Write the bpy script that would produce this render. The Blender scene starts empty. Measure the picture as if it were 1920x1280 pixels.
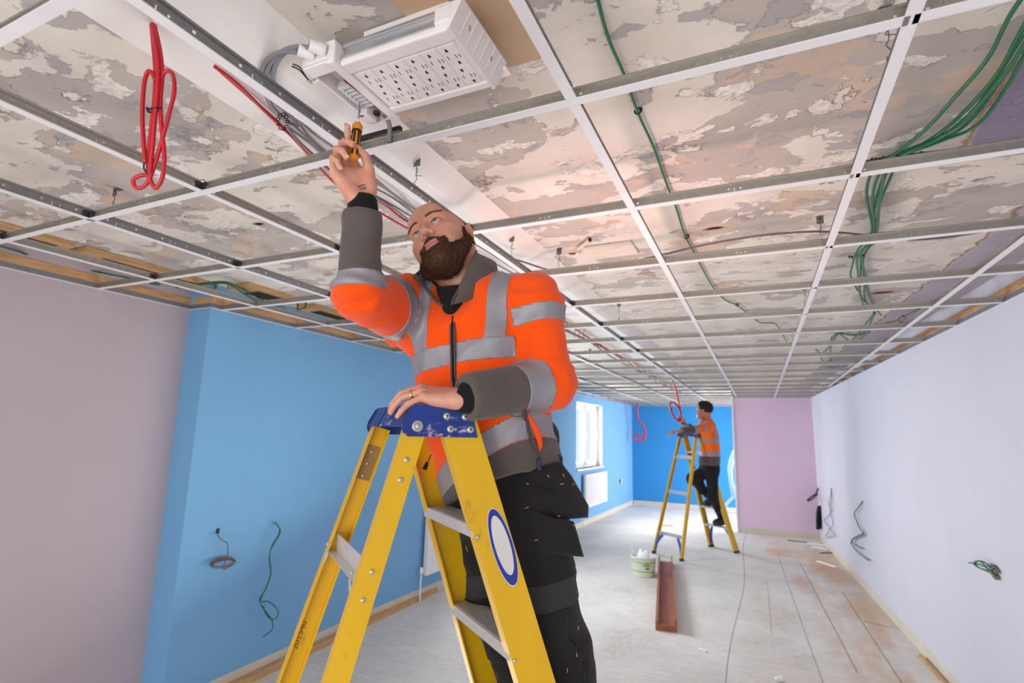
import bpy, bmesh, math, random
import numpy as np
from mathutils import Vector, Matrix, noise

random.seed(7)
SC = bpy.context.scene
COL = SC.collection
PI = math.pi

# ------------------------------------------------------------------ camera
FPX = 996.44                      # focal length in pixels of the 1920 x 1280 frame
CAM_LOC = (0.9328, -1.0001, 1.5935)
CAM_R = (0.909, 0.417, 0.026)
_yaw, _pit, _rol = -0.434378, 0.168804, 0.026304
_f = Vector((math.sin(_yaw) * math.cos(_pit), math.cos(_yaw) * math.cos(_pit), math.sin(_pit)))
_r = Vector((math.cos(_yaw), -math.sin(_yaw), 0.0))
_u = _r.cross(_f)
RIGHT = _r * math.cos(_rol) + _u * math.sin(_rol)
UP = -_r * math.sin(_rol) + _u * math.cos(_rol)
FWD = _f
cam_d = bpy.data.cameras.new('camera')
cam_d.sensor_fit = 'HORIZONTAL'
cam_d.sensor_width = 36.0
cam_d.lens = FPX / 1920 * 36.0
cam_d.clip_start = 0.05
cam_d.clip_end = 100
cam_d.dof.use_dof = True
cam_d.dof.focus_distance = 1.38
cam_d.dof.aperture_fstop = 3.6
cam = bpy.data.objects.new('camera', cam_d)
m = Matrix.Identity(4)
for i in range(3):
    m[i][0], m[i][1], m[i][2], m[i][3] = RIGHT[i], UP[i], -FWD[i], CAM_LOC[i]
cam.matrix_world = m
COL.objects.link(cam)
SC.camera = cam


def at(x, y, d):
    """The place seen at pixel (x, y), d metres away along the lens axis."""
    v = Vector(CAM_LOC) + RIGHT * ((x - 960) / FPX * d) + UP * (-(y - 640) / FPX * d) + FWD * d
    return v


def on_z(x, y, z):
    v = RIGHT * ((x - 960) / FPX) + UP * (-(y - 640) / FPX) + FWD
    return Vector(CAM_LOC) + v * ((z - CAM_LOC[2]) / v.z)


# ------------------------------------------------------------------ light, sky, exposure
world = bpy.data.worlds.new('world')
SC.world = world
world.use_nodes = True
_bg = world.node_tree.nodes['Background']
_bg.inputs['Color'].default_value = (0.86, 0.93, 1.0, 1)
_bg.inputs['Strength'].default_value = 1.75
SC.view_settings.view_transform = 'Standard'
SC.view_settings.look = 'None'
SC.view_settings.gamma = 1.0
SC.view_settings.exposure = -0.62
SC.view_settings.use_curve_mapping = False
SC.cycles.max_bounces = 8
SC.cycles.diffuse_bounces = 5
SC.cycles.glossy_bounces = 4
SC.cycles.sample_clamp_indirect = 6.0
SC.cycles.use_denoising = True


def area_light(name, loc, target, sx, sy, power, color=(1, 1, 1), spread=PI):
    l = bpy.data.lights.new(name, 'AREA')
    l.shape = 'RECTANGLE'
    l.size, l.size_y = sx, sy
    l.energy = power
    l.color = color
    l.spread = spread
    o = bpy.data.objects.new(name, l)
    d = Vector(target) - Vector(loc)
    o.location = loc
    o.rotation_euler = d.to_track_quat('-Z', 'Y').to_euler()
    COL.objects.link(o)
    return o


# daylight through the openings, plus added fills
area_light('daylight_near_window', (-2.5, 4.45, 1.65), (0.4, 3.6, 1.7), 1.3, 1.15, 235, (0.93, 0.97, 1))
area_light('daylight_far_window', (-2.4, 8.78, 1.65), (0.5, 8.2, 1.2), 1.5, 1.15, 200, (0.93, 0.97, 1))
area_light('fill_behind_camera', (0.8, -3.1, 1.0), (0.2, 1.8, 2.0), 4.2, 1.8, 110, (1, 0.98, 0.95))  # added soft fill at the open end, tilted up to lighten the ceiling
area_light('daylight_far_doorway', (1.9, 10.7, 1.2), (-0.5, 9.0, 0.6), 1.5, 2.0, 215, (1, 0.98, 0.96))
area_light('ceiling_fill', (-0.55, 1.75, 0.35), (-0.1, 1.0, 2.45), 1.6, 1.6, 48, (1, 0.96, 0.93))  # added uplight standing in for bounce onto the old ceiling

_sp = bpy.data.lights.new('jacket_bounce_fill', 'SPOT')  # added tinted lamp imitating orange bounce off the jacket onto the ceiling
_sp.energy, _sp.spot_size, _sp.spot_blend, _sp.shadow_soft_size = 26, 2.2, 0.9, 0.12
_sp.color = (1.0, 0.50, 0.42)
_so = bpy.data.objects.new('jacket_bounce_fill', _sp)
_so.location = (0.40, 0.80, 1.62)
_so.rotation_euler = (Vector((0.52, 1.05, 2.45)) - _so.location).to_track_quat('-Z', 'Y').to_euler()
COL.objects.link(_so)

# ------------------------------------------------------------------ materials
MATS = {}


class NT:
    def __init__(self, name):
        self.m = bpy.data.materials.new(name)
        self.m.use_nodes = True
        self.t = self.m.node_tree
        self.b = self.t.nodes['Principled BSDF']

    def n(self, typ, **kw):
        x = self.t.nodes.new(typ)
        for k, v in kw.items():
            if k.startswith('i_'):
                key = k[2:]
                key = int(key) if key.isdigit() else key
                x.inputs[key].default_value = v
            else:
                setattr(x, k, v)
        return x

    def l(self, a, b):
        self.t.links.new(a, b)

    def coords(self, scale=(1, 1, 1), rot=(0, 0, 0), out='Object'):
        tc = self.n('ShaderNodeTexCoord')
        mp = self.n('ShaderNodeMapping')
        mp.inputs['Scale'].default_value = scale
        mp.inputs['Rotation'].default_value = rot
        self.l(tc.outputs[out], mp.inputs['Vector'])
        return mp.outputs['Vector']

    def noise(self, vec, scale, detail=4, rough=0.55, dist=0.0, out='Fac'):
        x = self.n('ShaderNodeTexNoise')
        x.inputs['Scale'].default_value = scale
        x.inputs['Detail'].default_value = detail
        x.inputs['Roughness'].default_value = rough
        x.inputs['Distortion'].default_value = dist
        if vec is not None:
            self.l(vec, x.inputs['Vector'])
        return x.outputs[out]

    def ramp(self, fac, stops, interp='LINEAR'):
        r = self.n('ShaderNodeValToRGB')
        r.color_ramp.interpolation = interp
        e = r.color_ramp.elements
        e.remove(e[1])
        for k, (p, c) in enumerate(stops):
            if not hasattr(c, '__len__'):
                c = (c, c, c)
            x = e.new(p) if k else e[0]
            if k == 0:
                x.position = p
            x.color = (c[0], c[1], c[2], 1)
        self.l(fac, r.inputs['Fac'])
        return r.outputs['Color']

    def mix(self, fac, a, b, blend='MIX'):
        x = self.n('ShaderNodeMix', data_type='RGBA', blend_type=blend)
        for sock, v in ((x.inputs[0], fac), (x.inputs[6], a), (x.inputs[7], b)):
            if hasattr(v, 'is_linked') or hasattr(v, 'links'):
                self.l(v, sock)
            elif hasattr(v, '__len__'):
                sock.default_value = (v[0], v[1], v[2], 1)
            else:
                sock.default_value = v
        return x.outputs[2]

    def math(self, op, a, b=None, c=None, clamp=False):
        x = self.n('ShaderNodeMath', operation=op, use_clamp=clamp)
        for i, v in enumerate((a, b, c)):
            if v is None:
                continue
            if hasattr(v, 'links'):
                self.l(v, x.inputs[i])
            else:
                x.inputs[i].default_value = v
        return x.outputs[0]

    def bump(self, h, strength=0.3, dist=0.01, nrm=None):
        x = self.n('ShaderNodeBump')
        x.inputs['Strength'].default_value = strength
        x.inputs['Distance'].default_value = dist
        self.l(h, x.inputs['Height'])
        if nrm is not None:
            self.l(nrm, x.inputs['Normal'])
        self.l(x.outputs['Normal'], self.b.inputs['Normal'])
        return x.outputs['Normal']

    def color(self, c):
        if hasattr(c, 'links'):
            self.l(c, self.b.inputs['Base Color'])
        else:
            self.b.inputs['Base Color'].default_value = (c[0], c[1], c[2], 1)

    def set(self, **kw):
        for k, v in kw.items():
            self.b.inputs[k.replace('_', ' ')].default_value = v


def lin(r, g, b):
    def f(c):
        c /= 255.0
        return c / 12.92 if c <= 0.04045 else ((c + 0.055) / 1.055) ** 2.4
    return (f(r), f(g), f(b))


def mat(name, rgb, rough=0.6, metal=0.0, var=0.08, vscale=12.0, bump=0.0, bscale=60.0, stretch=(1, 1, 1), spec=0.5, sub=0.0, trans=0.0):
    if name in MATS:
        return MATS[name]
    n = NT(name)
    c = lin(*rgb)
    v = n.coords(stretch)
    if var > 0:
        f = n.noise(v, vscale, 5, 0.6)
        n.color(n.ramp(f, [(0.3, tuple(x * (1 - var) for x in c)), (0.7, tuple(min(1, x * (1 + var)) for x in c))]))
    else:
        n.color(c)
    n.set(Roughness=rough, Metallic=metal)
    n.b.inputs['Specular IOR Level'].default_value = spec
    if sub:
        n.b.inputs['Subsurface Weight'].default_value = sub
        n.b.inputs['Subsurface Radius'].default_value = (0.01, 0.004, 0.002)
    if trans:
        n.b.inputs['Transmission Weight'].default_value = trans
    if bump > 0:
        n.bump(n.noise(v, bscale, 4, 0.6), bump, 0.004)
    MATS[name] = n.m
    return n.m


# ------------------------------------------------------------------ mesh helpers
class MB:
    """Collects boxes, tubes, prisms; build() links them as one mesh object."""

    def __init__(self):
        self.v, self.f, self.mi, self.sm = [], [], [], []

    def add(self, verts, faces, mi=0, smooth=False):
        o = len(self.v)
        self.v += [tuple(p) for p in verts]
        for f in faces:
            self.f.append(tuple(o + i for i in f))
            self.mi.append(mi)
            self.sm.append(smooth)
        return self

    def box(self, c, s, mi=0, rot=None, bevel=0.0):
        hx, hy, hz = s[0] / 2, s[1] / 2, s[2] / 2
        if bevel > 0:
            bm = bmesh.new()
            bmesh.ops.create_cube(bm, size=1)
            for v in bm.verts:
                v.co = Vector((v.co.x * s[0], v.co.y * s[1], v.co.z * s[2]))
            bmesh.ops.bevel(bm, geom=list(bm.edges), offset=min(bevel, min(s) * 0.45), segments=2, affect='EDGES', profile=0.5)
            bm.verts.index_update()
            vs = [v.co.copy() for v in bm.verts]
            fs = [[v.index for v in f.verts] for f in bm.faces]
            bm.free()
        else:
            vs = [Vector((x, y, z)) for x in (-hx, hx) for y in (-hy, hy) for z in (-hz, hz)]
            fs = [(0, 1, 3, 2), (4, 6, 7, 5), (0, 4, 5, 1), (2, 3, 7, 6), (0, 2, 6, 4), (1, 5, 7, 3)]
        if rot is not None:
            vs = [rot @ v for v in vs]
        c = Vector(c)
        return self.add([v + c for v in vs], fs, mi)

    def box2(self, lo, hi, mi=0, bevel=0.0):
        lo, hi = Vector(lo), Vector(hi)
        return self.box((lo + hi) / 2, hi - lo, mi, None, bevel)

    def hexa(self, p, mi=0):
        """8 corners: bottom ring 0-3, top ring 4-7."""
        return self.add(p, [(3, 2, 1, 0), (4, 5, 6, 7), (0, 1, 5, 4), (1, 2, 6, 5), (2, 3, 7, 6), (3, 0, 4, 7)], mi)

    def prism(self, poly, d, mi=0, smooth=False):
        """poly: list of 3-D points (planar), extruded by vector d."""
        n = len(poly)
        d = Vector(d)
        vs = [Vector(p) for p in poly] + [Vector(p) + d for p in poly]
        fs = [tuple(range(n))[::-1], tuple(range(n, 2 * n))] + [(i, (i + 1) % n, n + (i + 1) % n, n + i) for i in range(n)]
        return self.add(vs, fs, mi, smooth)

    def beam(self, a, b, prof, up, mi=0, smooth=False, cap=True):
        """profile [(u, v)] swept from a to b; v is along `up` made square to the axis."""
        a, b, up = Vector(a), Vector(b), Vector(up)
        t = (b - a).normalized()
        v = (up - t * up.dot(t)).normalized()
        u = v.cross(t)
        n = len(prof)
        vs = [a + u * p + v * q for p, q in prof] + [b + u * p + v * q for p, q in prof]
        fs = [(i, (i + 1) % n, n + (i + 1) % n, n + i) for i in range(n)]
        if cap:
            fs += [tuple(range(n))[::-1], tuple(range(n, 2 * n))]
        return self.add(vs, fs, mi, smooth)

    def tube(self, pts, r, seg=8, mi=0, smooth_path=True, closed=False, sub=6):
        pts = [Vector(p) for p in pts]
        if smooth_path and len(pts) > 2:
            pts = catmull(pts, sub, closed)
        n = len(pts)
        rs = r if hasattr(r, '__len__') else None
        ring = []
        prev = None
        for i in range(n):
            if closed:
                t = (pts[(i + 1) % n] - pts[i - 1]).normalized()
            else:
                t = (pts[min(i + 1, n - 1)] - pts[max(i - 1, 0)]).normalized()
            if prev is None:
                ref = Vector((0, 0, 1)) if abs(t.z) < 0.9 else Vector((1, 0, 0))
                u = ref.cross(t).normalized()
            else:
                u = (prev - t * prev.dot(t)).normalized()
            prev = u
            w = t.cross(u)
            rr = r
            if rs is not None:
                q = i / max(1, n - 1) * (len(rs) - 1)
                k = min(int(q), len(rs) - 2)
                rr = rs[k] + (rs[k + 1] - rs[k]) * (q - k)
            ring.append([pts[i] + (u * math.cos(2 * PI * j / seg) + w * math.sin(2 * PI * j / seg)) * rr for j in range(seg)])
        vs = [p for rg in ring for p in rg]
        fs = []
        for i in range(n if closed else n - 1):
            a, b = i * seg, ((i + 1) % n) * seg
            for j in range(seg):
                fs.append((a + j, a + (j + 1) % seg, b + (j + 1) % seg, b + j))
        if not closed:
            fs.append(tuple(range(seg))[::-1])
            fs.append(tuple(range((n - 1) * seg, n * seg)))
        return self.add(vs, fs, mi, True)

    def lathe(self, prof, seg=20, o=(0, 0, 0), axis=None, mi=0, smooth=True):
        """prof [(r, z)] about an axis through o."""
        o = Vector(o)
        q = Vector((0, 0, 1)).rotation_difference(Vector(axis).normalized()) if axis is not None else None
        vs = []
        for r, z in prof:
            for j in range(seg):
                p = Vector((r * math.cos(2 * PI * j / seg), r * math.sin(2 * PI * j / seg), z))
                vs.append(o + (q @ p if q else p))
        fs = []
        for i in range(len(prof) - 1):
            for j in range(seg):
                fs.append((i * seg + j, i * seg + (j + 1) % seg, (i + 1) * seg + (j + 1) % seg, (i + 1) * seg + j))
        fs.append(tuple(range(seg))[::-1])
        fs.append(tuple(range((len(prof) - 1) * seg, len(prof) * seg)))
        return self.add(vs, fs, mi, smooth)

    def strip(self, a, b, h, holes, th=0.0006, up=(0, 0, 1), mi=0):
        """thin upright plate from a to b, h tall, pierced by holes [(u0, u1, v0, v1)] in metres."""
        a, b, up = Vector(a), Vector(b), Vector(up)
        t = (b - a)
        L = t.length
        t.normalize()
        nrm = t.cross(up).normalized() * (th / 2)
        us = sorted(set([0, L] + [x for q in holes for x in q[:2] if 0 < x < L]))
        for u0, u1 in zip(us[:-1], us[1:]):
            mid = (u0 + u1) / 2
            cut = sorted([(q[2], q[3]) for q in holes if q[0] < mid < q[1]])
            v = 0
            segs = []
            for c0, c1 in cut:
                segs.append((v, c0))
                v = c1
            segs.append((v, h))
            for v0, v1 in segs:
                if v1 - v0 < 1e-5:
                    continue
                q = [a + t * x + up * y for x, y in ((u0, v0), (u1, v0), (u1, v1), (u0, v1))]
                self.hexa([p - nrm for p in q] + [p + nrm for p in q], mi)
        return self

    def mesh(self, name, mats):
        me = bpy.data.meshes.new(name)
        me.from_pydata(self.v, [], self.f)
        for m_ in (mats if isinstance(mats, (list, tuple)) else [mats]):
            me.materials.append(m_)
        me.polygons.foreach_set('material_index', self.mi)
        me.polygons.foreach_set('use_smooth', self.sm)
        me.update()
        return me

    def build(self, name, mats, parent=None, fix=True):
        me = self.mesh(name, mats)
        if fix:
            bm = bmesh.new()
            bm.from_mesh(me)
            bmesh.ops.recalc_face_normals(bm, faces=bm.faces)
            bm.to_mesh(me)
            bm.free()
        o = bpy.data.objects.new(name, me)
        COL.objects.link(o)
        if parent is not None:
            o.parent = parent
        return o


def catmull(pts, sub=6, closed=False):
    n = len(pts)
    out = []
    for i in range(n if closed else n - 1):
        if closed:
            p0, p1, p2, p3 = pts[i - 1], pts[i], pts[(i + 1) % n], pts[(i + 2) % n]
        else:
            p0, p1, p2, p3 = pts[max(i - 1, 0)], pts[i], pts[i + 1], pts[min(i + 2, n - 1)]
        for k in range(sub):
            t = k / sub
            out.append(0.5 * ((2 * p1) + (p2 - p0) * t + (2 * p0 - 5 * p1 + 4 * p2 - p3) * t * t + (3 * p1 - p0 - 3 * p2 + p3) * t ** 3))
    if not closed:
        out.append(pts[-1])
    return out


def tag(o, label=None, cat=None, group=None, kind=None):
    if label:
        o['label'] = label
    if cat:
        o['category'] = cat
    if group:
        o['group'] = group
    if kind:
        o['kind'] = kind
    return o


def empty(name, loc=(0, 0, 0), rz=0.0, label=None, cat=None, group=None):
    o = bpy.data.objects.new(name, None)
    o.empty_display_size = 0.05
    o.location = loc
    o.rotation_euler = (0, 0, rz)
    COL.objects.link(o)
    return tag(o, label, cat, group)


def structure(o):
    o['kind'] = 'structure'
    return o


KIDS = {}


def copy_tree(o, parent=None):
    c = o.copy()
    COL.objects.link(c)
    c.parent = parent
    for ch in [x for x in bpy.data.objects if x.parent == o]:
        copy_tree(ch, c)
    return c
# ================================================================== the room
ZG, ZC = 2.30, 2.45               # ceiling grid face, old ceiling


def xl(y):
    return -2.28 if y < 1.11 else (-2.09 - (y - 1.11) * 0.0152 if y < 2.75 else -2.115 + (y - 2.75) * 0.0287)


def xr(y):
    return 2.10 - (y - 2.0) * 0.33 / 7


Y0, YF, YP = -3.2, 12.0, 9.3


def wall_mat(name, rgb, var=0.03):
    n = NT(name)
    c = lin(*rgb)
    v = n.coords()
    f = n.noise(v, 1.3, 5, 0.6)
    n.color(n.ramp(f, [(0.3, tuple(x * (1 - var) for x in c)), (0.7, tuple(min(1, x * (1 + var)) for x in c))]))
    n.set(Roughness=0.75)
    n.b.inputs['Specular IOR Level'].default_value = 0.3
    n.bump(n.noise(v, 260, 3, 0.6), 0.06, 0.002)
    return n.m


M_lilac = wall_mat('lilac_wall_paint', (186, 175, 183))
M_blue = wall_mat('blue_wall_paint', (120, 174, 218))
M_deepblue = wall_mat('deep_blue_wall_paint', (52, 142, 204))
M_pink = wall_mat('pink_wall_paint', (232, 204, 226))
M_pale = wall_mat('pale_lilac_wall_paint', (210, 208, 220))
M_white = mat('white_gloss_paint', (236, 234, 232), 0.35, var=0.02)
M_skirt = mat('cream_skirting_paint', (214, 206, 188), 0.5, var=0.05, vscale=5)
M_pine = mat('sawn_pine', (196, 154, 108), 0.7, var=0.28, vscale=9, stretch=(14, 1, 14), bump=0.15, bscale=30)


def wall_panel(mb, p0, p1, z0, z1, out, th=0.12, mi=0):
    """upright slab whose room face runs p0 -> p1; `out` is the side away from the room."""
    p0, p1, out = Vector((*p0, 0)), Vector((*p1, 0)), Vector((*out, 0)) * th
    q = [p0, p1, p1 + out, p0 + out]
    mb.hexa([v + Vector((0, 0, z0)) for v in q] + [v + Vector((0, 0, z1)) for v in q], mi)


# floor ------------------------------------------------------------
n = NT('dusty_screed_and_boards')
v = n.coords()
sep = n.n('ShaderNodeSeparateXYZ')
n.l(v, sep.inputs[0])
X, Y = sep.outputs[0], sep.outputs[1]
base = n.ramp(n.noise(v, 1.6, 8, 0.62, 0.4), [(0.30, lin(196, 192, 186)), (0.5, lin(216, 213, 208)), (0.72, lin(230, 228, 224))])
spk = n.ramp(n.noise(n.coords((3, 1, 1)), 9, 9, 0.75), [(0.42, 0.0), (0.58, 1.0)])
base = n.mix(n.math('MULTIPLY', spk, 0.45), base, lin(226, 223, 219))
scr = n.noise(n.coords((1, 9, 1), (0, 0, 0.5)), 5, 6, 0.7)
base = n.mix(n.ramp(scr, [(0.5, 0.0), (0.72, 0.5)]), base, lin(158, 152, 146))
# bare boards show warm toward the pale wall
warm = n.math('MULTIPLY', n.math('SMOOTH_MIN', n.math('MULTIPLY_ADD', X, 1.1, -0.75, True), 1.0, 0.2), n.ramp(n.noise(n.coords((1.2, 0.35, 1)), 1.7, 6, 0.6), [(0.42, 0.0), (0.62, 0.9)]))
base = n.mix(warm, base, lin(202, 172, 142))
for (sx, sy, rx, ry) in ((1.78, 4.75, 0.10, 0.75), (1.1, 7.9, 0.22, 0.5), (1.62, 7.3, 0.2, 0.5), (1.3, 6.2, 0.15, 0.5)):
    dx = n.math('DIVIDE', n.math('SUBTRACT', X, sx), rx)
    dy = n.math('DIVIDE', n.math('SUBTRACT', Y, sy), ry)
    d = n.math('SQRT', n.math('ADD', n.math('MULTIPLY', dx, dx), n.math('MULTIPLY', dy, dy)))
    d = n.math('ADD', d, n.math('MULTIPLY', n.math('SUBTRACT', n.noise(v, 6, 6, 0.7), 0.5), 1.4))
    st = n.ramp(d, [(0.35, 0.42), (1.0, 0.0)])
    base = n.mix(st, base, lin(196, 128, 78))


def seam(xa, ya, xb, yb, wob=0.0, w=0.004, y0=None, y1=None):
    t = n.math('DIVIDE', n.math('SUBTRACT', Y, ya), yb - ya)
    xx = n.math('MULTIPLY_ADD', t, xb - xa, xa)
    if wob:
        xx = n.math('ADD', xx, n.math('MULTIPLY', n.math('SINE', n.math('MULTIPLY', Y, 1.35)), wob))
    dd = n.math('ABSOLUTE', n.math('SUBTRACT', X, xx))
    k = n.math('LESS_THAN', dd, w)
    if y0 is not None:
        k = n.math('MULTIPLY', k, n.math('MULTIPLY', n.math('GREATER_THAN', Y, y0), n.math('LESS_THAN', Y, y1)))
    return k


lines = None
for s in (seam(0.68, 3.1, 0.66, 9.0, 0.03, 0.005), seam(1.211, 4.22, 1.089, 7.6, 0, 0.004, 3.0, 7.7), seam(1.47, 3.9, 1.34, 7.2, 0, 0.006, 3.7, 7.3),
          seam(1.725, 3.66, 1.664, 5.92, 0, 0.006, 2.0, 6.0), seam(0.95, 4, 0.93, 7, 0, 0.003, 4.2, 6.1)):
    lines = s if lines is None else n.math('MAXIMUM', lines, s)
for (yy, x0, x1) in ((5.0, 1.7, 2.2), (7.72, 1.1, 1.4), (8.6, 1.0, 1.06), (8.7, 1.3, 1.6)):
    k = n.math('LESS_THAN', n.math('ABSOLUTE', n.math('SUBTRACT', n.math('ADD', Y, n.math('MULTIPLY', X, 0.25)), yy + 0.25 * x0)), 0.012)
    k = n.math('MULTIPLY', k, n.math('MULTIPLY', n.math('GREATER_THAN', X, x0), n.math('LESS_THAN', X, x1)))
    lines = n.math('MAXIMUM', lines, k)
base = n.mix(n.math('MULTIPLY', lines, 0.6), base, lin(112, 98, 84))
n.color(base)
n.set(Roughness=0.7)
n.b.inputs['Specular IOR Level'].default_value = 0.35
n.bump(n.math('SUBTRACT', n.noise(v, 30, 6, 0.7), n.math('MULTIPLY', lines, 0.8)), 0.2, 0.006)
M_floor = n.m
mb = MB()
mb.box2((-2.9, Y0, -0.1), (3.0, 12.3, 0.0))
structure(mb.build('floor', M_floor))

# old ceiling: lath plaster with peeling paint ----------------------
n = NT('peeling_painted_plaster')
v = n.coords()
sep = n.n('ShaderNodeSeparateXYZ')
n.l(v, sep.inputs[0])
X, Y = sep.outputs[0], sep.outputs[1]
vs = n.coords((0.8, 1.15, 1), (0, 0, 0.35))
warp = n.noise(v, 3.0, 3, 0.5, out='Color')
wv = n.n('ShaderNodeVectorMath', operation='MULTIPLY_ADD')
n.l(warp, wv.inputs[0])
wv.inputs[1].default_value = (0.22, 0.22, 0)
n.l(vs, wv.inputs[2])
wv = wv.outputs[0]
fine = n.noise(v, 70, 4, 0.75)
skim = n.ramp(n.noise(wv, 2.2, 6, 0.6), [(0.3, lin(178, 168, 163)), (0.5, lin(190, 180, 172)), (0.7, lin(172, 164, 163))])
far = n.math('MULTIPLY_ADD', Y, 0.45, -0.35, True)          # farther bays keep most of their cream paint


def layer(scale, thr, soft, seed, det=8, rough=0.58, shift=0.0):
    mpv = n.n('ShaderNodeVectorMath', operation='ADD')
    n.l(wv, mpv.inputs[0])
    mpv.inputs[1].default_value = (seed, seed * 0.7, seed * 0.3)
    f = n.noise(mpv.outputs[0], scale, det, rough)
    if shift:
        f = n.math('ADD', f, n.math('MULTIPLY', far, shift))
    return f, n.ramp(f, [(thr, 0.0), (thr + soft, 1.0)]), n.ramp(f, [(thr - 0.012, 0.0), (thr - 0.003, 1.0), (thr + 0.004, 0.0)])


fA, mA, eA = layer(2.6, 0.50, 0.006, 3.1, shift=0.10)     # cream textured paint
fB, mB, eB = layer(4.4, 0.56, 0.006, 9.7)                 # tan undercoat showing
fC, mC, eC = layer(5.5, 0.585, 0.006, 17.3, 9)            # white stippled coat
fD, mD, eD = layer(7.5, 0.60, 0.008, 27.9, 9)             # grey skim scrapes
cream = n.ramp(n.noise(v, 5, 6, 0.6), [(0.3, lin(212, 202, 190)), (0.7, lin(228, 221, 213))])
tan = n.ramp(n.noise(v, 3, 5, 0.6), [(0.3, lin(196, 174, 156)), (0.7, lin(208, 188, 172))])
white = n.mix(n.ramp(fine, [(0.35, 1.0), (0.6, 0.0)]), lin(240, 234, 228), lin(202, 193, 184))
c = n.mix(mB, skim, tan)
c = n.mix(mA, c, cream)
c = n.mix(mC, c, white)
grey_far = n.math('MULTIPLY', mD, n.math('MULTIPLY_ADD', far, -0.55, 0.9))
c = n.mix(grey_far, c, lin(172, 166, 166))
# torn brown edges in places
breakup = n.ramp(n.noise(v, 6, 4, 0.6), [(0.5, 0.0), (0.62, 1.0)])
edge = n.math('MAXIMUM', n.math('MULTIPLY', eC, 0.8), n.math('MAXIMUM', n.math('MULTIPLY', eA, 0.8), n.math('MULTIPLY', eD, 0.7)))
c = n.mix(n.math('MULTIPLY', edge, n.math('MULTIPLY', breakup, 0.95)), c, lin(96, 76, 62))
# thin streaks along the laths
stk = n.noise(n.coords((1.4, 11, 1)), 5, 6, 0.7)
c = n.mix(n.ramp(stk, [(0.66, 0.0), (0.72, 0.7)]), c, lin(150, 140, 130))
# black holes
for (hx, hy, rx, ry) in ((0.804, 1.25, 0.035, 0.012), (-0.99, 0.513, 0.02, 0.012), (-0.55, -0.33, 0.0, 0.0), (1.62, 2.62, 0.05, 0.02)):
    if rx == 0:
        continue
    dx = n.math('DIVIDE', n.math('SUBTRACT', X, hx), rx)
    dy = n.math('DIVIDE', n.math('SUBTRACT', Y, hy), ry)
    d = n.math('ADD', n.math('SQRT', n.math('ADD', n.math('MULTIPLY', dx, dx), n.math('MULTIPLY', dy, dy))), n.math('MULTIPLY', n.math('SUBTRACT', n.noise(v, 40, 5, 0.7), 0.5), 2.0))
    d = n.math('MULTIPLY', d, 0.5)
    c = n.mix(n.ramp(d, [(0.5, 1.0), (0.75, 0.0)]), c, lin(120, 70, 38))
    c = n.mix(n.ramp(d, [(0.32, 1.0), (0.4, 0.0)]), c, lin(24, 16, 12))
# old purple paint beyond the torn edge by the pale wall
step_ = n.math('SMOOTH_MAX', n.math('MULTIPLY', n.math('GREATER_THAN', n.math('ADD', Y, n.math('MULTIPLY', n.noise(v, 12, 4, 0.6), 0.05)), 0.95), 0.36), 0.0, 0.001)
bnd = n.math('ADD', n.math('MULTIPLY_ADD', n.math('MAXIMUM', n.math('SUBTRACT', Y, 1.0), 0.0), -0.045, 1.51), step_)
pe = n.math('SUBTRACT', n.math('SUBTRACT', X, bnd), n.math('MULTIPLY', n.math('SUBTRACT', n.noise(v, 9, 6, 0.65), 0.5), 0.09))
pe = n.math('ADD', pe, 0.5)
ncol = n.mix(n.ramp(pe, [(0.5, 0.0), (0.512, 1.0)]), c, n.mix(n.math('GREATER_THAN', Y, 0.98), lin(136, 126, 146), lin(178, 168, 178)))
ncol = n.mix(n.ramp(pe, [(0.484, 0.0), (0.496, 0.9), (0.508, 0.0)]), ncol, lin(134, 98, 62))
n.color(ncol)
n.set(Roughness=0.8)
n.b.inputs['Specular IOR Level'].default_value = 0.25
h = n.math('ADD', n.math('MULTIPLY', mA, 0.5), n.math('MULTIPLY', mC, 0.8))
h = n.math('SUBTRACT', h, n.math('MULTIPLY', mD, 0.5))
h = n.math('ADD', h, n.math('MULTIPLY', n.math('MULTIPLY', n.math('ADD', mC, n.math('MULTIPLY', mA, 0.4)), fine), 0.6))
n.bump(h, 0.7, 0.004)
M_ceil = n.m
mb = MB()
mb.box2((-2.9, Y0, ZC), (3.0, 12.3, ZC + 0.1))
structure(mb.build('ceiling', M_ceil))

# walls ------------------------------------------------------------
mb = MB()
wall_panel(mb, (-2.28, Y0), (-2.28, 1.11), 0, ZC, (-1, 0))
structure(mb.build('wall_left_lilac', M_lilac))

W1 = (3.78, 5.2, 0.98, 2.16)      # window y0, y1, z0, z1
W2 = (8.0, 9.55, 0.98, 2.16)
mb = MB()
wall_panel(mb, (-2.28, 1.11), (-2.09, 1.11), 0, ZC, (0, 1), 0.05)
wall_panel(mb, (xl(1.1101), 1.1101), (xl(2.7499), 2.7499), 0, ZC, (-1, 0), 0.2)
ys = [2.75, W1[0], W1[1], W2[0], W2[1], YF]
for k in range(5):
    a, b = ys[k], ys[k + 1]
    if k in (1, 3):
        wz = W1 if k == 1 else W2
        wall_panel(mb, (xl(a), a), (xl(b), b), 0, wz[2], (-1, 0), 0.2)
        wall_panel(mb, (xl(a), a), (xl(b), b), wz[3], ZC, (-1, 0), 0.2)
    else:
        wall_panel(mb, (xl(a), a), (xl(b), b), 0, ZC, (-1, 0), 0.2)
structure(mb.build('wall_left_blue', M_blue))

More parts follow.
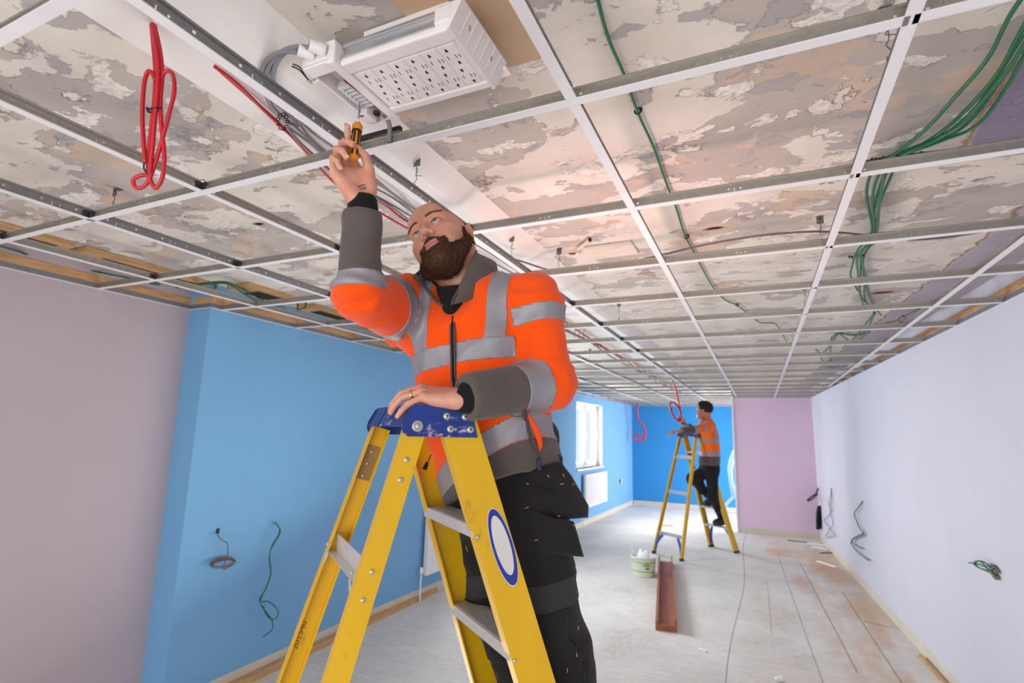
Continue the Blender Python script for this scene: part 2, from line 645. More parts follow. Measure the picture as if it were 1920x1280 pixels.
mb = MB()
wall_panel(mb, (-2.1, YF), (2.2, YF), 0, ZC, (0, 1))
structure(mb.build('wall_far_blue', M_deepblue))
mb = MB()
wall_panel(mb, (0.535, YP), (xr(YP) + 0.05, YP), 0, ZC, (0, 1), 0.1)
structure(mb.build('wall_pink', M_pink))
mb = MB()
mb.box2((0.505, YP - 0.012, 0), (0.535, YP + 0.112, ZC), 0, 0.003)
structure(mb.build('trim_partition_end', M_white))
mb = MB()
wall_panel(mb, (xr(Y0), Y0), (xr(YP + 0.05), YP + 0.05), 0, ZC, (1, 0))
structure(mb.build('wall_right', M_pale))


def skirting(name, pts, out, h=0.09, th=0.018):
    mb = MB()
    for a, b in zip(pts[:-1], pts[1:]):
        mb.beam((a[0], a[1], 0), (b[0], b[1], 0), [(0, 0), (0, h), (-th * 0.4, h), (-th, h - 0.012), (-th, 0)] if out < 0 else [(0, 0), (th, 0), (th, h - 0.012), (th * 0.4, h), (0, h)], (0, 0, 1))
    return structure(mb.build(name, M_skirt))


e = 0.001
skirting('baseboard_left', [(xl(1.111) + e, 1.10), (xl(2.74) + e, 2.75), (xl(YF) + e, YF)], 1)
skirting('baseboard_far', [(-1.83, YF - e), (1.8, YF - e)], 1)
skirting('baseboard_pink', [(0.54, YP - e), (xr(YP), YP - e)], 1, 0.1)
skirting('baseboard_right', [(xr(YP) - e, YP), (xr(-1) - e, -1)], 1)

# windows ----------------------------------------------------------
M_upvc = mat('white_window_plastic', (244, 246, 248), 0.3, var=0.01)
n = NT('window_glass')
tr = n.n('ShaderNodeBsdfTransparent')
gl = n.n('ShaderNodeBsdfGlossy', i_Roughness=0.02)
fw = n.n('ShaderNodeLayerWeight', i_Blend=0.5)
fr = n.math('MULTIPLY_ADD', n.math('POWER', fw.outputs['Facing'], 4.0), 0.4, 0.04)
mx = n.n('ShaderNodeMixShader')
n.l(fr, mx.inputs[0]); n.l(tr.outputs[0], mx.inputs[1]); n.l(gl.outputs[0], mx.inputs[2])
n.l(mx.outputs[0], n.t.nodes['Material Output'].inputs['Surface'])
M_glass = n.m


def window(name, w):
    y0, y1, z0, z1 = w
    xa, xb = xl(y0), xl(y1)
    root = structure(empty(name, (xa - 0.15, y0, z0)))
    ang = math.atan2(xb - xa, y1 - y0)
    root.rotation_euler = (0, 0, -ang)
    W, H = math.hypot(xb - xa, y1 - y0), z1 - z0
    mb = MB()                                    # outer frame, local y along the wall, x into the room
    t = 0.06
    mb.box2((-0.03, 0, 0), (0.04, t, H)); mb.box2((-0.03, W - t, 0), (0.04, W, H))
    mb.box2((-0.03, 0, 0), (0.04, W, t)); mb.box2((-0.03, 0, H - t), (0.04, W, H))
    mb.box2((-0.03, W / 2 - 0.035, 0), (0.04, W / 2 + 0.035, H))
    mb.build('window_frame', M_upvc, root)
    for k in range(2):
        a = t + k * (W / 2 - t / 2 + 0.005)
        b = a + W / 2 - t - 0.035
        mb = MB()
        s = 0.045
        mb.box2((0.0, a, t), (0.055, a + s, H - t), 0, 0.004); mb.box2((0.0, b - s, t), (0.055, b, H - t), 0, 0.004)
        mb.box2((0.0, a, t), (0.055, b, t + s), 0, 0.004); mb.box2((0.0, a, H - t - s), (0.055, b, H - t), 0, 0.004)
        mb.box2((0.055, b - 0.032, H * 0.45), (0.075, b - 0.014, H * 0.58), 0, 0.004)
        mb.build('window_sash', M_upvc, root)
        mb = MB()
        mb.box2((0.02, a + s, t + s), (0.026, b - s, H - t - s))
        mb.build('window_pane', M_glass, root)
    mb = MB()
    mb.box2((0.04, -0.0, -0.025), (0.19, W, 0.0), 0, 0.004)
    mb.build('window_sill', M_white, root)
    mb = MB()                                     # painted reveal
    mb.box2((0.04, 0.0, 0.0), (0.149, 0.008, H)); mb.box2((0.04, W - 0.008, 0), (0.149, W, H)); mb.box2((0.04, 0, H - 0.008), (0.149, W, H))
    mb.build('window_reveal', M_white, root)
    return root


window('window_1', W1)
window('window_2', W2)
# ================================================================== suspended ceiling grid
def steel(name, rgb, rough, stitch=None):
    n = NT(name)
    v = n.coords((1, 1, 1))
    c = lin(*rgb)
    f = n.noise(v, 60, 5, 0.7)
    n.color(n.ramp(f, [(0.3, tuple(x * 0.86 for x in c)), (0.7, tuple(min(1, x * 1.08) for x in c))]))
    n.set(Metallic=0.75, Roughness=rough)
    if stitch:
        # pressed stitch line: a row of short upright dents along one axis, inside a band of height
        sep = n.n('ShaderNodeSeparateXYZ')
        n.l(v, sep.inputs[0])
        along = sep.outputs[0 if stitch == 'X' else 1]
        w = n.math('SINE', n.math('MULTIPLY', along, 2 * PI / 0.0075))
        z = sep.outputs[2]
        band = n.math('MULTIPLY', n.math('GREATER_THAN', z, 0.012), n.math('LESS_THAN', z, 0.024))
        hh = n.math('MULTIPLY', n.math('GREATER_THAN', w, 0.2), band)
        n.bump(hh, 0.8, 0.0015)
    return n.m


M_galvx = steel('galvanised_steel_cross', (176, 172, 164), 0.42, 'X')
M_galvy = steel('galvanised_steel_main', (150, 154, 156), 0.40, None)
M_galvs = steel('galvanised_steel_short', (176, 172, 166), 0.42, 'Y')
M_cap = mat('white_enamelled_steel', (232, 230, 232), 0.38, var=0.02)
M_dark = mat('dark_steel', (52, 54, 58), 0.5, 0.6)  # plain dark steel colour
M_wire = mat('steel_hanger_wire', (120, 118, 116), 0.45, 0.8)


def tee_meshes(L, axis, main=False, pitch=None):
    """white face cap + pierced web with a bulb on top; runs from the origin along +X or +Y, face at z = 0."""
    w = 0.024
    cap = MB()
    hw = w / 2
    prof = [(-hw, 0.0), (hw, 0.0), (hw, 0.0022), (hw - 0.0008, 0.003), (-hw + 0.0008, 0.003), (-hw, 0.0022)]
    a, b = Vector((0.0008, 0, 0)), (Vector((L - 0.0008, 0, 0)) if axis == 'X' else Vector((0, L - 0.0008, 0)))
    if axis == 'Y':
        a = Vector((0, 0.0008, 0))
    cap.beam(a, b, prof, (0, 0, 1))
    web = MB()
    h = 0.038 if main else 0.034
    holes = []
    if main:
        k = 0
        x = 0.05
        while x < L - 0.03:
            holes.append((x - 0.0035, x + 0.0035, 0.014, 0.021))
            if k % 2 == 0:
                holes.append((x + 0.028, x + 0.031, 0.006, 0.018))
                holes.append((x + 0.050, x + 0.055, 0.010, 0.016))
            x += 0.1
            k += 1
    else:
        for c in ([L / 2] if L < 0.8 else [L / 4, L / 2, 3 * L / 4]):
            holes += [(c - 0.0012, c + 0.0012, 0.006, 0.017), (c - 0.019, c - 0.0135, 0.011, 0.0165), (c + 0.0135, c + 0.019, 0.011, 0.0165)]
        holes += [(0.018, 0.024, 0.008, 0.014), (L - 0.024, L - 0.018, 0.008, 0.014)]
    up = Vector((0, 0, 0.003))
    web.strip(a + up, b + up, h - 0.009, holes, 0.0012)
    if not main:
        nn = int((L - 0.06) / 0.0075)
        for i in range(nn):
            s_ = 0.03 + i * 0.0075
            if abs((s_ % 0.3) - 0.0) < 0.024 or abs((s_ % 0.3) - 0.3) < 0.024:
                continue
            for sg in (-1, 1):
                o_ = Vector((s_, sg * 0.0011, 0.018)) if axis == 'X' else Vector((sg * 0.0011, s_, 0.018))
                web.box(o_, (0.0036, 0.0018, 0.0075) if axis == 'X' else (0.0018, 0.0036, 0.0075))
    bulb = [(-0.0033, 0), (0.0033, 0), (0.0036, 0.005), (0.002, 0.0075), (-0.002, 0.0075), (-0.0036, 0.005)]
    web.beam(a + Vector((0, 0, h - 0.0065)), b + Vector((0, 0, h - 0.0065)), bulb, (0, 0, 1))
    return cap, web


ORD = ['', 'first', 'second', 'third', 'fourth', 'fifth', 'sixth', 'seventh', 'eighth', 'ninth', 'tenth', 'eleventh', 'twelfth', 'thirteenth',
       'fourteenth', 'fifteenth', 'sixteenth', 'seventeenth', 'eighteenth', 'nineteenth', 'twentieth', 'twenty-first']
GP = 0.5985


def row_y(j):
    return GP * j


def place_tee(proto, name, loc, label, cat, group):
    if not proto.get('_used'):
        proto['_used'] = 1
        o = proto
    else:
        o = proto.copy()
        COL.objects.link(o)
        for ch in PROTO_KIDS[proto.name]:
            c = ch.copy()
            COL.objects.link(c)
            c.parent = o
    o.location = loc
    if '_used' in o and o is not proto:
        del o['_used']
    return tag(o, label, cat, group)


PROTO_KIDS = {}


def tee_proto(name, L, axis, main=False):
    root = empty(name)
    cap, web = tee_meshes(L, axis, main)
    c1 = cap.build('face_cap', M_cap, root)
    c2 = web.build('pierced_web', M_galvy if main else (M_galvx if axis == 'X' else M_galvs), root)
    PROTO_KIDS[root.name] = [c1, c2]
    return root


# three long main tees
for x, lab in ((-1.2, 'long white-faced main tee on the blue-window-wall side, two bays out from the plaster beam'),
               (0.0, 'long galvanised main tee running directly under the white plaster beam past the raised hand'),
               (1.2, 'long white-faced main tee crossing the ceiling nearest the green cable bundle')):
    yend = YF - 0.03 if x < 0.5 else YP - 0.02
    L = yend + 1.4
    r = tee_proto('grid_main_tee', L, 'Y', True)
    r.location = (x, -1.4, ZG)
    tag(r, lab, 'ceiling tee', 'long main tees of the ceiling grid')

# 1200 cross tees between the mains, and cut pieces to the walls
P12 = tee_proto('grid_cross_tee', 1.2 - 0.004, 'X')
ZN = ('at the blue-wall edge', 'in the blue-wall half', 'in the green-cable half', 'at the pale-wall edge')
for j in range(-1, 20):
    y = row_y(j)
    if j < 0:
        rowname = 'one row before the raised hand'
    elif j == 0:
        rowname = 'in the row crossing the raised hand'
    else:
        rowname = ORD[j] + ' row beyond the raised hand'
    spans = [(-1.2, 0.0, 1), (0.0, 1.2, 2)] if y < YP - 0.05 else [(-1.2, 0.0, 1), (0.0, 1.2, 2)]
    for x0, x1, z in spans:
        place_tee(P12, 'grid_cross_tee', (x0 + 0.002, y, ZG), 'cross tee %s %s' % (rowname, ZN[z]), 'ceiling tee', 'cross tees of the ceiling grid')
    for x0, x1, z in [(xl(y) + 0.004, -1.2, 0)] + ([(1.2, xr(y) - 0.004, 3)] if y < YP - 0.05 else []):
        r = tee_proto('grid_cross_tee', x1 - x0 - 0.004, 'X')
        r.location = (x0 + 0.002, y, ZG)
        tag(r, 'cut cross tee %s %s' % (rowname, ZN[z]), 'ceiling tee', 'cross tees of the ceiling grid')

# 600 tees between the rows
P6 = tee_proto('grid_short_tee', GP - 0.026, 'Y')
LN = {-1.8: 'along the blue wall', -0.6: 'in the blue-wall half', 0.6: 'along the single green cable', 1.8: 'along the pale wall'}
for xk in (-1.8, -0.6, 0.6, 1.8):
    for j in range(-2, 19):
        y = row_y(j)
        ym = y + 0.3
        if xk == 1.8 and (xr(ym) < 1.86 or ym > YP - 0.2):
            continue
        if xk == -1.8 and xl(ym + 0.3) > -1.86:
            continue
        if xk == 0.6 and ym > YP - 0.1 or j < -1:
            continue
        w = 'just before the raised hand' if j < 0 else ('just beyond the raised hand' if j == 0 else 'after the %s row past the hand' % ORD[j])
        place_tee(P6, 'grid_short_tee', (xk, y + 0.013, ZG), 'short tee %s, %s' % (LN[xk], w), 'ceiling tee', 'short tees of the ceiling grid')

# dark locking clips at the crossings
M_clip = mat('black_clip_steel', (66, 68, 74), 0.4, 0.5)


def clip_mb():
    mb = MB()
    mb.box((0.012, -0.010, 0.017), (0.02, 0.004, 0.022), 0, None, 0.001)
    mb.box((0.004, -0.020, 0.017), (0.004, 0.02, 0.022), 0, None, 0.001)
    mb.tube([(0.02, -0.012, 0.006), (0.02, -0.014, 0.03), (0.008, -0.02, 0.032)], 0.0012, 6)
    return mb


clip0 = clip_mb().build('tee_clip', M_clip)
k = 0
for xk, nm, js_ in ((-1.2, 'outer main tee', (0, 1, 2)), (-0.6, 'red-coil tee line', (0, 1)), (0.0, 'beam main tee', (1, 3, 4, 5, 6)), (-1.8, 'blue-wall tee line', (0, 1))):
    for j in js_:
        o = clip0 if k == 0 else clip0.copy()
        if k:
            COL.objects.link(o)
        o.location = (xk + 0.001, row_y(j), ZG)
        tag(o, 'dark steel clip where the %s meets %s' % (nm, 'the row at the raised hand' if j == 0 else 'the %s row beyond the hand' % ORD[j]), 'clip', 'clips at the grid crossings')
        k += 1


# wall angle and timber battens round the edge ----------------------
def wall_angle(name, pts, out):
    mb, mg = MB(), MB()
    s = out
    for a, b in zip(pts[:-1], pts[1:]):
        a3, b3 = Vector((a[0], a[1], ZG - 0.003)), Vector((b[0], b[1], ZG - 0.003))
        mb.beam(a3, b3, [(0, 0), (0.022 * s, 0), (0.022 * s, 0.002), (0.001 * s, 0.002), (0.001 * s, 0.004), (0, 0.004)], (0, 0, 1))
        mg.beam(a3 + Vector((0, 0, 0.004)), b3 + Vector((0, 0, 0.004)), [(0, 0), (0.004 * s, 0), (0.004 * s, 0.026), (0, 0.026)], (0, 0, 1))
    r = structure(empty(name, (0, 0, 0)))
    mb.build('angle_face', M_cap, r)
    mg.build('angle_upstand', M_galvy, r)
    return r


wall_angle('trim_1', [(-2.278, -1.4), (-2.278, 1.108), (-2.088, 1.108), (xl(2.74) + 0.002, 2.75), (xl(YF) + 0.002, YF - 0.002), (1.8, YF - 0.002)], 1)
wall_angle('trim_2', [(0.54, YP - 0.002), (xr(YP) - 0.002, YP - 0.002), (xr(-1.4) - 0.002, -1.4)], 1)


TRIM_N = [2]


def batten(a, b, z, d=0.02, h=0.042, side=1):
    TRIM_N[0] += 1
    mb = MB()
    mb.beam((a[0], a[1], z), (b[0], b[1], z), [(0, 0), (d * side, 0), (d * side, h), (0, h)], (0, 0, 1))
    return structure(mb.build('trim_%d' % TRIM_N[0], M_pine))


zb = ZG + 0.03
batten((-2.278, -1.4), (-2.278, 1.10), zb)
batten((-2.256, 1.108), (-2.07, 1.108), zb)
batten((-2.088, 1.13), (xl(2.74) + 0.002, 2.74), zb)
batten((xl(2.76) + 0.002, 2.76), (xl(YF) + 0.002, YF - 0.03), zb)
batten((xr(YP) - 0.002, YP - 0.01), (xr(-1.4) - 0.002, -1.4), zb)
# broken laths and noggins where the old plaster stops at the blue wall
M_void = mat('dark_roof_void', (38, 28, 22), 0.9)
k = 0
for y0, y1, xo, zz, lab in ((-0.5, 0.35, 0.33, 0.095, 'pine noggin beside the green cables above the lilac wall, nearer end'), (0.40, 1.06, 0.33, 0.095, 'pine noggin beside the green cables above the lilac wall, by the corner'),
                            (1.16, 1.62, 0.36, 0.085, 'wide pine lath above the corner of the near blue wall'), (1.72, 2.2, 0.34, 0.09, 'pine lath beside the upright bracket above the near blue wall'),
                            (2.3, 3.1, 0.33, 0.09, 'pine lath above the blue wall where it changes angle')):
    xa = xl((y0 + y1) / 2)
    mb = MB()
    mb.box2((xa + 0.06, y0, ZC - 0.030), (xa + xo - 0.10, y1, ZC - 0.001), 0, 0.002)
    o = mb.build('timber_noggin', M_pine)
    tag(o, lab, 'timber', 'pine noggins under the old ceiling edge')
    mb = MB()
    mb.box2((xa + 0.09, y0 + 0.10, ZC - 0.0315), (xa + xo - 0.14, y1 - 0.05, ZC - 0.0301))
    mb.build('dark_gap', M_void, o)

# plaster beam ------------------------------------------------------
M_plaster = mat('white_plaster', (238, 234, 230), 0.7, var=0.03, vscale=3, bump=0.05, bscale=200)
mb = MB()
y0, y1 = -1.4, YF
zs = 2.405
mb.hexa([(-0.27, y0, zs), (-0.27, y1, zs), (-0.03, y1, zs), (-0.03, y0, zs), (-0.31, y0, ZC), (-0.31, y1, ZC), (0.055, y1, ZC), (0.055, y0, ZC)])
structure(mb.build('ceiling_beam', M_plaster))

# hangers -----------------------------------------------------------
def hanger(x, y, ztop, lab, twist=True, k=0):
    r = empty('grid_hanger', (x, y, ZG + 0.036), 0, lab, 'hanger', 'wire hangers of the ceiling grid')
    mb = MB()
    h = ztop - ZG - 0.036
    mb.box2((-0.012, -0.001, h - 0.032), (0.012, 0.001, h - 0.001), 0, 0.0005)
    mb.box2((-0.012, -0.001, h - 0.003), (0.012, 0.02, h - 0.001))
    mb.lathe([(0.003, -0.0015), (0.003, 0.0015)], 8, (0, -0.001, h - 0.012), (0, 1, 0), 1)
    mb.build('clip_plate', [M_wire, M_void], r)
    mb = MB()
    rr = random.Random(k)
    pts = [(0, 0, h - 0.03)]
    for t in range(1, 6):
        pts.append((rr.uniform(-.004, .004), rr.uniform(-.003, .003), (h - 0.03) * (1 - t / 6)))
    pts.append((0, 0, -0.012))
    mb.tube(pts, 0.0011, 6)
    mb.tube([(0, 0, h - 0.034), (0.004, 0, h - 0.05), (-0.003, 0.002, h - 0.06), (0.018, 0.002, h - 0.066)], 0.0011, 6)
    mb.tube([(0.005 * math.cos(a), 0.005 * math.sin(a), 0.004 * a / 6 - 0.005) for a in [i * 0.9 for i in range(14)]], 0.001, 5)
    mb.build('twisted_wire', M_wire, r)
    return r


hk = 0
for x, y, lab in ((-1.2, 0.06, 'wire hanger above the outer main tee beside the red cable coil'), (0.0, 0.27, 'twisted wire hanger on the beam main tee just past the raised hand'),
                  (0.0, 0.98, 'wire hanger on the beam main tee level with the bearded head'), (1.2, -0.22, 'dark wire hanger at the near end of the cable-side main tee'),
                  (1.185, 1.26, 'wire hanger with a plate above the cable-side main tee near the black hole'), (1.2, 0.15, 'thin wire hanger twisted on the cable-side main tee beside the raised clip'),
                  (0.12, 1.25, 'pink-lit wire hanger beside the painted-over ceiling alarm'), (1.2, 2.3, 'wire hanger on the cable-side main tee four rows past the hand'),
                  (0.14, 2.35, 'wire hanger beside the beam four rows past the hand'), (1.2, 3.6, 'wire hanger on the cable-side main tee six rows past the hand'),
                  (0.55, 4.9, 'wire hanger far along the short tees by the green cable'), (1.2, 5.0, 'wire hanger on the cable-side main tee eight rows past the hand'),
                  (-0.6, 4.2, 'wire hanger over the short tees between the beam and the window wall'), (-1.2, 5.3, 'wire hanger far along the outer main tee')):
    hanger(x, y, zs if -0.27 < x < -0.02 else ZC if abs(x) > 0.05 else zs + 0.03, lab, True, hk)
    hk += 1
# ================================================================== stepladders
def grp(name, rgb, dirt, stretch):
    n = NT(name)
    v = n.coords(stretch)
    c = lin(*rgb)
    f = n.noise(v, 8, 7, 0.65)
    base = n.ramp(f, [(0.3, tuple(x * 0.9 for x in c)), (0.7, c)])
    d = n.noise(n.coords((1, 1, 0.5)), 16, 8, 0.7)
    base = n.mix(n.ramp(d, [(0.62, 0.0), (0.74, dirt)]), base, lin(120, 84, 20))
    s = n.noise(n.coords((1, 1, 1)), 45, 4, 0.7)
    base = n.mix(n.ramp(s, [(0.73, 0.0), (0.76, dirt * 1.2)]), base, lin(70, 50, 20))
    n.color(base)
    n.set(Roughness=0.42)
    n.b.inputs['Coat Weight'].default_value = 0.15
    n.bump(n.noise(n.coords((30, 30, 2)), 6, 4, 0.7), 0.08, 0.002)
    return n.m


M_frp = grp('yellow_fibreglass', (226, 178, 0), 0.5, (1, 1, 0.15))
n = NT('scuffed_blue_plastic')
v = n.coords()
base = n.ramp(n.noise(v, 14, 5, 0.6), [(0.3, lin(18, 44, 120)), (0.7, lin(28, 60, 144))])
sp = n.noise(n.coords((1, 1, 1.6)), 34, 8, 0.72)
reg = n.noise(v, 9, 3, 0.5)
base = n.mix(n.math('MULTIPLY', n.ramp(sp, [(0.54, 0.0), (0.60, 1.0)]), n.ramp(reg, [(0.46, 0.0), (0.58, 0.9)])), base, lin(200, 202, 206))
sc = n.noise(n.coords((2, 2, 26), (0.5, 0.3, 0)), 14, 5, 0.7)
base = n.mix(n.ramp(sc, [(0.66, 0.0), (0.74, 0.4)]), base, lin(150, 160, 190))
n.color(base)
n.set(Roughness=0.36)
M_bluecap = n.m
M_brace = mat('bright_blue_plastic', (36, 88, 196), 0.4, var=0.05)
M_alu = mat('brushed_aluminium', (226, 226, 224), 0.36, 0.55, 0.06, 30, stretch=(1, 12, 1))
M_rivet = mat('zinc_rivet', (196, 194, 186), 0.35, 0.7)
M_brown = mat('brown_reinforcing_plate', (150, 116, 70), 0.55)
M_rubber = mat('dark_rubber', (44, 44, 48), 0.7)
M_stickw = mat('worn_white_sticker', (214, 212, 206), 0.5, var=0.06, vscale=30)
M_stickb = mat('blue_sticker_print', (34, 52, 150), 0.45)
M_ink = mat('brown_printed_ink', (150, 96, 10), 0.6, var=0)

LAD = dict(w=0.328, L=0.176, top=1.648, hc=0.069, ff=0.564, fr=0.453, sf=0.074, sr=0.101, pitch=0.26)


def rivet(mb, p, nrm, r=0.006, mi=0):
    mb.lathe([(r, -0.001), (r, 0.0012), (r * 0.7, 0.0026), (r * 0.25, 0.003)], 12, p, nrm, mi)


def build_ladder(label, loc, yaw):
    q = LAD
    root = empty('stepladder', loc, yaw, label, 'ladder', 'yellow fibreglass stepladders')
    w2, L2, zt, zb = q['w'] / 2, q['L'] / 2, q['top'], q['top'] - q['hc']
    # blue top cap: hollow tapered tray with two grooves over the rear edge
    mb = MB()
    t = 0.006

    def wedge(y0, y1, x0b, x0t, x1t, x1b, z0, z1):
        mb.hexa([(x0b, y0, z0), (x1b, y0, z0), (x1b, y1, z0), (x0b, y1, z0), (x0t, y0, z1), (x1t, y0, z1), (x1t, y1, z1), (x0t, y1, z1)])
    # side cheeks with rounded lower rear corner
    for s in (-1, 1):
        poly = [(-L2 + 0.014, zb), (-L2 + 0.004, zb + 0.006), (-L2, zb + 0.018), (-L2 + 0.003, zb + 0.032), (-L2 + 0.019, zt - 0.006), (-L2 + 0.026, zt), (L2 - 0.022, zt), (L2 - 0.018, zt - 0.004), (L2, zb)]
        mb.prism([(x, s * w2, z) for x, z in poly], (0, -s * t, 0))
    # top plate and sloping rear wall in three segments with grooves between
    segs = [(-w2 + t, -w2 * 0.30), (-w2 * 0.24, w2 * 0.30), (w2 * 0.38, w2 - t)]
    mb.box2((-L2 + 0.03, -w2 + t, zt - 0.009), (L2 - 0.022, w2 - t, zt - 0.003))
    for a, b in segs:
        mb.hexa([(-L2 + 0.001, a, zb + 0.02), (-L2 + 0.008, a, zb + 0.02), (-L2 + 0.008, b, zb + 0.02), (-L2 + 0.001, b, zb + 0.02),
                 (-L2 + 0.026, a, zt), (-L2 + 0.034, a, zt - 0.006), (-L2 + 0.034, b, zt - 0.006), (-L2 + 0.026, b, zt)])
        mb.box2((-L2 + 0.026, a, zt - 0.006), (L2 - 0.022, b, zt), 0, 0.0015)
    mb.hexa([(-L2 + 0.008, -w2 + t, zb + 0.02), (-L2 + 0.012, -w2 + t, zb + 0.02), (-L2 + 0.012, w2 - t, zb + 0.02), (-L2 + 0.008, w2 - t, zb + 0.02),
             (-L2 + 0.033, -w2 + t, zt - 0.006), (-L2 + 0.038, -w2 + t, zt - 0.006), (-L2 + 0.038, w2 - t, zt - 0.006), (-L2 + 0.033, w2 - t, zt - 0.006)])
    # front lip and a raised hexagonal boss in the middle segment
    mb.hexa([(L2 - 0.008, -w2 + t, zb + 0.03), (L2 - 0.004, -w2 + t, zb + 0.03), (L2 - 0.004, w2 - t, zb + 0.03), (L2 - 0.008, w2 - t, zb + 0.03),
             (L2 - 0.026, -w2 + t, zt - 0.003), (L2 - 0.022, -w2 + t, zt - 0.003), (L2 - 0.022, w2 - t, zt - 0.003), (L2 - 0.026, w2 - t, zt - 0.003)])
    mb.hexa([(-L2 - 0.003, -0.03, zb + 0.02), (-L2 + 0.004, -0.036, zb + 0.02), (-L2 + 0.004, 0.036, zb + 0.02), (-L2 - 0.003, 0.03, zb + 0.02),
             (-L2 + 0.024, -0.03, zt + 0.003), (-L2 + 0.034, -0.034, zt - 0.002), (-L2 + 0.034, 0.034, zt - 0.002), (-L2 + 0.024, 0.03, zt + 0.003)])
    cap = mb.build('top_cap', M_bluecap, root)
    for s in (-1, 1):
        for (x, z) in ((0.012, zb + 0.046), (L2 - 0.032, zb + 0.046), (0.022, zb + 0.018), (L2 - 0.018, zb + 0.018)):
            mb = MB()
            rivet(mb, (x, s * w2, z), (0, s, 0), 0.0085, 0)
            mb.lathe([(0.003, 0.0026), (0.002, 0.0034)], 8, (x, s * w2, z), (0, s, 0), 1)
            mb.build('cap_rivet', [M_rivet, M_rubber], cap)
        mb = MB()
        mb.lathe([(0.0125, -0.001), (0.0125, 0.001), (0.0105, 0.002), (0.0075, 0.0012)], 18, (-L2 + 0.034, s * w2, zb + 0.022), (0, s, 0))
        mb.lathe([(0.0066, 0.0), (0.0066, 0.005), (0.005, 0.006)], 6, (-L2 + 0.034, s * w2, zb + 0.022), (0, s, 0))
        mb.build('pivot_bolt', M_rivet, cap)
    rails = {}
    # front rails: channels with the web outside and flanges turned in
    for s in (-1, 1):
        a = Vector((L2 - 0.046, s * (w2 - t - 0.001), zb + 0.040))
        d = Vector((q['ff'], s * q['sf'], -(zb + 0.0)))
        b = a + d * ((a.z - 0.012) / zb)
        n_ = Vector((0, s, 0))
        W, F, T = 0.084, 0.030, 0.004
        prof = [(-W / 2, 0), (W / 2, 0), (W / 2, -F), (W / 2 - T, -F), (W / 2 - T, -T), (-W / 2 + T, -T), (-W / 2 + T, -F), (-W / 2, -F)]
        mb = MB()
        mb.beam(a, b, prof, n_)
        rl = mb.build('front_rail', M_frp, root)
        rails[('f', s)] = (a, b)
        ax = (b - a).normalized()
        u = n_.cross(ax).normalized()
        fwd = u if u.x > 0 else -u
        for k in range(1, 6):
            z = zt - q['pitch'] * k - 0.012
            p = a + (b - a) * ((a.z - z) / (a.z - b.z))
            out = (n_ - ax * n_.dot(ax)).normalized()
            mb = MB()
            rivet(mb, p - fwd * 0.036 + out * 0.0005, out, 0.0045)
            mb.build('tread_rivet', M_rivet, rl)
        if s < 0:
            # oval sticker on the outer face
            mb = MB()
            out = (n_ - ax * n_.dot(ax)).normalized()
            zc = 1.335
            pc = a + (b - a) * ((a.z - zc) / (a.z - b.z)) + out * 0.0008 + fwd * 0.014
            for rr, hh, mi, up_, sh in ((0.0265, 0.090, 0, 0.0, 0), (0.0250, 0.0875, 1, 0.0004, 0), (0.0185, 0.068, 0, 0.0008, -0.004)):
                ring = [pc + out * up_ + ax * (hh * math.sin(2 * PI * i / 40) + sh) + fwd * (rr * math.cos(2 * PI * i / 40)) for i in range(40)]
                mb.prism(ring, out * 0.0003, mi)
            mb.build('oval_sticker', [M_stickw, M_stickb], rl)
        mb = MB()
        mb.box((b.x, b.y - s * 0.014, 0.016), (0.10, 0.036, 0.032), 0, None, 0.006)
        mb.build('rubber_foot', M_rubber, rl)
    # rear rails
    for s in (-1, 1):
        a = Vector((-L2 + 0.034, s * (w2 - t - 0.001), zb + 0.018))
        d = Vector((-q['fr'], s * q['sr'], -zb))
        b = a + d * ((a.z - 0.012) / zb)
        n_ = Vector((0, s, 0))
        W, F, T = 0.046, 0.026, 0.0035
        prof = [(-W / 2, 0), (W / 2, 0), (W / 2, -F), (W / 2 - T, -F), (W / 2 - T, -T), (-W / 2 + T, -T), (-W / 2 + T, -F), (-W / 2, -F)]
        mb = MB()
        mb.beam(a, b, prof, n_)
        rl = mb.build('rear_rail', M_frp, root)
        rails[('r', s)] = (a, b)
        ax = (b - a).normalized()
        out = (n_ - ax * n_.dot(ax)).normalized()
        mb = MB()                                  # reinforcing plate inside the channel
        mb.beam(a - out * 0.0042 + ax * 0.05, a - out * 0.0042 + ax * 0.14, [(-0.019, 0), (0.019, 0), (0.019, -0.002), (-0.019, -0.002)], n_)
        pl = mb.build('reinforcing_plate', M_brown, rl)
        for p_, d_, r_ in [(a + ax * k - out * 0.0062, -out, 0.0042) for k in (0.066, 0.098, 0.13)] + [(a + ax * k + out * 0.0002, out, 0.0062) for k in (0.07, 0.112)] + [(a + ax * ((a.z - z) / -ax.z) + out * 0.0002, out, 0.005) for z in (1.315, 1.265, 0.83, 0.28)]:
            mb = MB()
            rivet(mb, p_, d_, r_)
            mb.build('rail_rivet', M_rivet, rl)
        mb = MB()
        mb.box((b.x, b.y - s * 0.012, 0.016), (0.06, 0.032, 0.032), 0, None, 0.006)
        mb.build('rubber_foot', M_rubber, rl)
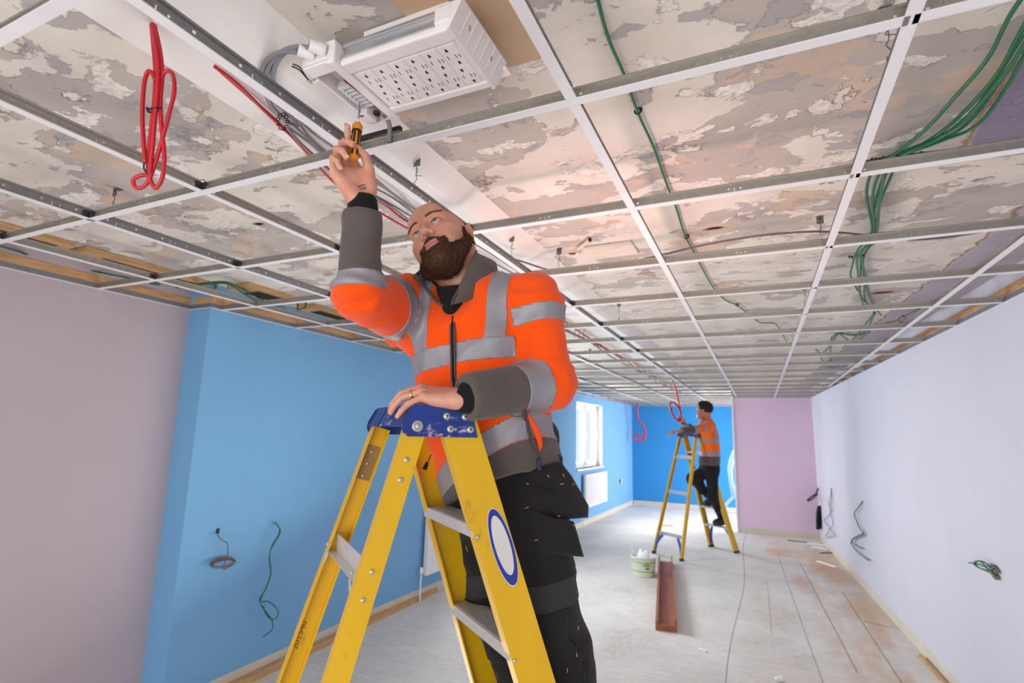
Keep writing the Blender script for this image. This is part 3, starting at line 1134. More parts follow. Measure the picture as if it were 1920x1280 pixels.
    # ribbed aluminium treads between the front rails
    for k in range(1, 6):
        z = zt - q['pitch'] * k
        (a1, b1), (a2, b2) = rails[('f', -1)], rails[('f', 1)]
        p1 = a1 + (b1 - a1) * ((a1.z - z) / (a1.z - b1.z))
        p2 = a2 + (b2 - a2) * ((a2.z - z) / (a2.z - b2.z))
        mb = MB()
        y0, y1, xc, D = p1.y + 0.0045, p2.y - 0.0045, p1.x, 0.080
        prof = [(-D / 2, -0.026), (-D / 2, -0.001)]
        nr = 13
        for i in range(nr):
            x0 = -D / 2 + 0.006 + i * (D - 0.012) / nr
            x1 = x0 + (D - 0.012) / nr
            prof += [(x0, -0.0022), (x0 + 0.0004, 0.0), (x1 - 0.0026, 0.0), (x1 - 0.0022, -0.0022)]
        prof += [(D / 2, -0.001), (D / 2, -0.026), (D / 2 - 0.002, -0.026), (D / 2 - 0.002, -0.005), (-D / 2 + 0.002, -0.005), (-D / 2 + 0.002, -0.026)]
        mb.beam((xc, y0, z), (xc, y1, z), [(-x, h) for x, h in prof], (0, 0, 1))
        mb.build('tread', M_alu, root)
    # rear spreader bars with gusset straps
    for z in (1.31, 0.83, 0.28):
        (a1, b1), (a2, b2) = rails[('r', -1)], rails[('r', 1)]
        p1 = a1 + (b1 - a1) * ((a1.z - z) / (a1.z - b1.z))
        p2 = a2 + (b2 - a2) * ((a2.z - z) / (a2.z - b2.z))
        mb = MB()
        o = Vector((-0.018, 0, 0))
        prof = [(-0.013, 0.022), (-0.011, 0.022), (-0.011, -0.020), (0.008, -0.020), (0.008, -0.022), (-0.013, -0.022)]
        mb.beam(p1 + o + Vector((0, 0.002, 0)), p2 + o - Vector((0, 0.002, 0)), [(u, v_) for u, v_ in prof], (0, 0, 1))
        br = mb.build('rear_bar', M_alu, root)
        for p, s in ((p1, 1), (p2, -1)):
            mb = MB()
            rivet(mb, p + Vector((-0.0312, s * 0.03, 0)), (-1, 0, 0), 0.004)
            mb.build('bar_rivet', M_rivet, br)
        if z > 1:
            for p, s in ((p1, 1), (p2, -1)):
                mb = MB()
                mb.beam(p + Vector((-0.030, s * 0.045, -0.016)), p + Vector((-0.034, s * -0.002, -0.062)), [(-0.006, 0), (0.006, 0), (0.006, 0.002), (-0.006, 0.002)], (-1, 0, 0))
                mb.build('gusset_strap', M_alu, br)
    # blue knee braces at the bottom
    for side, zz in (('f', zt - 5 * q['pitch'] - 0.02), ('r', 0.26)):
        for s in (-1, 1):
            a, b = rails[(side, s)]
            p0 = a + (b - a) * ((a.z - zz) / (a.z - b.z))
            p1 = a + (b - a) * ((a.z - 0.06) / (a.z - b.z))
            mb = MB()
            mid = (p0 + p1) / 2 - Vector((0, s * 0.03, 0))
            off = 0.02 if side == 'f' else -0.012
            pts = [p0 + Vector((off, -s * 0.11, 0)), mid + Vector((off, -s * 0.02, 0.01)), p1 + Vector((off, -s * 0.012, 0))]
            pts = catmull(pts, 5)
            for c0, c1 in zip(pts[:-1], pts[1:]):
                mb.beam(c0, c1, [(-0.021, -0.003), (0.021, -0.003), (0.021, 0.003), (-0.021, 0.003)], (1, 0, 0))
            mb.build('knee_brace', M_brace, root)
    return root, rails


LOC1, YAW1 = (0.168, 0.110, 0.0), 0.918
ladder, LR = build_ladder('yellow fibreglass stepladder with scuffed blue top under the bearded worker', LOC1, YAW1)
a, b = LR[('r', 1)]
# printed number on the inside of the far rear rail
cu = bpy.data.curves.new('printed_number', 'FONT')
cu.body = '201540'
cu.size = 0.022
cu.extrude = 0.0002
ax = (b - a).normalized()
nn = Vector((0, -1, 0))
out = (nn - ax * nn.dot(ax)).normalized()
side = out.cross(ax)
cu.materials.append(M_ink)
_t = bpy.data.objects.new('_t', cu)
COL.objects.link(_t)
bpy.context.view_layer.update()
me = bpy.data.meshes.new_from_object(_t.evaluated_get(bpy.context.evaluated_depsgraph_get()))
bpy.data.objects.remove(_t)
bpy.data.curves.remove(cu)
tx = bpy.data.objects.new('printed_number', me)
COL.objects.link(tx)
p = a + (b - a) * ((a.z - 1.06) / (a.z - b.z)) + out * 0.0045 + side * -0.004
mm = Matrix.Identity(4)
xd, yd, zd = -ax, out.cross(-ax), out
for i in range(3):
    mm[i][0], mm[i][1], mm[i][2], mm[i][3] = xd[i], yd[i], zd[i], p[i]
tx.parent = [o for o in bpy.data.objects if o.parent == ladder and o.name.startswith('rear_rail')][-1]
tx.matrix_basis = mm

LOC2, YAW2 = (0.03, 7.12, 0.0), 0.955
ladder2 = copy_tree(ladder)
ladder2.location, ladder2.rotation_euler = LOC2, (0, 0, YAW2)
tag(ladder2, 'yellow stepladder standing by the plaster bucket under the dark-haired worker')
# ================================================================== soft bodies: distance fields turned into meshes
def V3(*a):
    return np.array(a, float)


def unit(v):
    v = np.asarray(v, float)
    return v / np.linalg.norm(v)


class Field:
    def __init__(self, lo, hi, h):
        self.lo, self.h = np.asarray(lo, float), h
        n = np.ceil((np.asarray(hi, float) - self.lo) / h).astype(int) + 1
        self.n = n
        self.d = np.full(n, 0.05 + 4 * h, np.float32)
        self.ax = [self.lo[i] + h * np.arange(n[i]) for i in range(3)]

    def blk(self, lo, hi):
        i0 = np.maximum(0, np.floor((np.asarray(lo) - self.lo) / self.h).astype(int))
        i1 = np.minimum(self.n, np.ceil((np.asarray(hi) - self.lo) / self.h).astype(int) + 1)
        if (i1 <= i0).any():
            return None
        sl = tuple(slice(a, b) for a, b in zip(i0, i1))
        X, Y, Z = np.meshgrid(*[self.ax[i][sl[i]] for i in range(3)], indexing='ij')
        return sl, np.stack([X, Y, Z], -1)

    def put(self, sl, d, k, op='u'):
        a = self.d[sl]
        if op == 'u':
            if k > 0:
                h = np.maximum(k - np.abs(a - d), 0) / k
                self.d[sl] = np.minimum(a, d) - h * h * k * 0.25
            else:
                self.d[sl] = np.minimum(a, d)
        else:
            d = -d
            if k > 0:
                h = np.maximum(k - np.abs(a - d), 0) / k
                self.d[sl] = np.maximum(a, d) + h * h * k * 0.25
            else:
                self.d[sl] = np.maximum(a, d)

    def cone(self, a, b, ra, rb, k=0.01, op='u', flat=None):
        """round cone a -> b; flat = (axis, factor) squeezes the section along an axis."""
        a, b = np.asarray(a, float), np.asarray(b, float)
        m = max(ra, rb) * (1.0 if flat is None else max(1, flat[1])) + k + 0.05 + 4 * self.h if op == 'u' else max(ra, rb) + k + 3 * self.h
        B = self.blk(np.minimum(a, b) - m, np.maximum(a, b) + m)
        if B is None:
            return self
        sl, P = B
        ab = b - a
        L2 = max(ab @ ab, 1e-12)
        q = P - a
        t = np.clip((q @ ab) / L2, 0, 1)
        q = q - t[..., None] * ab
        if flat is not None:
            n = unit(flat[0])
            c = q @ n
            q = q + ((1 / flat[1] - 1) * c)[..., None] * n
        d = np.linalg.norm(q, axis=-1) - (ra + (rb - ra) * t)
        self.put(sl, d.astype(np.float32), k, op)
        return self

    def chain(self, pts, rs, k=0.01, flat=None):
        for i in range(len(pts) - 1):
            self.cone(pts[i], pts[i + 1], rs[i], rs[i + 1], k, 'u', flat)
        return self

    def ell(self, c, r, k=0.01, op='u', R=None):
        c, r = np.asarray(c, float), np.asarray(r, float)
        m = r.max() + k + (0.05 if op == 'u' else 0.0) + 3 * self.h
        B = self.blk(c - m, c + m)
        if B is None:
            return self
        sl, P = B
        q = P - c
        if R is not None:
            q = q @ np.asarray(R)                 # columns of R are the ellipsoid's axes
        k0 = np.linalg.norm(q / r, axis=-1)
        k1 = np.linalg.norm(q / (r * r), axis=-1) + 1e-9
        d = k0 * (k0 - 1) / k1
        d = np.where(k0 < 0.05, -r.min(), d)
        self.put(sl, d.astype(np.float32), k, op)
        return self

    def spine(self, pts, ws, ds, lats, k=0.02):
        """flattened trunk: centres, half widths, half depths and side axes along a chain."""
        pts = [np.asarray(p, float) for p in pts]
        for i in range(len(pts) - 1):
            a, b = pts[i], pts[i + 1]
            m = max(ws[i], ws[i + 1]) + k + 0.06
            B = self.blk(np.minimum(a, b) - m, np.maximum(a, b) + m)
            if B is None:
                continue
            sl, P = B
            ab = b - a
            q = P - a
            t = np.clip((q @ ab) / (ab @ ab), 0, 1)
            q = q - t[..., None] * ab
            lat = unit(unit(lats[i]) + unit(lats[i + 1]))
            ax = unit(ab)
            lat = unit(lat - ax * (lat @ ax))
            fw = np.cross(ax, lat)
            w = ws[i] + (ws[i + 1] - ws[i]) * t
            dd = ds[i] + (ds[i + 1] - ds[i]) * t
            mm = np.minimum(w, dd)
            e = np.sqrt((np.abs(q @ lat) / w) ** 2.3 + (np.abs(q @ fw) / dd) ** 2.3 + (np.abs(q @ ax) / mm) ** 2.3)
            self.put(sl, ((e - 1) * mm).astype(np.float32), k)
        return self

    def plane_cut(self, p, n, k=0.0):
        """removes everything on the n side of the plane."""
        P = np.stack(np.meshgrid(*self.ax, indexing='ij'), -1)
        d = (P - np.asarray(p)) @ unit(n)
        self.put((slice(None),) * 3, (-d).astype(np.float32), k, 's')
        return self

    def value(self, P):
        """trilinear value at points P (n, 3)."""
        g = (np.asarray(P, float) - self.lo) / self.h
        g = np.clip(g, 0, self.n - 1.001)
        i = g.astype(int)
        f = g - i
        out = 0
        for dx in (0, 1):
            for dy in (0, 1):
                for dz in (0, 1):
                    w = (f[:, 0] if dx else 1 - f[:, 0]) * (f[:, 1] if dy else 1 - f[:, 1]) * (f[:, 2] if dz else 1 - f[:, 2])
                    out = out + w * self.d[i[:, 0] + dx, i[:, 1] + dy, i[:, 2] + dz]
        return out

    def hit(self, o, d, far=0.4, outside=False):
        """surface point met going from o along d (from inside outward, or from outside inward)."""
        o, d = np.asarray(o, float), unit(d)
        s = np.linspace(0, far, 400)
        v = self.value(o + s[:, None] * d)
        idx = np.where(v < 0 if outside else v > 0)[0]
        return o + d * (s[idx[0]] if len(idx) else far)

    def mesh(self):
        d = self.d
        ins = d < 0
        c = np.zeros(np.array(d.shape) - 1, np.uint8)
        for dx in (0, 1):
            for dy in (0, 1):
                for dz in (0, 1):
                    c += ins[dx:dx + c.shape[0], dy:dy + c.shape[1], dz:dz + c.shape[2]]
        act = (c > 0) & (c < 8)
        idx = np.full(act.shape, -1, np.int64)
        cells = np.argwhere(act)
        idx[act] = np.arange(len(cells))
        acc = np.zeros((len(cells), 3))
        cnt = np.zeros(len(cells))
        corners = [(0, 0, 0), (1, 0, 0), (0, 1, 0), (1, 1, 0), (0, 0, 1), (1, 0, 1), (0, 1, 1), (1, 1, 1)]
        vals = [d[tuple((cells + np.array(o)).T)] for o in corners]
        for i in range(8):
            for j in range(i + 1, 8):
                oi, oj = np.array(corners[i]), np.array(corners[j])
                if np.abs(oi - oj).sum() != 1:
                    continue
                a, b = vals[i], vals[j]
                mk = (a < 0) != (b < 0)
                t = np.where(mk, a / np.where(mk, a - b, 1), 0)
                acc += np.where(mk[:, None], oi + t[:, None] * (oj - oi), 0)
                cnt += mk
        V = self.lo + (cells + acc / cnt[:, None]) * self.h
        F = []
        for ax in range(3):
            sl0 = [slice(None)] * 3
            sl1 = [slice(None)] * 3
            sl0[ax], sl1[ax] = slice(0, -1), slice(1, None)
            a, b = ins[tuple(sl0)], ins[tuple(sl1)]
            e = np.argwhere(a != b)
            u, w = [x for x in range(3) if x != ax]
            ok = (e[:, u] > 0) & (e[:, w] > 0) & (e[:, u] < act.shape[u]) & (e[:, w] < act.shape[w])
            e = e[ok]
            s = a[tuple(e.T)]
            q = []
            for du, dw in ((-1, -1), (0, -1), (0, 0), (-1, 0)):
                o = e.copy()
                o[:, u] += du
                o[:, w] += dw
                q.append(idx[tuple(o.T)])
            q = np.stack(q, 1)
            flip = s if ax != 1 else ~s
            q[~flip] = q[~flip][:, ::-1]
            F.append(q)
        F = np.concatenate(F)
        F = F[(F >= 0).all(1)]
        return V, F


def vnormals(V, F):
    a = V[F[:, 2]] - V[F[:, 0]]
    b = V[F[:, 3]] - V[F[:, 1]]
    fn = np.cross(a, b)
    N = np.zeros_like(V)
    for i in range(4):
        np.add.at(N, F[:, i], fn)
    return N / (np.linalg.norm(N, axis=1)[:, None] + 1e-12)


def relax(V, F, it=2, w=0.5):
    n = len(V)
    E = np.concatenate([F[:, [0, 1]], F[:, [1, 2]], F[:, [2, 3]], F[:, [3, 0]]])
    E = np.concatenate([E, E[:, ::-1]])
    cnt = np.bincount(E[:, 0], minlength=n)[:, None]
    for _ in range(it):
        S = np.zeros_like(V)
        np.add.at(S, E[:, 0], V[E[:, 1]])
        V = V + (S / np.maximum(cnt, 1) - V) * w
    return V


class Poly:
    """polygon soup with shared vertices that can be cut along level lines of per-vertex scalars."""

    def __init__(self, V, F, A):
        self.V = [tuple(v) for v in V]
        self.F = [tuple(f) for f in F]
        self.A = {k: list(a) for k, a in A.items()}

    def cut(self, name, level):
        """splits every face that straddles the level; returns nothing, faces stay in self.F."""
        s = self.A[name]
        cache = {}
        out = []

        def mid(i, j):
            key = (i, j) if i < j else (j, i)
            if key in cache:
                return cache[key]
            t = (level - s[i]) / (s[j] - s[i])
            p = tuple(self.V[i][c] + t * (self.V[j][c] - self.V[i][c]) for c in range(3))
            self.V.append(p)
            for k_, a in self.A.items():
                a.append(a[i] + t * (a[j] - a[i]) if k_ != name else level)
            cache[key] = len(self.V) - 1
            return cache[key]
        for f in self.F:
            sg = [s[i] >= level for i in f]
            if all(sg) or not any(sg):
                out.append(f)
                continue
            lo, hi = [], []
            n = len(f)
            for a in range(n):
                i, j = f[a], f[(a + 1) % n]
                (hi if sg[a] else lo).append(i)
                if sg[a] != sg[(a + 1) % n]:
                    m_ = mid(i, j)
                    lo.append(m_)
                    hi.append(m_)
            if len(lo) >= 3:
                out.append(tuple(lo))
            if len(hi) >= 3:
                out.append(tuple(hi))
        self.F = out

    def mean(self, name):
        s = self.A[name]
        return [sum(s[i] for i in f) / len(f) for f in self.F]


def link_mesh(name, V, F, mats, parent=None, mi=None, smooth=True):
    me = bpy.data.meshes.new(name)
    me.from_pydata([tuple(v) for v in V], [], [tuple(int(i) for i in f) for f in F])
    for m_ in (mats if isinstance(mats, (list, tuple)) else [mats]):
        me.materials.append(m_)
    if mi is not None:
        me.polygons.foreach_set('material_index', list(mi))
    me.polygons.foreach_set('use_smooth', [smooth] * len(me.polygons))
    me.update()
    o = bpy.data.objects.new(name, me)
    COL.objects.link(o)
    if parent is not None:
        o.parent = parent
        o.matrix_parent_inverse = parent.matrix_world.inverted() if False else Matrix.Translation(-parent.location)
    return o


def sub_mesh(V, F, keep, off=0.0, N=None, thick=0.0):
    """the kept faces as a mesh of their own, lifted along the normals; with thick > 0 the rim is closed."""
    F = [f for f, k_ in zip(F, keep) if k_]
    used = sorted(set(i for f in F for i in f))
    mp = {i: n_ for n_, i in enumerate(used)}
    Vn = np.array([V[i] for i in used])
    if N is not None:
        Nn = np.array([N[i] for i in used])
        top = Vn + Nn * off
    else:
        top = Vn
    F2 = [tuple(mp[i] for i in f) for f in F]
    if thick > 0 and N is not None:
        n0 = len(top)
        low = Vn + Nn * (off - thick)
        edges = {}
        for f in F2:
            for a in range(len(f)):
                e = (f[a], f[(a + 1) % len(f)])
                edges[e] = edges.get(e, 0) + 1
        rim = [e for e in edges if (e[1], e[0]) not in edges]
        F2 = F2 + [(b, a, a + n0, b + n0) for a, b in rim]
        top = np.concatenate([top, low])
    return top, F2


def poly_normals(V, F):
    V = np.array(V)
    N = np.zeros_like(V)
    for f in F:
        a = V[f[1]] - V[f[0]]
        n_ = np.zeros(3)
        for k in range(1, len(f) - 1):
            n_ += np.cross(V[f[k]] - V[f[0]], V[f[k + 1]] - V[f[0]])
        for i in f:
            N[i] += n_
    return N / (np.linalg.norm(N, axis=1)[:, None] + 1e-12)


def fbm(p, oct=3):
    v, a, f = 0.0, 1.0, 1.0
    for _ in range(oct):
        v += a * noise.noise(Vector((p[0] * f, p[1] * f, p[2] * f)))
        a *= 0.5
        f *= 2.0
    return v
# ================================================================== people
def skin_mat(name, rgb, red):
    n = NT(name)
    v = n.coords()
    c = lin(*rgb)
    f = n.noise(v, 30, 5, 0.6)
    base = n.ramp(f, [(0.3, tuple(x * 0.93 for x in c)), (0.7, tuple(min(1, x * 1.05) for x in c))])
    base = n.mix(n.ramp(n.noise(v, 18, 4, 0.55), [(0.42, 0.0), (0.68, 0.45)]), base, lin(*red))
    n.color(base)
    n.set(Roughness=0.5)
    n.b.inputs['Subsurface Weight'].default_value = 0.12
    n.b.inputs['Subsurface Radius'].default_value = (0.012, 0.005, 0.003)
    n.b.inputs['Subsurface Scale'].default_value = 0.5
    n.bump(n.noise(v, 420, 3, 0.6), 0.10, 0.001)
    return n.m


def cloth_mat(name, rgb, rough=0.9, var=0.06, bump=0.35, bscale=700, sheen=0.2, fold=0.25):
    n = NT(name)
    v = n.coords()
    c = lin(*rgb)
    f = n.noise(v, 9, 5, 0.6)
    n.color(n.ramp(f, [(0.3, tuple(x * (1 - var) for x in c)), (0.7, tuple(min(1, x * (1 + var)) for x in c))]))
    n.set(Roughness=rough)
    n.b.inputs['Specular IOR Level'].default_value = 0.2
    n.b.inputs['Sheen Weight'].default_value = sheen
    b1 = n.bump(n.noise(v, 22, 4, 0.55, 0.6), fold, 0.012)
    n.bump(n.noise(v, bscale, 2, 0.6), bump, 0.0012, b1)
    return n.m


M_skin = skin_mat('pale_skin', (214, 158, 134), (196, 104, 86))
M_skin2 = skin_mat('tan_skin', (198, 140, 108), (170, 100, 78))
M_orange = cloth_mat('fluorescent_orange_fleece', (250, 84, 8), var=0.03)
M_orange2 = cloth_mat('bright_orange_fleece', (255, 112, 20), var=0.03)
M_grey = cloth_mat('dark_grey_fleece', (92, 84, 80), var=0.06, bump=0.6)
M_refl = mat('silver_reflective_tape', (148, 146, 152), 0.5, 0.15, 0.05, 20, bump=0.25, bscale=50)
M_black = cloth_mat('black_work_trouser_cotton', (34, 33, 34), var=0.15, sheen=0.1, bump=0.3)
M_charcoal = cloth_mat('charcoal_knee_cordura', (54, 54, 57), var=0.1, sheen=0.1, bump=0.5, bscale=500)
M_tee = cloth_mat('black_base_layer', (26, 25, 27), var=0.05, sheen=0.05)
M_zip = mat('grey_zip', (84, 78, 76), 0.5, 0.2, bump=0.6, bscale=600)
M_pull = mat('navy_zip_pull', (38, 30, 78), 0.5)
M_thread = mat('yellow_stitching', (206, 146, 40), 0.7)
M_gold = mat('gold_ring_metal', (226, 206, 160), 0.25, 0.9, var=0.02)
M_eyew = mat('eye_white', (196, 186, 180), 0.25, var=0.0)
M_iris = mat('blue_grey_iris', (104, 120, 136), 0.2, var=0.1, vscale=300)
M_pupil = mat('pupil_black', (10, 10, 12), 0.1, var=0)
M_lip = mat('lip_skin', (190, 112, 100), 0.45, var=0.05, vscale=60)
M_nail = mat('fingernail', (232, 186, 168), 0.3, var=0.02)
M_tattoo = mat('faded_ink_tattoo', (92, 84, 96), 0.6, var=0.1)


def hair_mat(name, dark, light):
    n = NT(name)
    v = n.coords()
    f = n.noise(v, 160, 3, 0.7)
    g = n.noise(v, 22, 3, 0.5)
    base = n.ramp(f, [(0.3, lin(*dark)), (0.75, lin(*light))])
    base = n.mix(n.math('MULTIPLY', g, 0.4), base, lin(*light))
    n.color(base)
    n.set(Roughness=0.65)
    n.b.inputs['Specular IOR Level'].default_value = 0.25
    return n.m


M_beard = hair_mat('dark_brown_beard', (34, 23, 18), (96, 60, 42))
M_hair = hair_mat('near_black_hair', (18, 15, 14), (48, 38, 32))
M_brow = hair_mat('brown_brow_hair', (96, 66, 50), (142, 102, 78))


def strands(mb, P, N, D, length, r, rng, mi=0, lift=0.35):
    """short tapered hairs at points P, growing along D and lifting off along N."""
    for p, n_, d in zip(P, N, D):
        L = length * rng.uniform(0.6, 1.25)
        d = d + np.array([rng.gauss(0, .25) for _ in range(3)])
        d = unit(unit(d) + n_ * lift)
        s = unit(np.cross(d, n_) + 1e-6)
        q = p + d * L - n_ * L * 0.15
        m1 = p + d * L * 0.5 + n_ * L * 0.08
        w = np.cross(s, d)
        a = [p + s * r, p - s * r * 0.5 + w * r * 0.86, p - s * r * 0.5 - w * r * 0.86]
        b = [m1 + s * r * .8, m1 - s * r * 0.4 + w * r * 0.7, m1 - s * r * 0.4 - w * r * 0.7]
        mb.add(a + b + [q], [(0, 1, 4, 3), (1, 2, 5, 4), (2, 0, 3, 5), (3, 4, 6), (4, 5, 6), (5, 3, 6)], mi, True)


def build_head(pos, H, neck_w, hstep, detail=True, thin=1.0):
    """H: columns his right, forward, up. Returns world verts, faces, local verts, field."""
    pos, H = np.asarray(pos, float), np.asarray(H, float)
    nb = H.T @ (np.asarray(neck_w, float) - pos)
    lo = np.minimum(V3(-.10, -.13, -.19), nb - 0.10)
    hi = np.maximum(V3(.10, .14, .145), nb + 0.10)
    f = Field(lo, hi, hstep)
    f.ell((0, -.018, .030), (.0755, .098, .088), 0)
    f.ell((0, .020, -.030), (.066, .072, .090), .03)
    for s in (-1, 1):
        f.cone((s * .056, -.002, -.066), (s * .020, .064, -.108), .024, .020, .025)
        f.ell((s * .044, .056, -.030), (.024, .024, .022), .02)          # cheekbone
        f.ell((s * .040, .062, -.062), (.020, .020, .026), .02)          # cheek
        f.cone((s * .014, .082, .020), (s * .050, .066, .020), .011, .010, .014)  # brow
    f.ell((0, .074, -.108), (.026, .022, .020), .02)                     # chin
    f.ell((0, .066, .055), (.052, .028, .040), .03)                      # forehead
    f.ell((0, .078, -.078), (.030, .018, .024), .014)                    # muzzle
    if detail:
        for s in (-1, 1):
            f.ell((s * .031, .101, -.001), (.0175, .017, .0115), .010, 's')  # socket
            f.ell((s * .031, .076, -.001), (.0150, .0140, .0140), .003)       # lid ball
        f.cone((0, .086, .012), (0, .108, -.036), .0085, .0105, .010)
        f.ell((0, .109, -.040), (.0125, .0125, .0105), .006)
        for s in (-1, 1):
            f.ell((s * .0135, .098, -.045), (.0085, .0105, .0080), .005)
            f.ell((s * .0068, .1025, -.0525), (.0044, .0072, .0080), .0015, 's')
            f.ell((s * .0305, .0905, -.0025), (.0125, .012, .0054), .0015, 's')  # eye opening
        f.ell((0, .0930, -.0715), (.023, .0080, .0052), .005)
        f.ell((0, .0925, -.0825), (.020, .0082, .0062), .005)
        f.ell((0, .1010, -.0772), (.025, .0120, .0011), .0015, 's')
        f.ell((0, .088, -.096), (.016, .008, .005), .008, 's')
    else:
        f.cone((0, .084, .010), (0, .108, -.040), .009, .011, .01)
    for s in (-1, 1):                                                     # ears
        th = 0.25
        R = np.array([[math.cos(th), -s * math.sin(th) * 0, s * math.sin(th)], [0, 1, 0], [-s * math.sin(th), 0, math.cos(th)]])
        f.ell((s * .0800, -.012, -.010), (.0085, .0195, .0320), .006, 'u', R)
        f.ell((s * .0775, -.006, -.036), (.0075, .011, .012), .006)
        if detail:
            f.ell((s * .0880, -.006, -.008), (.0070, .0110, .0200), .003, 's', R)
            f.ell((s * .0860, -.008, -.010), (.0040, .0060, .0075), .004)
    # neck
    f.cone((0, -.022, -.062), nb, .056 * thin, .064 * thin, .03)
    f.cone((0, -.040, -.02), nb + V3(0, -.015, 0), .050 * thin, .060 * thin, .03)
    if detail:
        f.cone((0, .040, -.110), nb + V3(0, .045, 0.02), .018, .016, .03)
    V, F = f.mesh()
    V = relax(V, F, 1, 0.3)
    return pos + V @ H.T, F, V, f


HAND_MCP = [V3(.092, .027, .002), V3(.097, .006, .005), V3(.091, -.015, .003), V3(.081, -.034, -.002)]
HAND_LEN = [(.045, .026, .021), (.050, .030, .022), (.046, .028, .022), (.036, .021, .019)]
HAND_RAD = [(.0098, .0088, .0080, .0068), (.0100, .0090, .0082, .0070), (.0095, .0086, .0078, .0066), (.0084, .0075, .0068, .0058)]


def build_hand(W, x, z, left, bends, spreads, thumb, hstep=0.002, scale=1.0):
    """W wrist; x towards the knuckles, z out of the back of the hand; thumb: local points CMC.. tip."""
    W, x = np.asarray(W, float), unit(x)
    z = unit(np.asarray(z, float) - x * (np.asarray(z, float) @ x))
    y = np.cross(z, x)
    if left:
        y = -y
    M = np.stack([x, y, z], 1)
    f = Field((-.085, -.09, -.105), (.215, .10, .075), hstep)
    fl = ((0, 0, 1), 0.80)
    f.cone((-.014, 0, 0), (.004, 0, 0), .0265, .0245, 0, 'u', fl)
    for i in range(4):
        m = HAND_MCP[i]
        f.cone((.004, m[1] * 0.55, -.001), m - V3(.004, 0, .003), .0190, .0118, .012, 'u', ((0, 0, 1), 0.92))
    f.cone((.018, .022, -.010), (.060, .030, -.012), .0165, .012, .012)
    f.cone((.014, -.020, -.008), (.062, -.031, -.008), .0160, .0115, .012)
    f.ell((.05, 0, -.008), (.034, .026, .012), .01)
    joints = []
    for i in range(4):
        p = HAND_MCP[i].copy()
        js = [p.copy()]
        ang, sp = 0.0, spreads[i]
        for k in range(3):
            ang += bends[i][k]
            d = V3(math.cos(ang) * math.cos(sp), math.sin(sp), -math.sin(ang) * math.cos(sp))
            p = p + d * HAND_LEN[i][k]
            js.append(p.copy())
        r = HAND_RAD[i]
        f.cone(js[0], js[1], r[0], r[1], .006)
        f.cone(js[1], js[2], r[1], r[2], .002)
        f.cone(js[2], js[3] - (js[3] - js[2]) * 0.25, r[2], r[3], .002)
        f.ell(js[0] + V3(0, 0, .004), (.009, .008, .006), .006)
        joints.append(js)
    t = [np.asarray(q, float) for q in thumb]
    f.cone(t[0], t[1], .0155, .0120, .012)
    f.cone(t[1], t[2], .0118, .0102, .004)
    f.cone(t[2], t[3], .0102, .0082, .003)
    V, F = f.mesh()
    V = relax(V, F, 1, 0.3)
    if left:
        F = F[:, ::-1]
    return W + (V @ M.T) * scale, F, M, [[W + M @ q * scale for q in js] for js in joints], [W + M @ q * scale for q in t]


def nail(p0, p1, up, r, parent):
    """a fingernail on the outer side of the last finger joint."""
    d = unit(p1 - p0)
    up = unit(up - d * (up @ d))
    s = np.cross(d, up)
    mb = MB()
    ring = []
    for i in range(12):
        a = 2 * PI * i / 12
        u, w = math.cos(a) * 0.0058, math.sin(a) * 0.0046
        ring.append(p1 - d * 0.0035 + d * u + s * w + up * (r + 0.0004 - 24 * w * w))
    c = p1 - d * 0.0035 + up * (r + 0.0014)
    mb.add(ring + [c], [(i, (i + 1) % 12, 12) for i in range(12)], 0, True)
    return mb


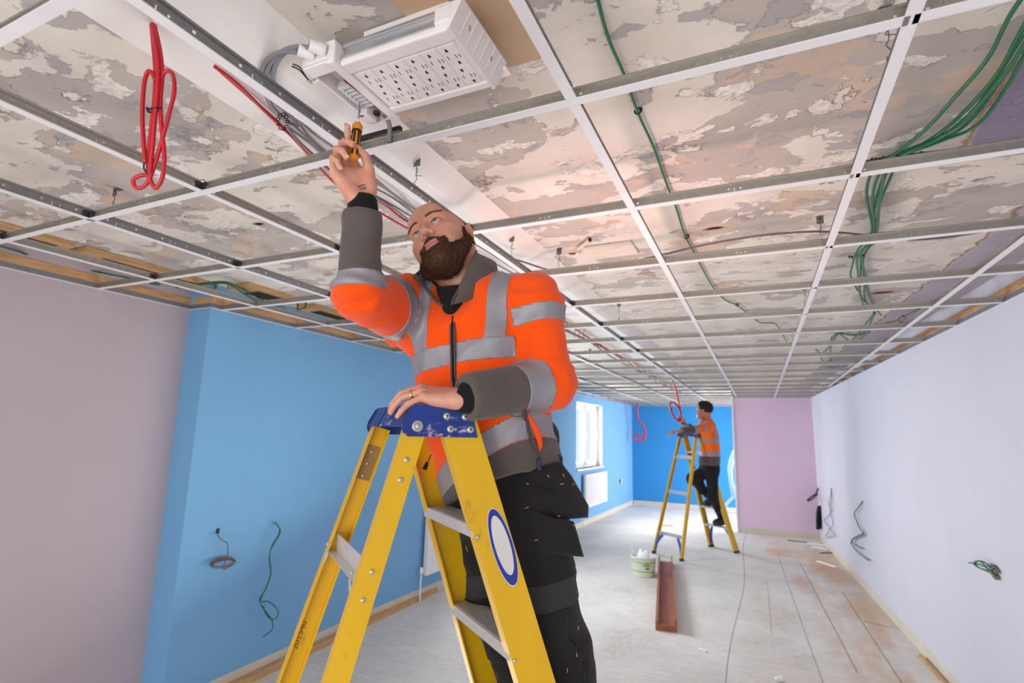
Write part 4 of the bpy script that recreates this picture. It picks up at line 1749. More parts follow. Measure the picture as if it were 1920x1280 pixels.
def build_person(cfg):
    rng = random.Random(cfg['seed'])
    J = {k: np.array(v, float) for k, v in cfg['j'].items()}
    hs = cfg['step']
    root = empty('person', cfg['base'], 0, cfg['label'], 'person')
    # ------------------------------------------------ body under the clothes + head + hands
    HV, HF, HL, hf = build_head(J['head'], cfg['H'], J['neck'], cfg['hstep'], cfg['fine'], cfg.get('thin', 1.0))
    Vs, Fs, off = [HV], [HF], len(HV)
    b = Field(np.min(list(J.values()), 0) - 0.35, np.max(list(J.values()), 0) + 0.35, 0.016)
    sp = cfg['spine']
    b.spine([s[0] for s in sp], [s[1] - .045 for s in sp], [s[2] - .045 for s in sp], [s[3] for s in sp], .03)
    for s in 'RL':
        b.chain([J['sh' + s], J['el' + s], J['wr' + s]], [.045, .036, .024], .03)
        b.chain([J['hip' + s], J['kn' + s], J['an' + s]], [.075, .050, .036], .03)
        b.cone(J['an' + s], J['toe' + s], .04, .03, .02)
    b.cone(J['neck'], sp[1][0], .05, .08, .04)
    v, f = b.mesh()
    Vs.append(v); Fs.append(f + off); off += len(v)
    hands = {}
    for s in 'RL':
        hc = cfg['hand' + s]
        hv, hff, M, js, th = build_hand(J['wr' + s], hc['x'], hc['z'], s == 'L', hc['bends'], hc['spreads'], hc['thumb'], cfg['handstep'])
        hands[s] = (M, js, th)
        Vs.append(hv); Fs.append(hff + off); off += len(hv)
    V = np.concatenate(Vs)
    F = np.concatenate(Fs)
    body = link_mesh('body', V, F, cfg['skin'], root)
    # ------------------------------------------------ jacket
    jl = np.array([s[0] for s in sp] + [J[k + s] for k in ('sh', 'el', 'wr') for s in 'RL'])
    jf = Field(jl.min(0) - .2, jl.max(0) + .2, hs)
    jf.spine([s[0] for s in sp], [s[1] for s in sp], [s[2] for s in sp], [s[3] for s in sp], .03)
    for s in 'RL':
        r = cfg['arm' + s]
        inn = sp[1][0] + (J['sh' + s] - sp[1][0]) * 0.45
        jf.cone(inn, J['sh' + s], r[0] * 1.0, r[0] * 1.0, .05)
        jf.cone(J['sh' + s], J['el' + s], r[0], r[1], .035)
        if s + 'pit' in cfg:
            jf.cone(J['sh' + s] + np.asarray(cfg[s + 'pit']), J['el' + s] + (J['sh' + s] - J['el' + s]) * .12, r[0] * .95, r[1] * .98, .04)
        jf.cone(J['el' + s], J['wr' + s], r[1] * 1.02, r[2], .03)
    hp, hn = cfg['hem']
    # hem cut, only around the trunk
    P = np.stack(np.meshgrid(*jf.ax, indexing='ij'), -1)
    dpl = (P - np.asarray(hp)) @ unit(hn)
    axs = unit(np.asarray(sp[-1][0]) - np.asarray(sp[-2][0]))
    near = np.linalg.norm((P - np.asarray(sp[-1][0])) - ((P - np.asarray(sp[-1][0])) @ axs)[..., None] * axs, axis=-1) < 0.30
    jf.d = np.where(near, np.maximum(jf.d, dpl), jf.d).astype(np.float32)
    for s in 'RL':
        ax = unit(J['wr' + s] - J['el' + s])
        c = J['wr' + s] - ax * cfg['cuff' + s]
        dpl = (P - c) @ ax
        near = (np.linalg.norm(P - c, axis=-1) < 0.13) & (dpl > -0.05)
        jf.d = np.where(near, np.maximum(jf.d, dpl), jf.d).astype(np.float32)
    del P, dpl, near
    if cfg['fine']:
        # open neckline
        jf.cone(J['neck'] + V3(0, 0, -0.02), J['neck'] + V3(0, 0, .15), .078, .09, .004, 's')
        fw_ = np.asarray(cfg['face'], float)
        jf.cone(J['neck'] + fw_ * .05 + V3(-.006, 0, .03), J['neck'] + fw_ * .118 + V3(-.010, 0, -.055), .086, .010, .004, 's')
    V, F = jf.mesh()
    V = relax(V, F, 2, 0.5)
    N = vnormals(V, F)

    def limb(P, a, b_):
        ab = b_ - a
        t = ((P - a) @ ab) / (ab @ ab)
        q = P - a - np.clip(t, 0, 1)[:, None] * ab
        return t, np.linalg.norm(q, axis=1)
    grp_d, us = [], []
    # distance to trunk
    tp = np.array([s[0] for s in sp])
    dt = np.full(len(V), 9.0)
    for a, b_, w in zip(tp[:-1], tp[1:], [s[1] for s in sp]):
        dt = np.minimum(dt, limb(V, a, b_)[1] - w * 0.98)
    U = {}
    for s in 'RL':
        t1, d1 = limb(V, J['sh' + s], J['el' + s])
        t2, d2 = limb(V, J['el' + s], J['wr' + s])
        r = cfg['arm' + s]
        e1, e2 = d1 - (r[0] + (r[1] - r[0]) * np.clip(t1, 0, 1)), d2 - (r[1] + (r[2] - r[1]) * np.clip(t2, 0, 1))
        # blend of the two limb coordinates at the elbow bisector
        bis = unit(unit(J['el' + s] - J['sh' + s]) + unit(J['wr' + s] - J['el' + s]))
        side = (V - J['el' + s]) @ bis
        L1, L2 = np.linalg.norm(J['el' + s] - J['sh' + s]), np.linalg.norm(J['wr' + s] - J['el' + s])
        u = np.where(side < 0, np.minimum(t1, 1.0), 1 + np.maximum(t2, -0.6))
        U[s] = (u, np.minimum(e1, e2))
    gid = np.zeros(len(V), int)
    gid[(U['R'][1] < dt + 0.004) & (U['R'][1] < U['L'][1])] = 1
    gid[(U['L'][1] < dt + 0.004) & (U['L'][1] < U['R'][1])] = 2
    # folds
    if cfg['fine']:
        disp = np.zeros(len(V))

        def ridge(x, y, z):
            return 0.55 - abs(noise.noise(Vector((x, y, z)))) * 2.2
        for i, p in enumerate(V):
            g = gid[i]
            a = 0.0050 * fbm(p * 7.0, 2) + 0.0014 * fbm(p * 26.0, 2)
            if g:
                s = 'RL'[g - 1]
                u = U[s][0][i]
                k_ = math.exp(-((u - 1.0) / 0.26) ** 2)
                a += 0.0125 * k_ * ridge(u * 4.5 + p[1] * 7, p[0] * 8, p[2] * 8 + u * 2)
                k_ = math.exp(-((u - 0.10) / 0.28) ** 2)
                a += 0.0120 * k_ * ridge(u * 5 + 5, p[1] * 9, p[0] * 9 + p[2] * 6)
                k_ = math.exp(-((u - 1.75) / 0.35) ** 2)
                a += 0.006 * k_ * ridge(u * 2.5 + 2 + p[1] * 6, p[0] * 9, p[2] * 7 + p[1] * 5)
            else:
                q = p - np.asarray(sp[3][0])
                a += 0.0085 * ridge(q[0] * 5 + q[2] * 4, q[1] * 3, q[2] * 8 - q[0] * 7)
                a += 0.0045 * noise.noise(Vector((q[0] * 4, q[1] * 4, q[2] * 15)))
            disp[i] = a
        V = V + N * disp[:, None]
        N = vnormals(V, F)
    lat = np.array(sp[2][3], float)
    lat = unit(lat)
    fwd = unit(np.cross(V3(0, 0, 1), lat)) * -1     # chest facing
    if fwd @ np.asarray(cfg['face']) < 0:
        fwd = -fwd
    tc = np.asarray(sp[2][0])
    A = {'uR': U['R'][0], 'uL': U['L'][0], 'lat': (V - tc) @ lat}
    for nm, (p0, nn) in cfg['planes'].items():
        A[nm] = (V - np.asarray(p0)) @ unit(nn)
    A['gR'] = np.where(U['R'][1] < U['L'][1], dt + 0.004 - U['R'][1], -0.05)
    A['gL'] = np.where(U['L'][1] <= U['R'][1], dt + 0.004 - U['L'][1], -0.05)
    pol = Poly(V, F, A)
    pol.cut('gR', 0.0)
    pol.cut('gL', 0.0)
    mR, mL = pol.mean('gR'), pol.mean('gL')
    fg = [1 if r_ > 0 else (2 if l_ > 0 else 0) for r_, l_ in zip(mR, mL)]
    parts = {}
    for g in (0, 1, 2):
        pg = Poly([], [], {})
        pg.V, pg.F, pg.A = list(pol.V), [f for f, q in zip(pol.F, fg) if q == g], {k: list(v_) for k, v_ in pol.A.items()}
        if g:
            nm = 'uR' if g == 1 else 'uL'
            for lv in cfg['sleeve'][g - 1]:
                pg.cut(nm, lv)
        else:
            for nm in cfg['planes']:
                for lv in cfg['plane_lv'][nm]:
                    pg.cut(nm, lv)
            for lv in (-cfg['strap'][1], -cfg['strap'][0], cfg['strap'][0], cfg['strap'][1]):
                pg.cut('lat', lv)
        parts[g] = pg
    shellV, shellF, shellM = [], [], []
    bands = []
    for g, pg in parts.items():
        o0 = len(shellV)
        PN = poly_normals(pg.V, pg.F)
        if g:
            m = pg.mean('uR' if g == 1 else 'uL')
            c0, c1, c2, c3 = cfg['sleeve'][g - 1]
            mi = [1 if q > c3 else 0 for q in m]
            bands.append(('sleeve_band', pg, PN, [c0 < q < c1 for q in m]))
            bands.append(('sleeve_band', pg, PN, [c2 < q < c3 for q in m]))
        else:
            mc, mw, mg_ = pg.mean('chest'), pg.mean('waist'), pg.mean('grey')
            ml = pg.mean('lat')
            cl, wl = cfg['plane_lv']['chest'], cfg['plane_lv']['waist']
            mi = [1 if q < cfg['plane_lv']['grey'][0] else 0 for q in mg_]
            bands.append(('chest_band', pg, PN, [cl[0] < q < cl[1] for q in mc]))
            bands.append(('waist_band', pg, PN, [wl[0] < q < wl[1] for q in mw]))
            for sg in (-1, 1):
                bands.append(('shoulder_band', pg, PN, [cfg['strap'][0] < sg * l < cfg['strap'][1] and q >= cl[1] for l, q in zip(ml, mc)]))
        shellV += pg.V
        shellF += [tuple(i + o0 for i in f) for f in pg.F]
        shellM += mi
    jacket = link_mesh('jacket', shellV, shellF, [cfg.get('orange', M_orange), M_grey], root, shellM)
    bm = bmesh.new()
    bm.from_mesh(jacket.data)
    bmesh.ops.remove_doubles(bm, verts=bm.verts, dist=1e-5)
    bm.to_mesh(jacket.data)
    bm.free()
    for nm, pg, PN, keep in bands:
        if not any(keep):
            continue
        v_, f_ = sub_mesh(pg.V, pg.F, keep, 0.0016, PN, 0.003)
        link_mesh(nm, v_, f_, M_refl, jacket)
    # ------------------------------------------------ trousers
    tl = np.array([J[k + s] for k in ('hip', 'kn', 'an') for s in 'RL'])
    tf = Field(tl.min(0) - .2, tl.max(0) + .22, hs)
    hw = cfg['hips']
    pc = (J['hipR'] + J['hipL']) / 2
    latp = unit(J['hipL'] - J['hipR'])
    tf.spine([pc + V3(0, 0, .13), pc, pc - V3(0, 0, .06)], [hw[0], hw[0] + .01, hw[0] - .02], [hw[1], hw[1] + .01, hw[1] - .02], [latp] * 3, .03)
    for s in 'RL':
        r = cfg['leg' + s]
        tf.cone(J['hip' + s], J['kn' + s], r[0], r[1], .03)
        kf = unit(np.asarray(cfg['kneedir' + s], float))
        tf.cone(J['kn' + s], J['an' + s], r[1] * 0.98, r[2], .025)
        tf.ell(J['kn' + s] + kf * 0.025 - V3(0, 0, .02), (r[1] * .85, r[1] * .85, r[1] * 1.25), .03)
        calf = J['kn' + s] + (J['an' + s] - J['kn' + s]) * 0.33 - kf * 0.02
        tf.ell(calf, (r[2] * .95, r[2] * .95, .13), .03)
    V, F = tf.mesh()
    V = relax(V, F, 2, 0.5)
    N = vnormals(V, F)
    if cfg['fine']:
        disp = np.zeros(len(V))
        for i, p in enumerate(V):
            kz = min(np.linalg.norm(p - J['knR']), np.linalg.norm(p - J['knL']))
            a = 0.004 * fbm(p * 8, 2) + 0.0014 * fbm(p * 30, 2)
            a += 0.007 * math.exp(-(kz / 0.16) ** 2) * noise.noise(Vector((p[0] * 6, p[1] * 6, p[2] * 26 + p[0] * 10)))
            hz = np.linalg.norm(p - pc)
            a += 0.006 * math.exp(-(hz / 0.22) ** 2) * noise.noise(Vector((p[0] * 9 + p[2] * 14, p[1] * 8, p[2] * 16 - p[0] * 12)))
            disp[i] = a
        V = V + N * disp[:, None]
        N = vnormals(V, F)
    A = {}
    for s in 'RL':
        ax = unit(J['an' + s] - J['hip' + s])
        A['k' + s] = (V - J['kn' + s]) @ ax
    leg = np.where(np.linalg.norm(V - J['knR'], axis=1) < np.linalg.norm(V - J['knL'], axis=1), 0, 1)
    fl = np.array([1 if leg[list(f)].mean() > 0.5 else 0 for f in F])
    trV, trF = [], []
    pads = []
    for g, s in enumerate('RL'):
        pg = Poly(V, [tuple(f) for f, q in zip(F, fl) if q == g], A)
        for lv in (-0.075, -0.015, 0.16):
            pg.cut('k' + s, lv)
        o0 = len(trV)
        m = pg.mean('k' + s)
        PN = poly_normals(pg.V, pg.F)
        kf = unit(np.asarray(cfg['kneedir' + s], float))
        pads.append(('knee_pad_pocket', pg, PN, [-0.015 < q < 0.16 and PN[f[0]] @ kf > 0.15 for q, f in zip(m, pg.F)], M_black, .004))
        pads.append(('knee_panel', pg, PN, [-0.075 < q < -0.015 for q in m], M_charcoal, .0022))
        trV += pg.V
        trF += [tuple(i + o0 for i in f) for f in pg.F]
    trousers = link_mesh('trousers', trV, trF, M_black, root)
    if cfg['fine']:
        for nm, pg, PN, keep, mt, o_ in pads:
            if any(keep):
                v_, f_ = sub_mesh(pg.V, pg.F, keep, o_, PN, o_ + .002)
                link_mesh(nm, v_, f_, mt, trousers)
    # ------------------------------------------------ boots
    for s in 'RL':
        bf = Field(np.minimum(J['an' + s], J['toe' + s]) - .14, np.maximum(J['an' + s], J['toe' + s]) + .16, max(hs, .006))
        d = unit((J['toe' + s] - J['an' + s]) * V3(1, 1, 0))
        heel = J['an' + s] * V3(1, 1, 0) + V3(0, 0, J['toe' + s][2]) - d * 0.045
        bf.cone(J['an' + s] + V3(0, 0, .09), J['an' + s] - V3(0, 0, .01), .058, .056, 0)
        bf.cone(heel, J['toe' + s], .042, .044, .03)
        bf.cone(J['an' + s], J['toe' + s] + V3(0, 0, .012), .052, .040, .03)
        bf.plane_cut(J['toe' + s] - V3(0, 0, .036), (0, 0, -1), .004)
        v_, f_ = bf.mesh()
        link_mesh('boot', v_, f_, M_rubber, root)
    return dict(root=root, body=body, jacket=jacket, trousers=trousers, jf=jf, tf=tf, hf=hf, HL=HL, HV=HV, HF=HF, hands=hands, J=J, fwd=fwd, lat=lat)


def A3(x, y, d):
    return np.array(at(x, y, d))


# ------------------------------------------------------------------ the bearded worker on the near stepladder
HR = np.array([(-.856, -.089, -.509), (-.047, -.968, .248), (-.514, .236, .824)]).T
headA = V3(.154, .204, 2.105)
lc, ls = math.cos(YAW1), math.sin(YAW1)
LF, LS = V3(lc, ls, 0), V3(ls, -lc, 0)


def lad(a, b_, z):
    return np.array(LOC1) * V3(1, 1, 0) + LF * a + LS * b_ + V3(0, 0, z)


chest_lat, hip_lat = V3(.985, .15, .0), V3(.96, -.22, .10)


def mixl(t):
    return unit(chest_lat * (1 - t) + hip_lat * t)


spA = [(A3(868, 545, 1.47), .080, .075, mixl(0)), (A3(882, 580, 1.475), .150, .100, mixl(0)), (A3(884, 640, 1.465), .158, .122, mixl(0)),
       (A3(889, 720, 1.455), .158, .128, mixl(.4)), (A3(914, 800, 1.455), .166, .134, mixl(.8)), (A3(936, 880, 1.46), .170, .132, mixl(1)), (A3(948, 950, 1.465), .168, .125, mixl(1))]


def plane_px(a, b_, da, db, face):
    """plane through two seen points of a band, level along the facing direction."""
    p, q = A3(a[0], a[1], da), A3(b_[0], b_[1], db)
    n_ = np.cross(q - p, np.asarray(face, float))
    if n_[2] < 0:
        n_ = -n_
    return ((p + q) / 2, unit(n_))


faceC, faceH = V3(.15, -.985, 0.06), V3(-.2, -.97, 0.02)
cfgA = dict(
    seed=3, step=0.0065, hstep=0.0026, handstep=0.0020, fine=True, skin=M_skin,
    label='bald bearded worker in orange high-visibility fleece reaching a screwdriver up to the socket tray',
    base=tuple(lad(.45, .05, .608)), H=HR,
    j=dict(head=headA, neck=A3(872, 545, 1.47),
           shR=A3(757, 566, 1.48), elR=A3(673, 553, 1.22), wrR=A3(681, 374, 1.25),
           shL=A3(1000, 560, 1.42), elL=A3(1031, 716, 1.35), wrL=A3(868, 745, 1.195),
           hipR=A3(903, 925, 1.53), knR=A3(921, 1110, 1.53), anR=lad(.46, -.09, .69), toeR=lad(.32, -.10, .645),
           hipL=A3(1000, 918, 1.42), knL=A3(1030, 1140, 1.34), anL=lad(.48, .10, .69), toeL=lad(.34, .09, .645)),
    spine=spA, face=faceC,
    Rpit=(.02, .0, -.072), armR=(.068, .050, .043), armL=(.066, .060, .053), cuffR=.032, cuffL=.006,
    hem=(A3(942, 895, 1.34), -plane_px((842, 927), (1048, 860), 1.36, 1.34, faceH)[1]),
    sleeve=((.30, .50, 1.05, 1.22), (.17, .36, 1.14, 1.42)),
    planes=dict(chest=plane_px((780, 682), (972, 655), 1.40, 1.38, faceC), waist=plane_px((895, 856), (1045, 782), 1.36, 1.36, faceH), grey=plane_px((895, 880), (1045, 808), 1.36, 1.36, faceH)),
    plane_lv=dict(chest=(-.026, .026), waist=(-.026, .026), grey=(0.0,)),
    strap=(.078, .126), hips=(.150, .115), legR=(.086, .066, .055), legL=(.092, .074, .058), kneedirR=-LF * .6 + LS * .3, kneedirL=-LF + V3(.1, -.25, 0),
    handR=dict(x=np.array(RIGHT * -.50 + UP * .86 + FWD * .05), z=np.array(RIGHT * -.50 + UP * -.35 + FWD * .79), bends=[(.50, .30, .20), (.85, 1.22, .55), (.98, 1.38, .7), (1.10, 1.45, .85)], spreads=[.04, .0, -.03, -.06],
               thumb=[(.022, .026, -.014), (.058, .042, -.022), (.085, .040, -.038), (.105, .028, -.045)]),
    handL=dict(x=V3(-.905, -.36, .12), z=(-.10, -.34, .94), bends=[(.30, .45, .3), (.42, .55, .3), (.42, .5, .3), (.55, .35, .2)], spreads=[.10, .03, -.05, -.40],
               thumb=[(.022, .026, -.012), (.058, .052, -.020), (.086, .062, -.026), (.108, .066, -.030)]),
)
PA = build_person(cfgA)
# ------------------------------------------------------------------ face, collar, zips, pockets of the bearded worker
def pj(o, parent):
    o.parent = parent
    o.matrix_parent_inverse = Matrix.Translation(-parent.location)
    return o


def head_w(cfg, p):
    return np.asarray(cfg['j']['head']) + np.asarray(cfg['H']) @ np.asarray(p, float)


def strip_mesh(pts, nrm, w, th, mb, mi=0):
    """flat ribbon along pts lying on the given normals."""
    pts = [np.asarray(p, float) for p in pts]
    n = len(pts)
    vs, fs = [], []
    for i in range(n):
        t = unit(pts[min(i + 1, n - 1)] - pts[max(i - 1, 0)])
        nn = unit(np.asarray(nrm[i], float) - t * (np.asarray(nrm[i], float) @ t))
        s = np.cross(t, nn) * (w / 2)
        vs += [pts[i] - s, pts[i] + s, pts[i] + s + nn * th, pts[i] - s + nn * th]
    for i in range(n - 1):
        a, b = i * 4, i * 4 + 4
        for k in range(4):
            fs.append((a + k, a + (k + 1) % 4, b + (k + 1) % 4, b + k))
    fs += [(3, 2, 1, 0), tuple(range(4 * n - 4, 4 * n))]
    return mb.add([tuple(v) for v in vs], fs, mi)


def field_normal(f, p, e=0.006):
    p = np.asarray(p, float)
    P = np.array([p + V3(e, 0, 0), p - V3(e, 0, 0), p + V3(0, e, 0), p - V3(0, e, 0), p + V3(0, 0, e), p - V3(0, 0, e)])
    v = f.value(P)
    return unit(V3(v[0] - v[1], v[2] - v[3], v[4] - v[5]))


def eyes(P, cfg, gaze_at):
    H = np.asarray(cfg['H'])
    for s in (-1, 1):
        c = V3(s * .031, .0768, -.0022)
        g = unit(H.T @ (np.asarray(gaze_at) - head_w(cfg, c)))
        g = unit(g * V3(1, 1, .55) + V3(0, .55, 0))
        u = unit(np.cross(g, V3(0, 0, 1)))
        w = np.cross(u, g)
        mb = MB()
        R = .0123
        for a0, a1, mi, k in ((0, .22, 2, 1.012), (.22, .56, 1, 1.008), (.56, PI, 0, 1.0)):
            st = 6 if a1 < 1 else 14
            for i in range(st):
                t0, t1 = a0 + (a1 - a0) * i / st, a0 + (a1 - a0) * (i + 1) / st
                q0 = [c + (g * math.cos(t0) + (u * math.cos(x) + w * math.sin(x)) * math.sin(t0)) * R * k for x in [2 * PI * j / 20 for j in range(20)]]
                q1 = [c + (g * math.cos(t1) + (u * math.cos(x) + w * math.sin(x)) * math.sin(t1)) * R * k for x in [2 * PI * j / 20 for j in range(20)]]
                mb.add([tuple(head_w(cfg, q)) for q in q0 + q1], [(j, (j + 1) % 20, 20 + (j + 1) % 20, 20 + j) for j in range(20)], mi, True)
        pj(mb.build('eye', [M_eyew, M_iris, M_pupil], None), P['body'])
        mb = MB()
        mb.tube([Vector(head_w(cfg, (s * (.0305 + .0128 * t), .0905 - .0035 * t * t - .0015 * (1 + t) * .5, -.0025 + .0056 * math.sqrt(max(0, 1 - t * t * .96))))) for t in (-1, -.75, -.4, 0, .4, .75, 1)], [.0003, .0007, .0008, .0008, .0008, .0007, .0003], 5)
        pj(mb.build('eyelashes', M_beard, None), P['body'])
        P['body'].children[-1] if False else None


def head_surface(P, cfg, sel):
    """vertices of the head mesh (local, world, world normals) that satisfy sel(local)."""
    L = P['HL']
    N = vnormals(P['HV'], P['HF'])
    k = np.array([bool(sel(p)) for p in L])
    return L[k], P['HV'][k], N[k]


def face_hair(P, cfg):
    H = np.asarray(cfg['H'])
    f = Field((-.095, -.03, -.185), (.095, .135, .02), .0026)
    f.ell((0, .080, -.116), (.041, .030, .032), .01)
    f.ell((0, .050, -.122), (.044, .046, .026), .02)
    for s in (-1, 1):
        f.cone((s * .0655, .002, -.050), (s * .043, .050, -.104), .0175, .0255, .02)
        f.cone((s * .0700, .003, .004), (s * .0650, .006, -.055), .0075, .0165, .012)
        f.cone((s * .003, .1000, -.0635), (s * .031, .0865, -.0800), .0050, .0070, .004)
        f.cone((s * .031, .0865, -.0800), (s * .026, .0850, -.1080), .0080, .0150, .01)
    f.ell((0, .104, -.0785), (.0235, .022, .0105), .004, 's')
    f.ell((0, .104, -.088), (.016, .015, .008), .006, 's')
    V, F = f.mesh()
    V = relax(V, F, 1, .4)
    N = vnormals(V, F)
    V = V + N * np.array([0.0022 * fbm(p * 110, 2) for p in V])[:, None]
    W = np.asarray(cfg['j']['head']) + V @ H.T
    o = link_mesh('beard', W, F, M_beard, P['root'])
    rng = random.Random(5)
    pick = rng.sample(range(len(V)), min(5200, len(V)))
    down = V3(0, .25, -1)
    NW = (vnormals(V, F)) @ H.T
    D = [H @ unit(down + V3(V[i][0] * 6, 0, 0)) for i in pick]
    mb = MB()
    strands(mb, W[pick], NW[pick], D, .0085, .00042, rng, 0, .30)
    # stubble that thins out over cheeks and neck
    def edge(p):
        x, y, z = p
        r = rng.random()
        if z < -.135 and y > -.01:
            return r < 0.35
        if abs(x) > .048 and -.085 < z < -.038 and y > -.005:
            return r < 0.35 * min(1, (-.034 - z) / .03)
        return abs(x) < .04 and -.072 < z < -.055 and y > .085 and r < .3
    l_, w_, n_ = head_surface(P, cfg, edge)
    strands(mb, w_, n_, [H @ down for _ in l_], .0038, .00020, rng, 0, .30)
    mb.build('beard_hairs', M_beard, None, False)
    pj(bpy.data.objects['beard_hairs'], o)
    # eyebrows
    for s in (-1, 1):
        mb = MB()
        ps, ns, ds = [], [], []
        for i in range(300):
            t = rng.random()
            x = s * (.012 + .042 * t)
            z = .0195 + .0085 * math.sin(min(1, t * 1.25) * PI * .62) + rng.gauss(0, .0016) * (1.15 - t * .7)
            q = P['hf'].hit((x, .15, z), (0, -1, 0), .14, True)
            ps.append(head_w(cfg, q))
            ns.append(H @ field_normal(P['hf'], q))
            ds.append(H @ unit(V3(s * (.6 + t), 0, .55 - .9 * t)))
        strands(mb, ps, ns, ds, .0075, .00030, rng, 0, .10)
        pj(mb.build('eyebrow', M_brow, None, False), P['body'])
    # lips
    V, F, L = P['HV'], P['HF'], P['HL']
    N = vnormals(V, F)
    def lip(p):
        x, y, z = p
        e1 = (x / .0245) ** 2 + ((z + .0712) / .0060) ** 2
        e2 = (x / .0215) ** 2 + ((z + .0835) / .0072) ** 2
        return y > .084 and min(e1, e2) < 1
    keep = [all(lip(L[i]) for i in f_) for f_ in F]
    v_, f_ = sub_mesh(V, F, keep, .0005, N, 0)
    link_mesh('lips', v_, f_, M_lip, P['body'])


H_TIP = A3(675, 196, 1.285)
eyes(PA, cfgA, H_TIP)
face_hair(PA, cfgA)

JA = PA['J']
# black base-layer cuffs and neckband
for s, l0, l1, r0, r1 in (('R', .006, -.075, .0325, .041), ('L', .030, -.085, .0345, .0505)):
    ax = unit(JA['wr' + s] - JA['el' + s])
    xh = PA['hands'][s][0][:, 0]
    c = JA['wr' + s]
    if s == 'R':
        pts = [c + ax * (l0 + (l1 - l0) * t) for t in (0, .1, .35, .6, 1.0)]
    else:
        pts = [c + xh * .010, c + xh * .004, c - xh * .010 - ax * .002, c - xh * .016 - ax * .018, c - xh * .018 - ax * .045]
    mb = MB()
    mb.tube([Vector(p) for p in pts], [r0 - .003, r0, r0 + .003, r1 - .006, r1 - .006] if s == 'R' else [.031, .034, .036, .038, .038], 28, 0, True, False, 3)
    link_o = pj(mb.build('base_layer_cuff', M_tee, None), PA['root'])

up = unit(V3(-.05, -.02, 1))
latA, fwA = PA['lat'], PA['fwd']
NC = A3(869, 548, 1.462)


def neck_ring(phi, rl, rf, z):
    s, c = math.sin(phi), math.cos(phi)            # phi 0 = nape, +-pi = throat, + = his left
    return NC + latA * (rl * s) - fwA * (rf * c) + up * z


# black undershirt filling the open neck
f = Field(NC - .17, NC + .16, .005)
sp_ = cfgA['spine']
f.spine([q[0] for q in sp_[:3]], [q[1] - .014 for q in sp_[:3]], [q[2] - .014 for q in sp_[:3]], [q[3] for q in sp_[:3]], .03)
f.cone(NC - up * .05, NC + up * .03, .078, .068, .03)
f.cone(NC + fwA * .045 + up * .0, NC + fwA * .100 - up * .065, .050, .020, .02)
f.cone(NC - up * .004, NC + up * .14, .060, .066, .004, 's')
f.plane_cut(NC + up * .034 - fwA * .02, up - fwA * -.35, .002)
f.plane_cut(NC - up * .12, -up, .002)
V, F = f.mesh()
link_mesh('undershirt', relax(V, F, 2, .5), F, M_tee, PA['root'])

# open stand collar
mb = MB()
rows = []
n_ = 48
for i in range(n_ + 1):
    ph = -PI * 0.955 + 2 * PI * 0.955 * i / n_
    fr = max(0.0, -math.cos(ph))
    b0 = neck_ring(ph, .084, .088 + .030 * fr ** 3, -.022 - .042 * fr ** 3)
    e_r = max(0.0, min(1.0, (-ph - 1.25) / 1.75))
    e_r = e_r * e_r * (3 - 2 * e_r)
    e_l = max(0.0, min(1.0, (ph - 1.2) / 1.8))
    e_l = e_l * e_l * (3 - 2 * e_l)
    t0 = neck_ring(ph, .090, .090, .082 + .012 * math.cos(ph))
    tr = NC + latA * -.100 + fwA * .104 + up * .022
    tl = NC + latA * .060 + fwA * .055 + up * .096
    top = t0 * (1 - e_r) * (1 - e_l) + tr * e_r + tl * e_l * (1 - e_r)
    rows.append((b0, top, ph))
vs = []
for b0, top, ph in rows:
    out = unit((b0 - NC) * V3(1, 1, 0) + 1e-6)
    mid = (b0 + top) / 2 + out * .006
    for k, q in enumerate((b0, (b0 + mid) / 2 + out * .002, mid, (mid + top) / 2 + out * .002, top)):
        vs.append(q + out * .0035)
    for q in (top, (mid + top) / 2 + out * .002, mid, (b0 + mid) / 2 + out * .002, b0):
        vs.append(q - out * .0035)
fs = []
for i in range(n_):
    a = 10 * i
    for k in range(10):
        fs.append((a + k, a + (k + 1) % 10, a + 10 + (k + 1) % 10, a + 10 + k))
fs += [tuple(range(10))[::-1], tuple(range(10 * n_, 10 * n_ + 10))]
mb.add([tuple(v) for v in vs], fs, 0, True)
collar = pj(mb.build('collar', M_grey, None), PA['jacket'])

# front zip
jf = PA['jf']
sp = cfgA['spine']
zp, zn = [], []
for i in range(22):
    t = 0.20 + i / 21 * 3.5
    k = min(int(t), 4)
    o_ = np.asarray(sp[k + 0][0]) * (1 - (t - k)) + np.asarray(sp[k + 1][0]) * (t - k)
    d_ = unit(fwA + latA * -.02)
    q = jf.hit(o_, d_, .3)
    nn = field_normal(jf, q)
    zp.append(q + nn * .002)
    zn.append(nn)
mb = MB()
strip_mesh(zp, zn, .015, .003, mb)
zipo = pj(mb.build('front_zip', M_zip, None), PA['jacket'])
mb = MB()
strip_mesh([p + n_ * .003 for p, n_ in zip(zp, zn)], zn, .0045, .0018, mb)
pj(mb.build('zip_teeth', M_tee, None), PA['jacket'])
# zip edge on both collar fronts
for e_ in (rows[0], rows[-1]):
    mb = MB()
    mb.tube([Vector(zp[0]), Vector(e_[0]), Vector((e_[0] + e_[1]) / 2), Vector(e_[1])], .0032, 6)
    pj(mb.build('collar_zip_edge', M_zip, None), PA['jacket'])
mb = MB()
p0, n0 = zp[3], zn[3]
mb.box(Vector(zp[2] + n0 * .006), (.008, .006, .014), 0, None, .002)
pj(mb.build('zip_slider', M_zip, None), PA['jacket'])
mb = MB()
dn = V3(.05, -.05, -1)
mb.tube([Vector(zp[2] + n0 * .009), Vector(zp[3] + n0 * .009), Vector(zp[3] + n0 * .009 + dn * .012), Vector(zp[3] + n0 * .009 + dn * .034)], [.0022, .003, .0055, .005], 8)
pj(mb.build('zip_pull', M_pull, None), PA['jacket'])


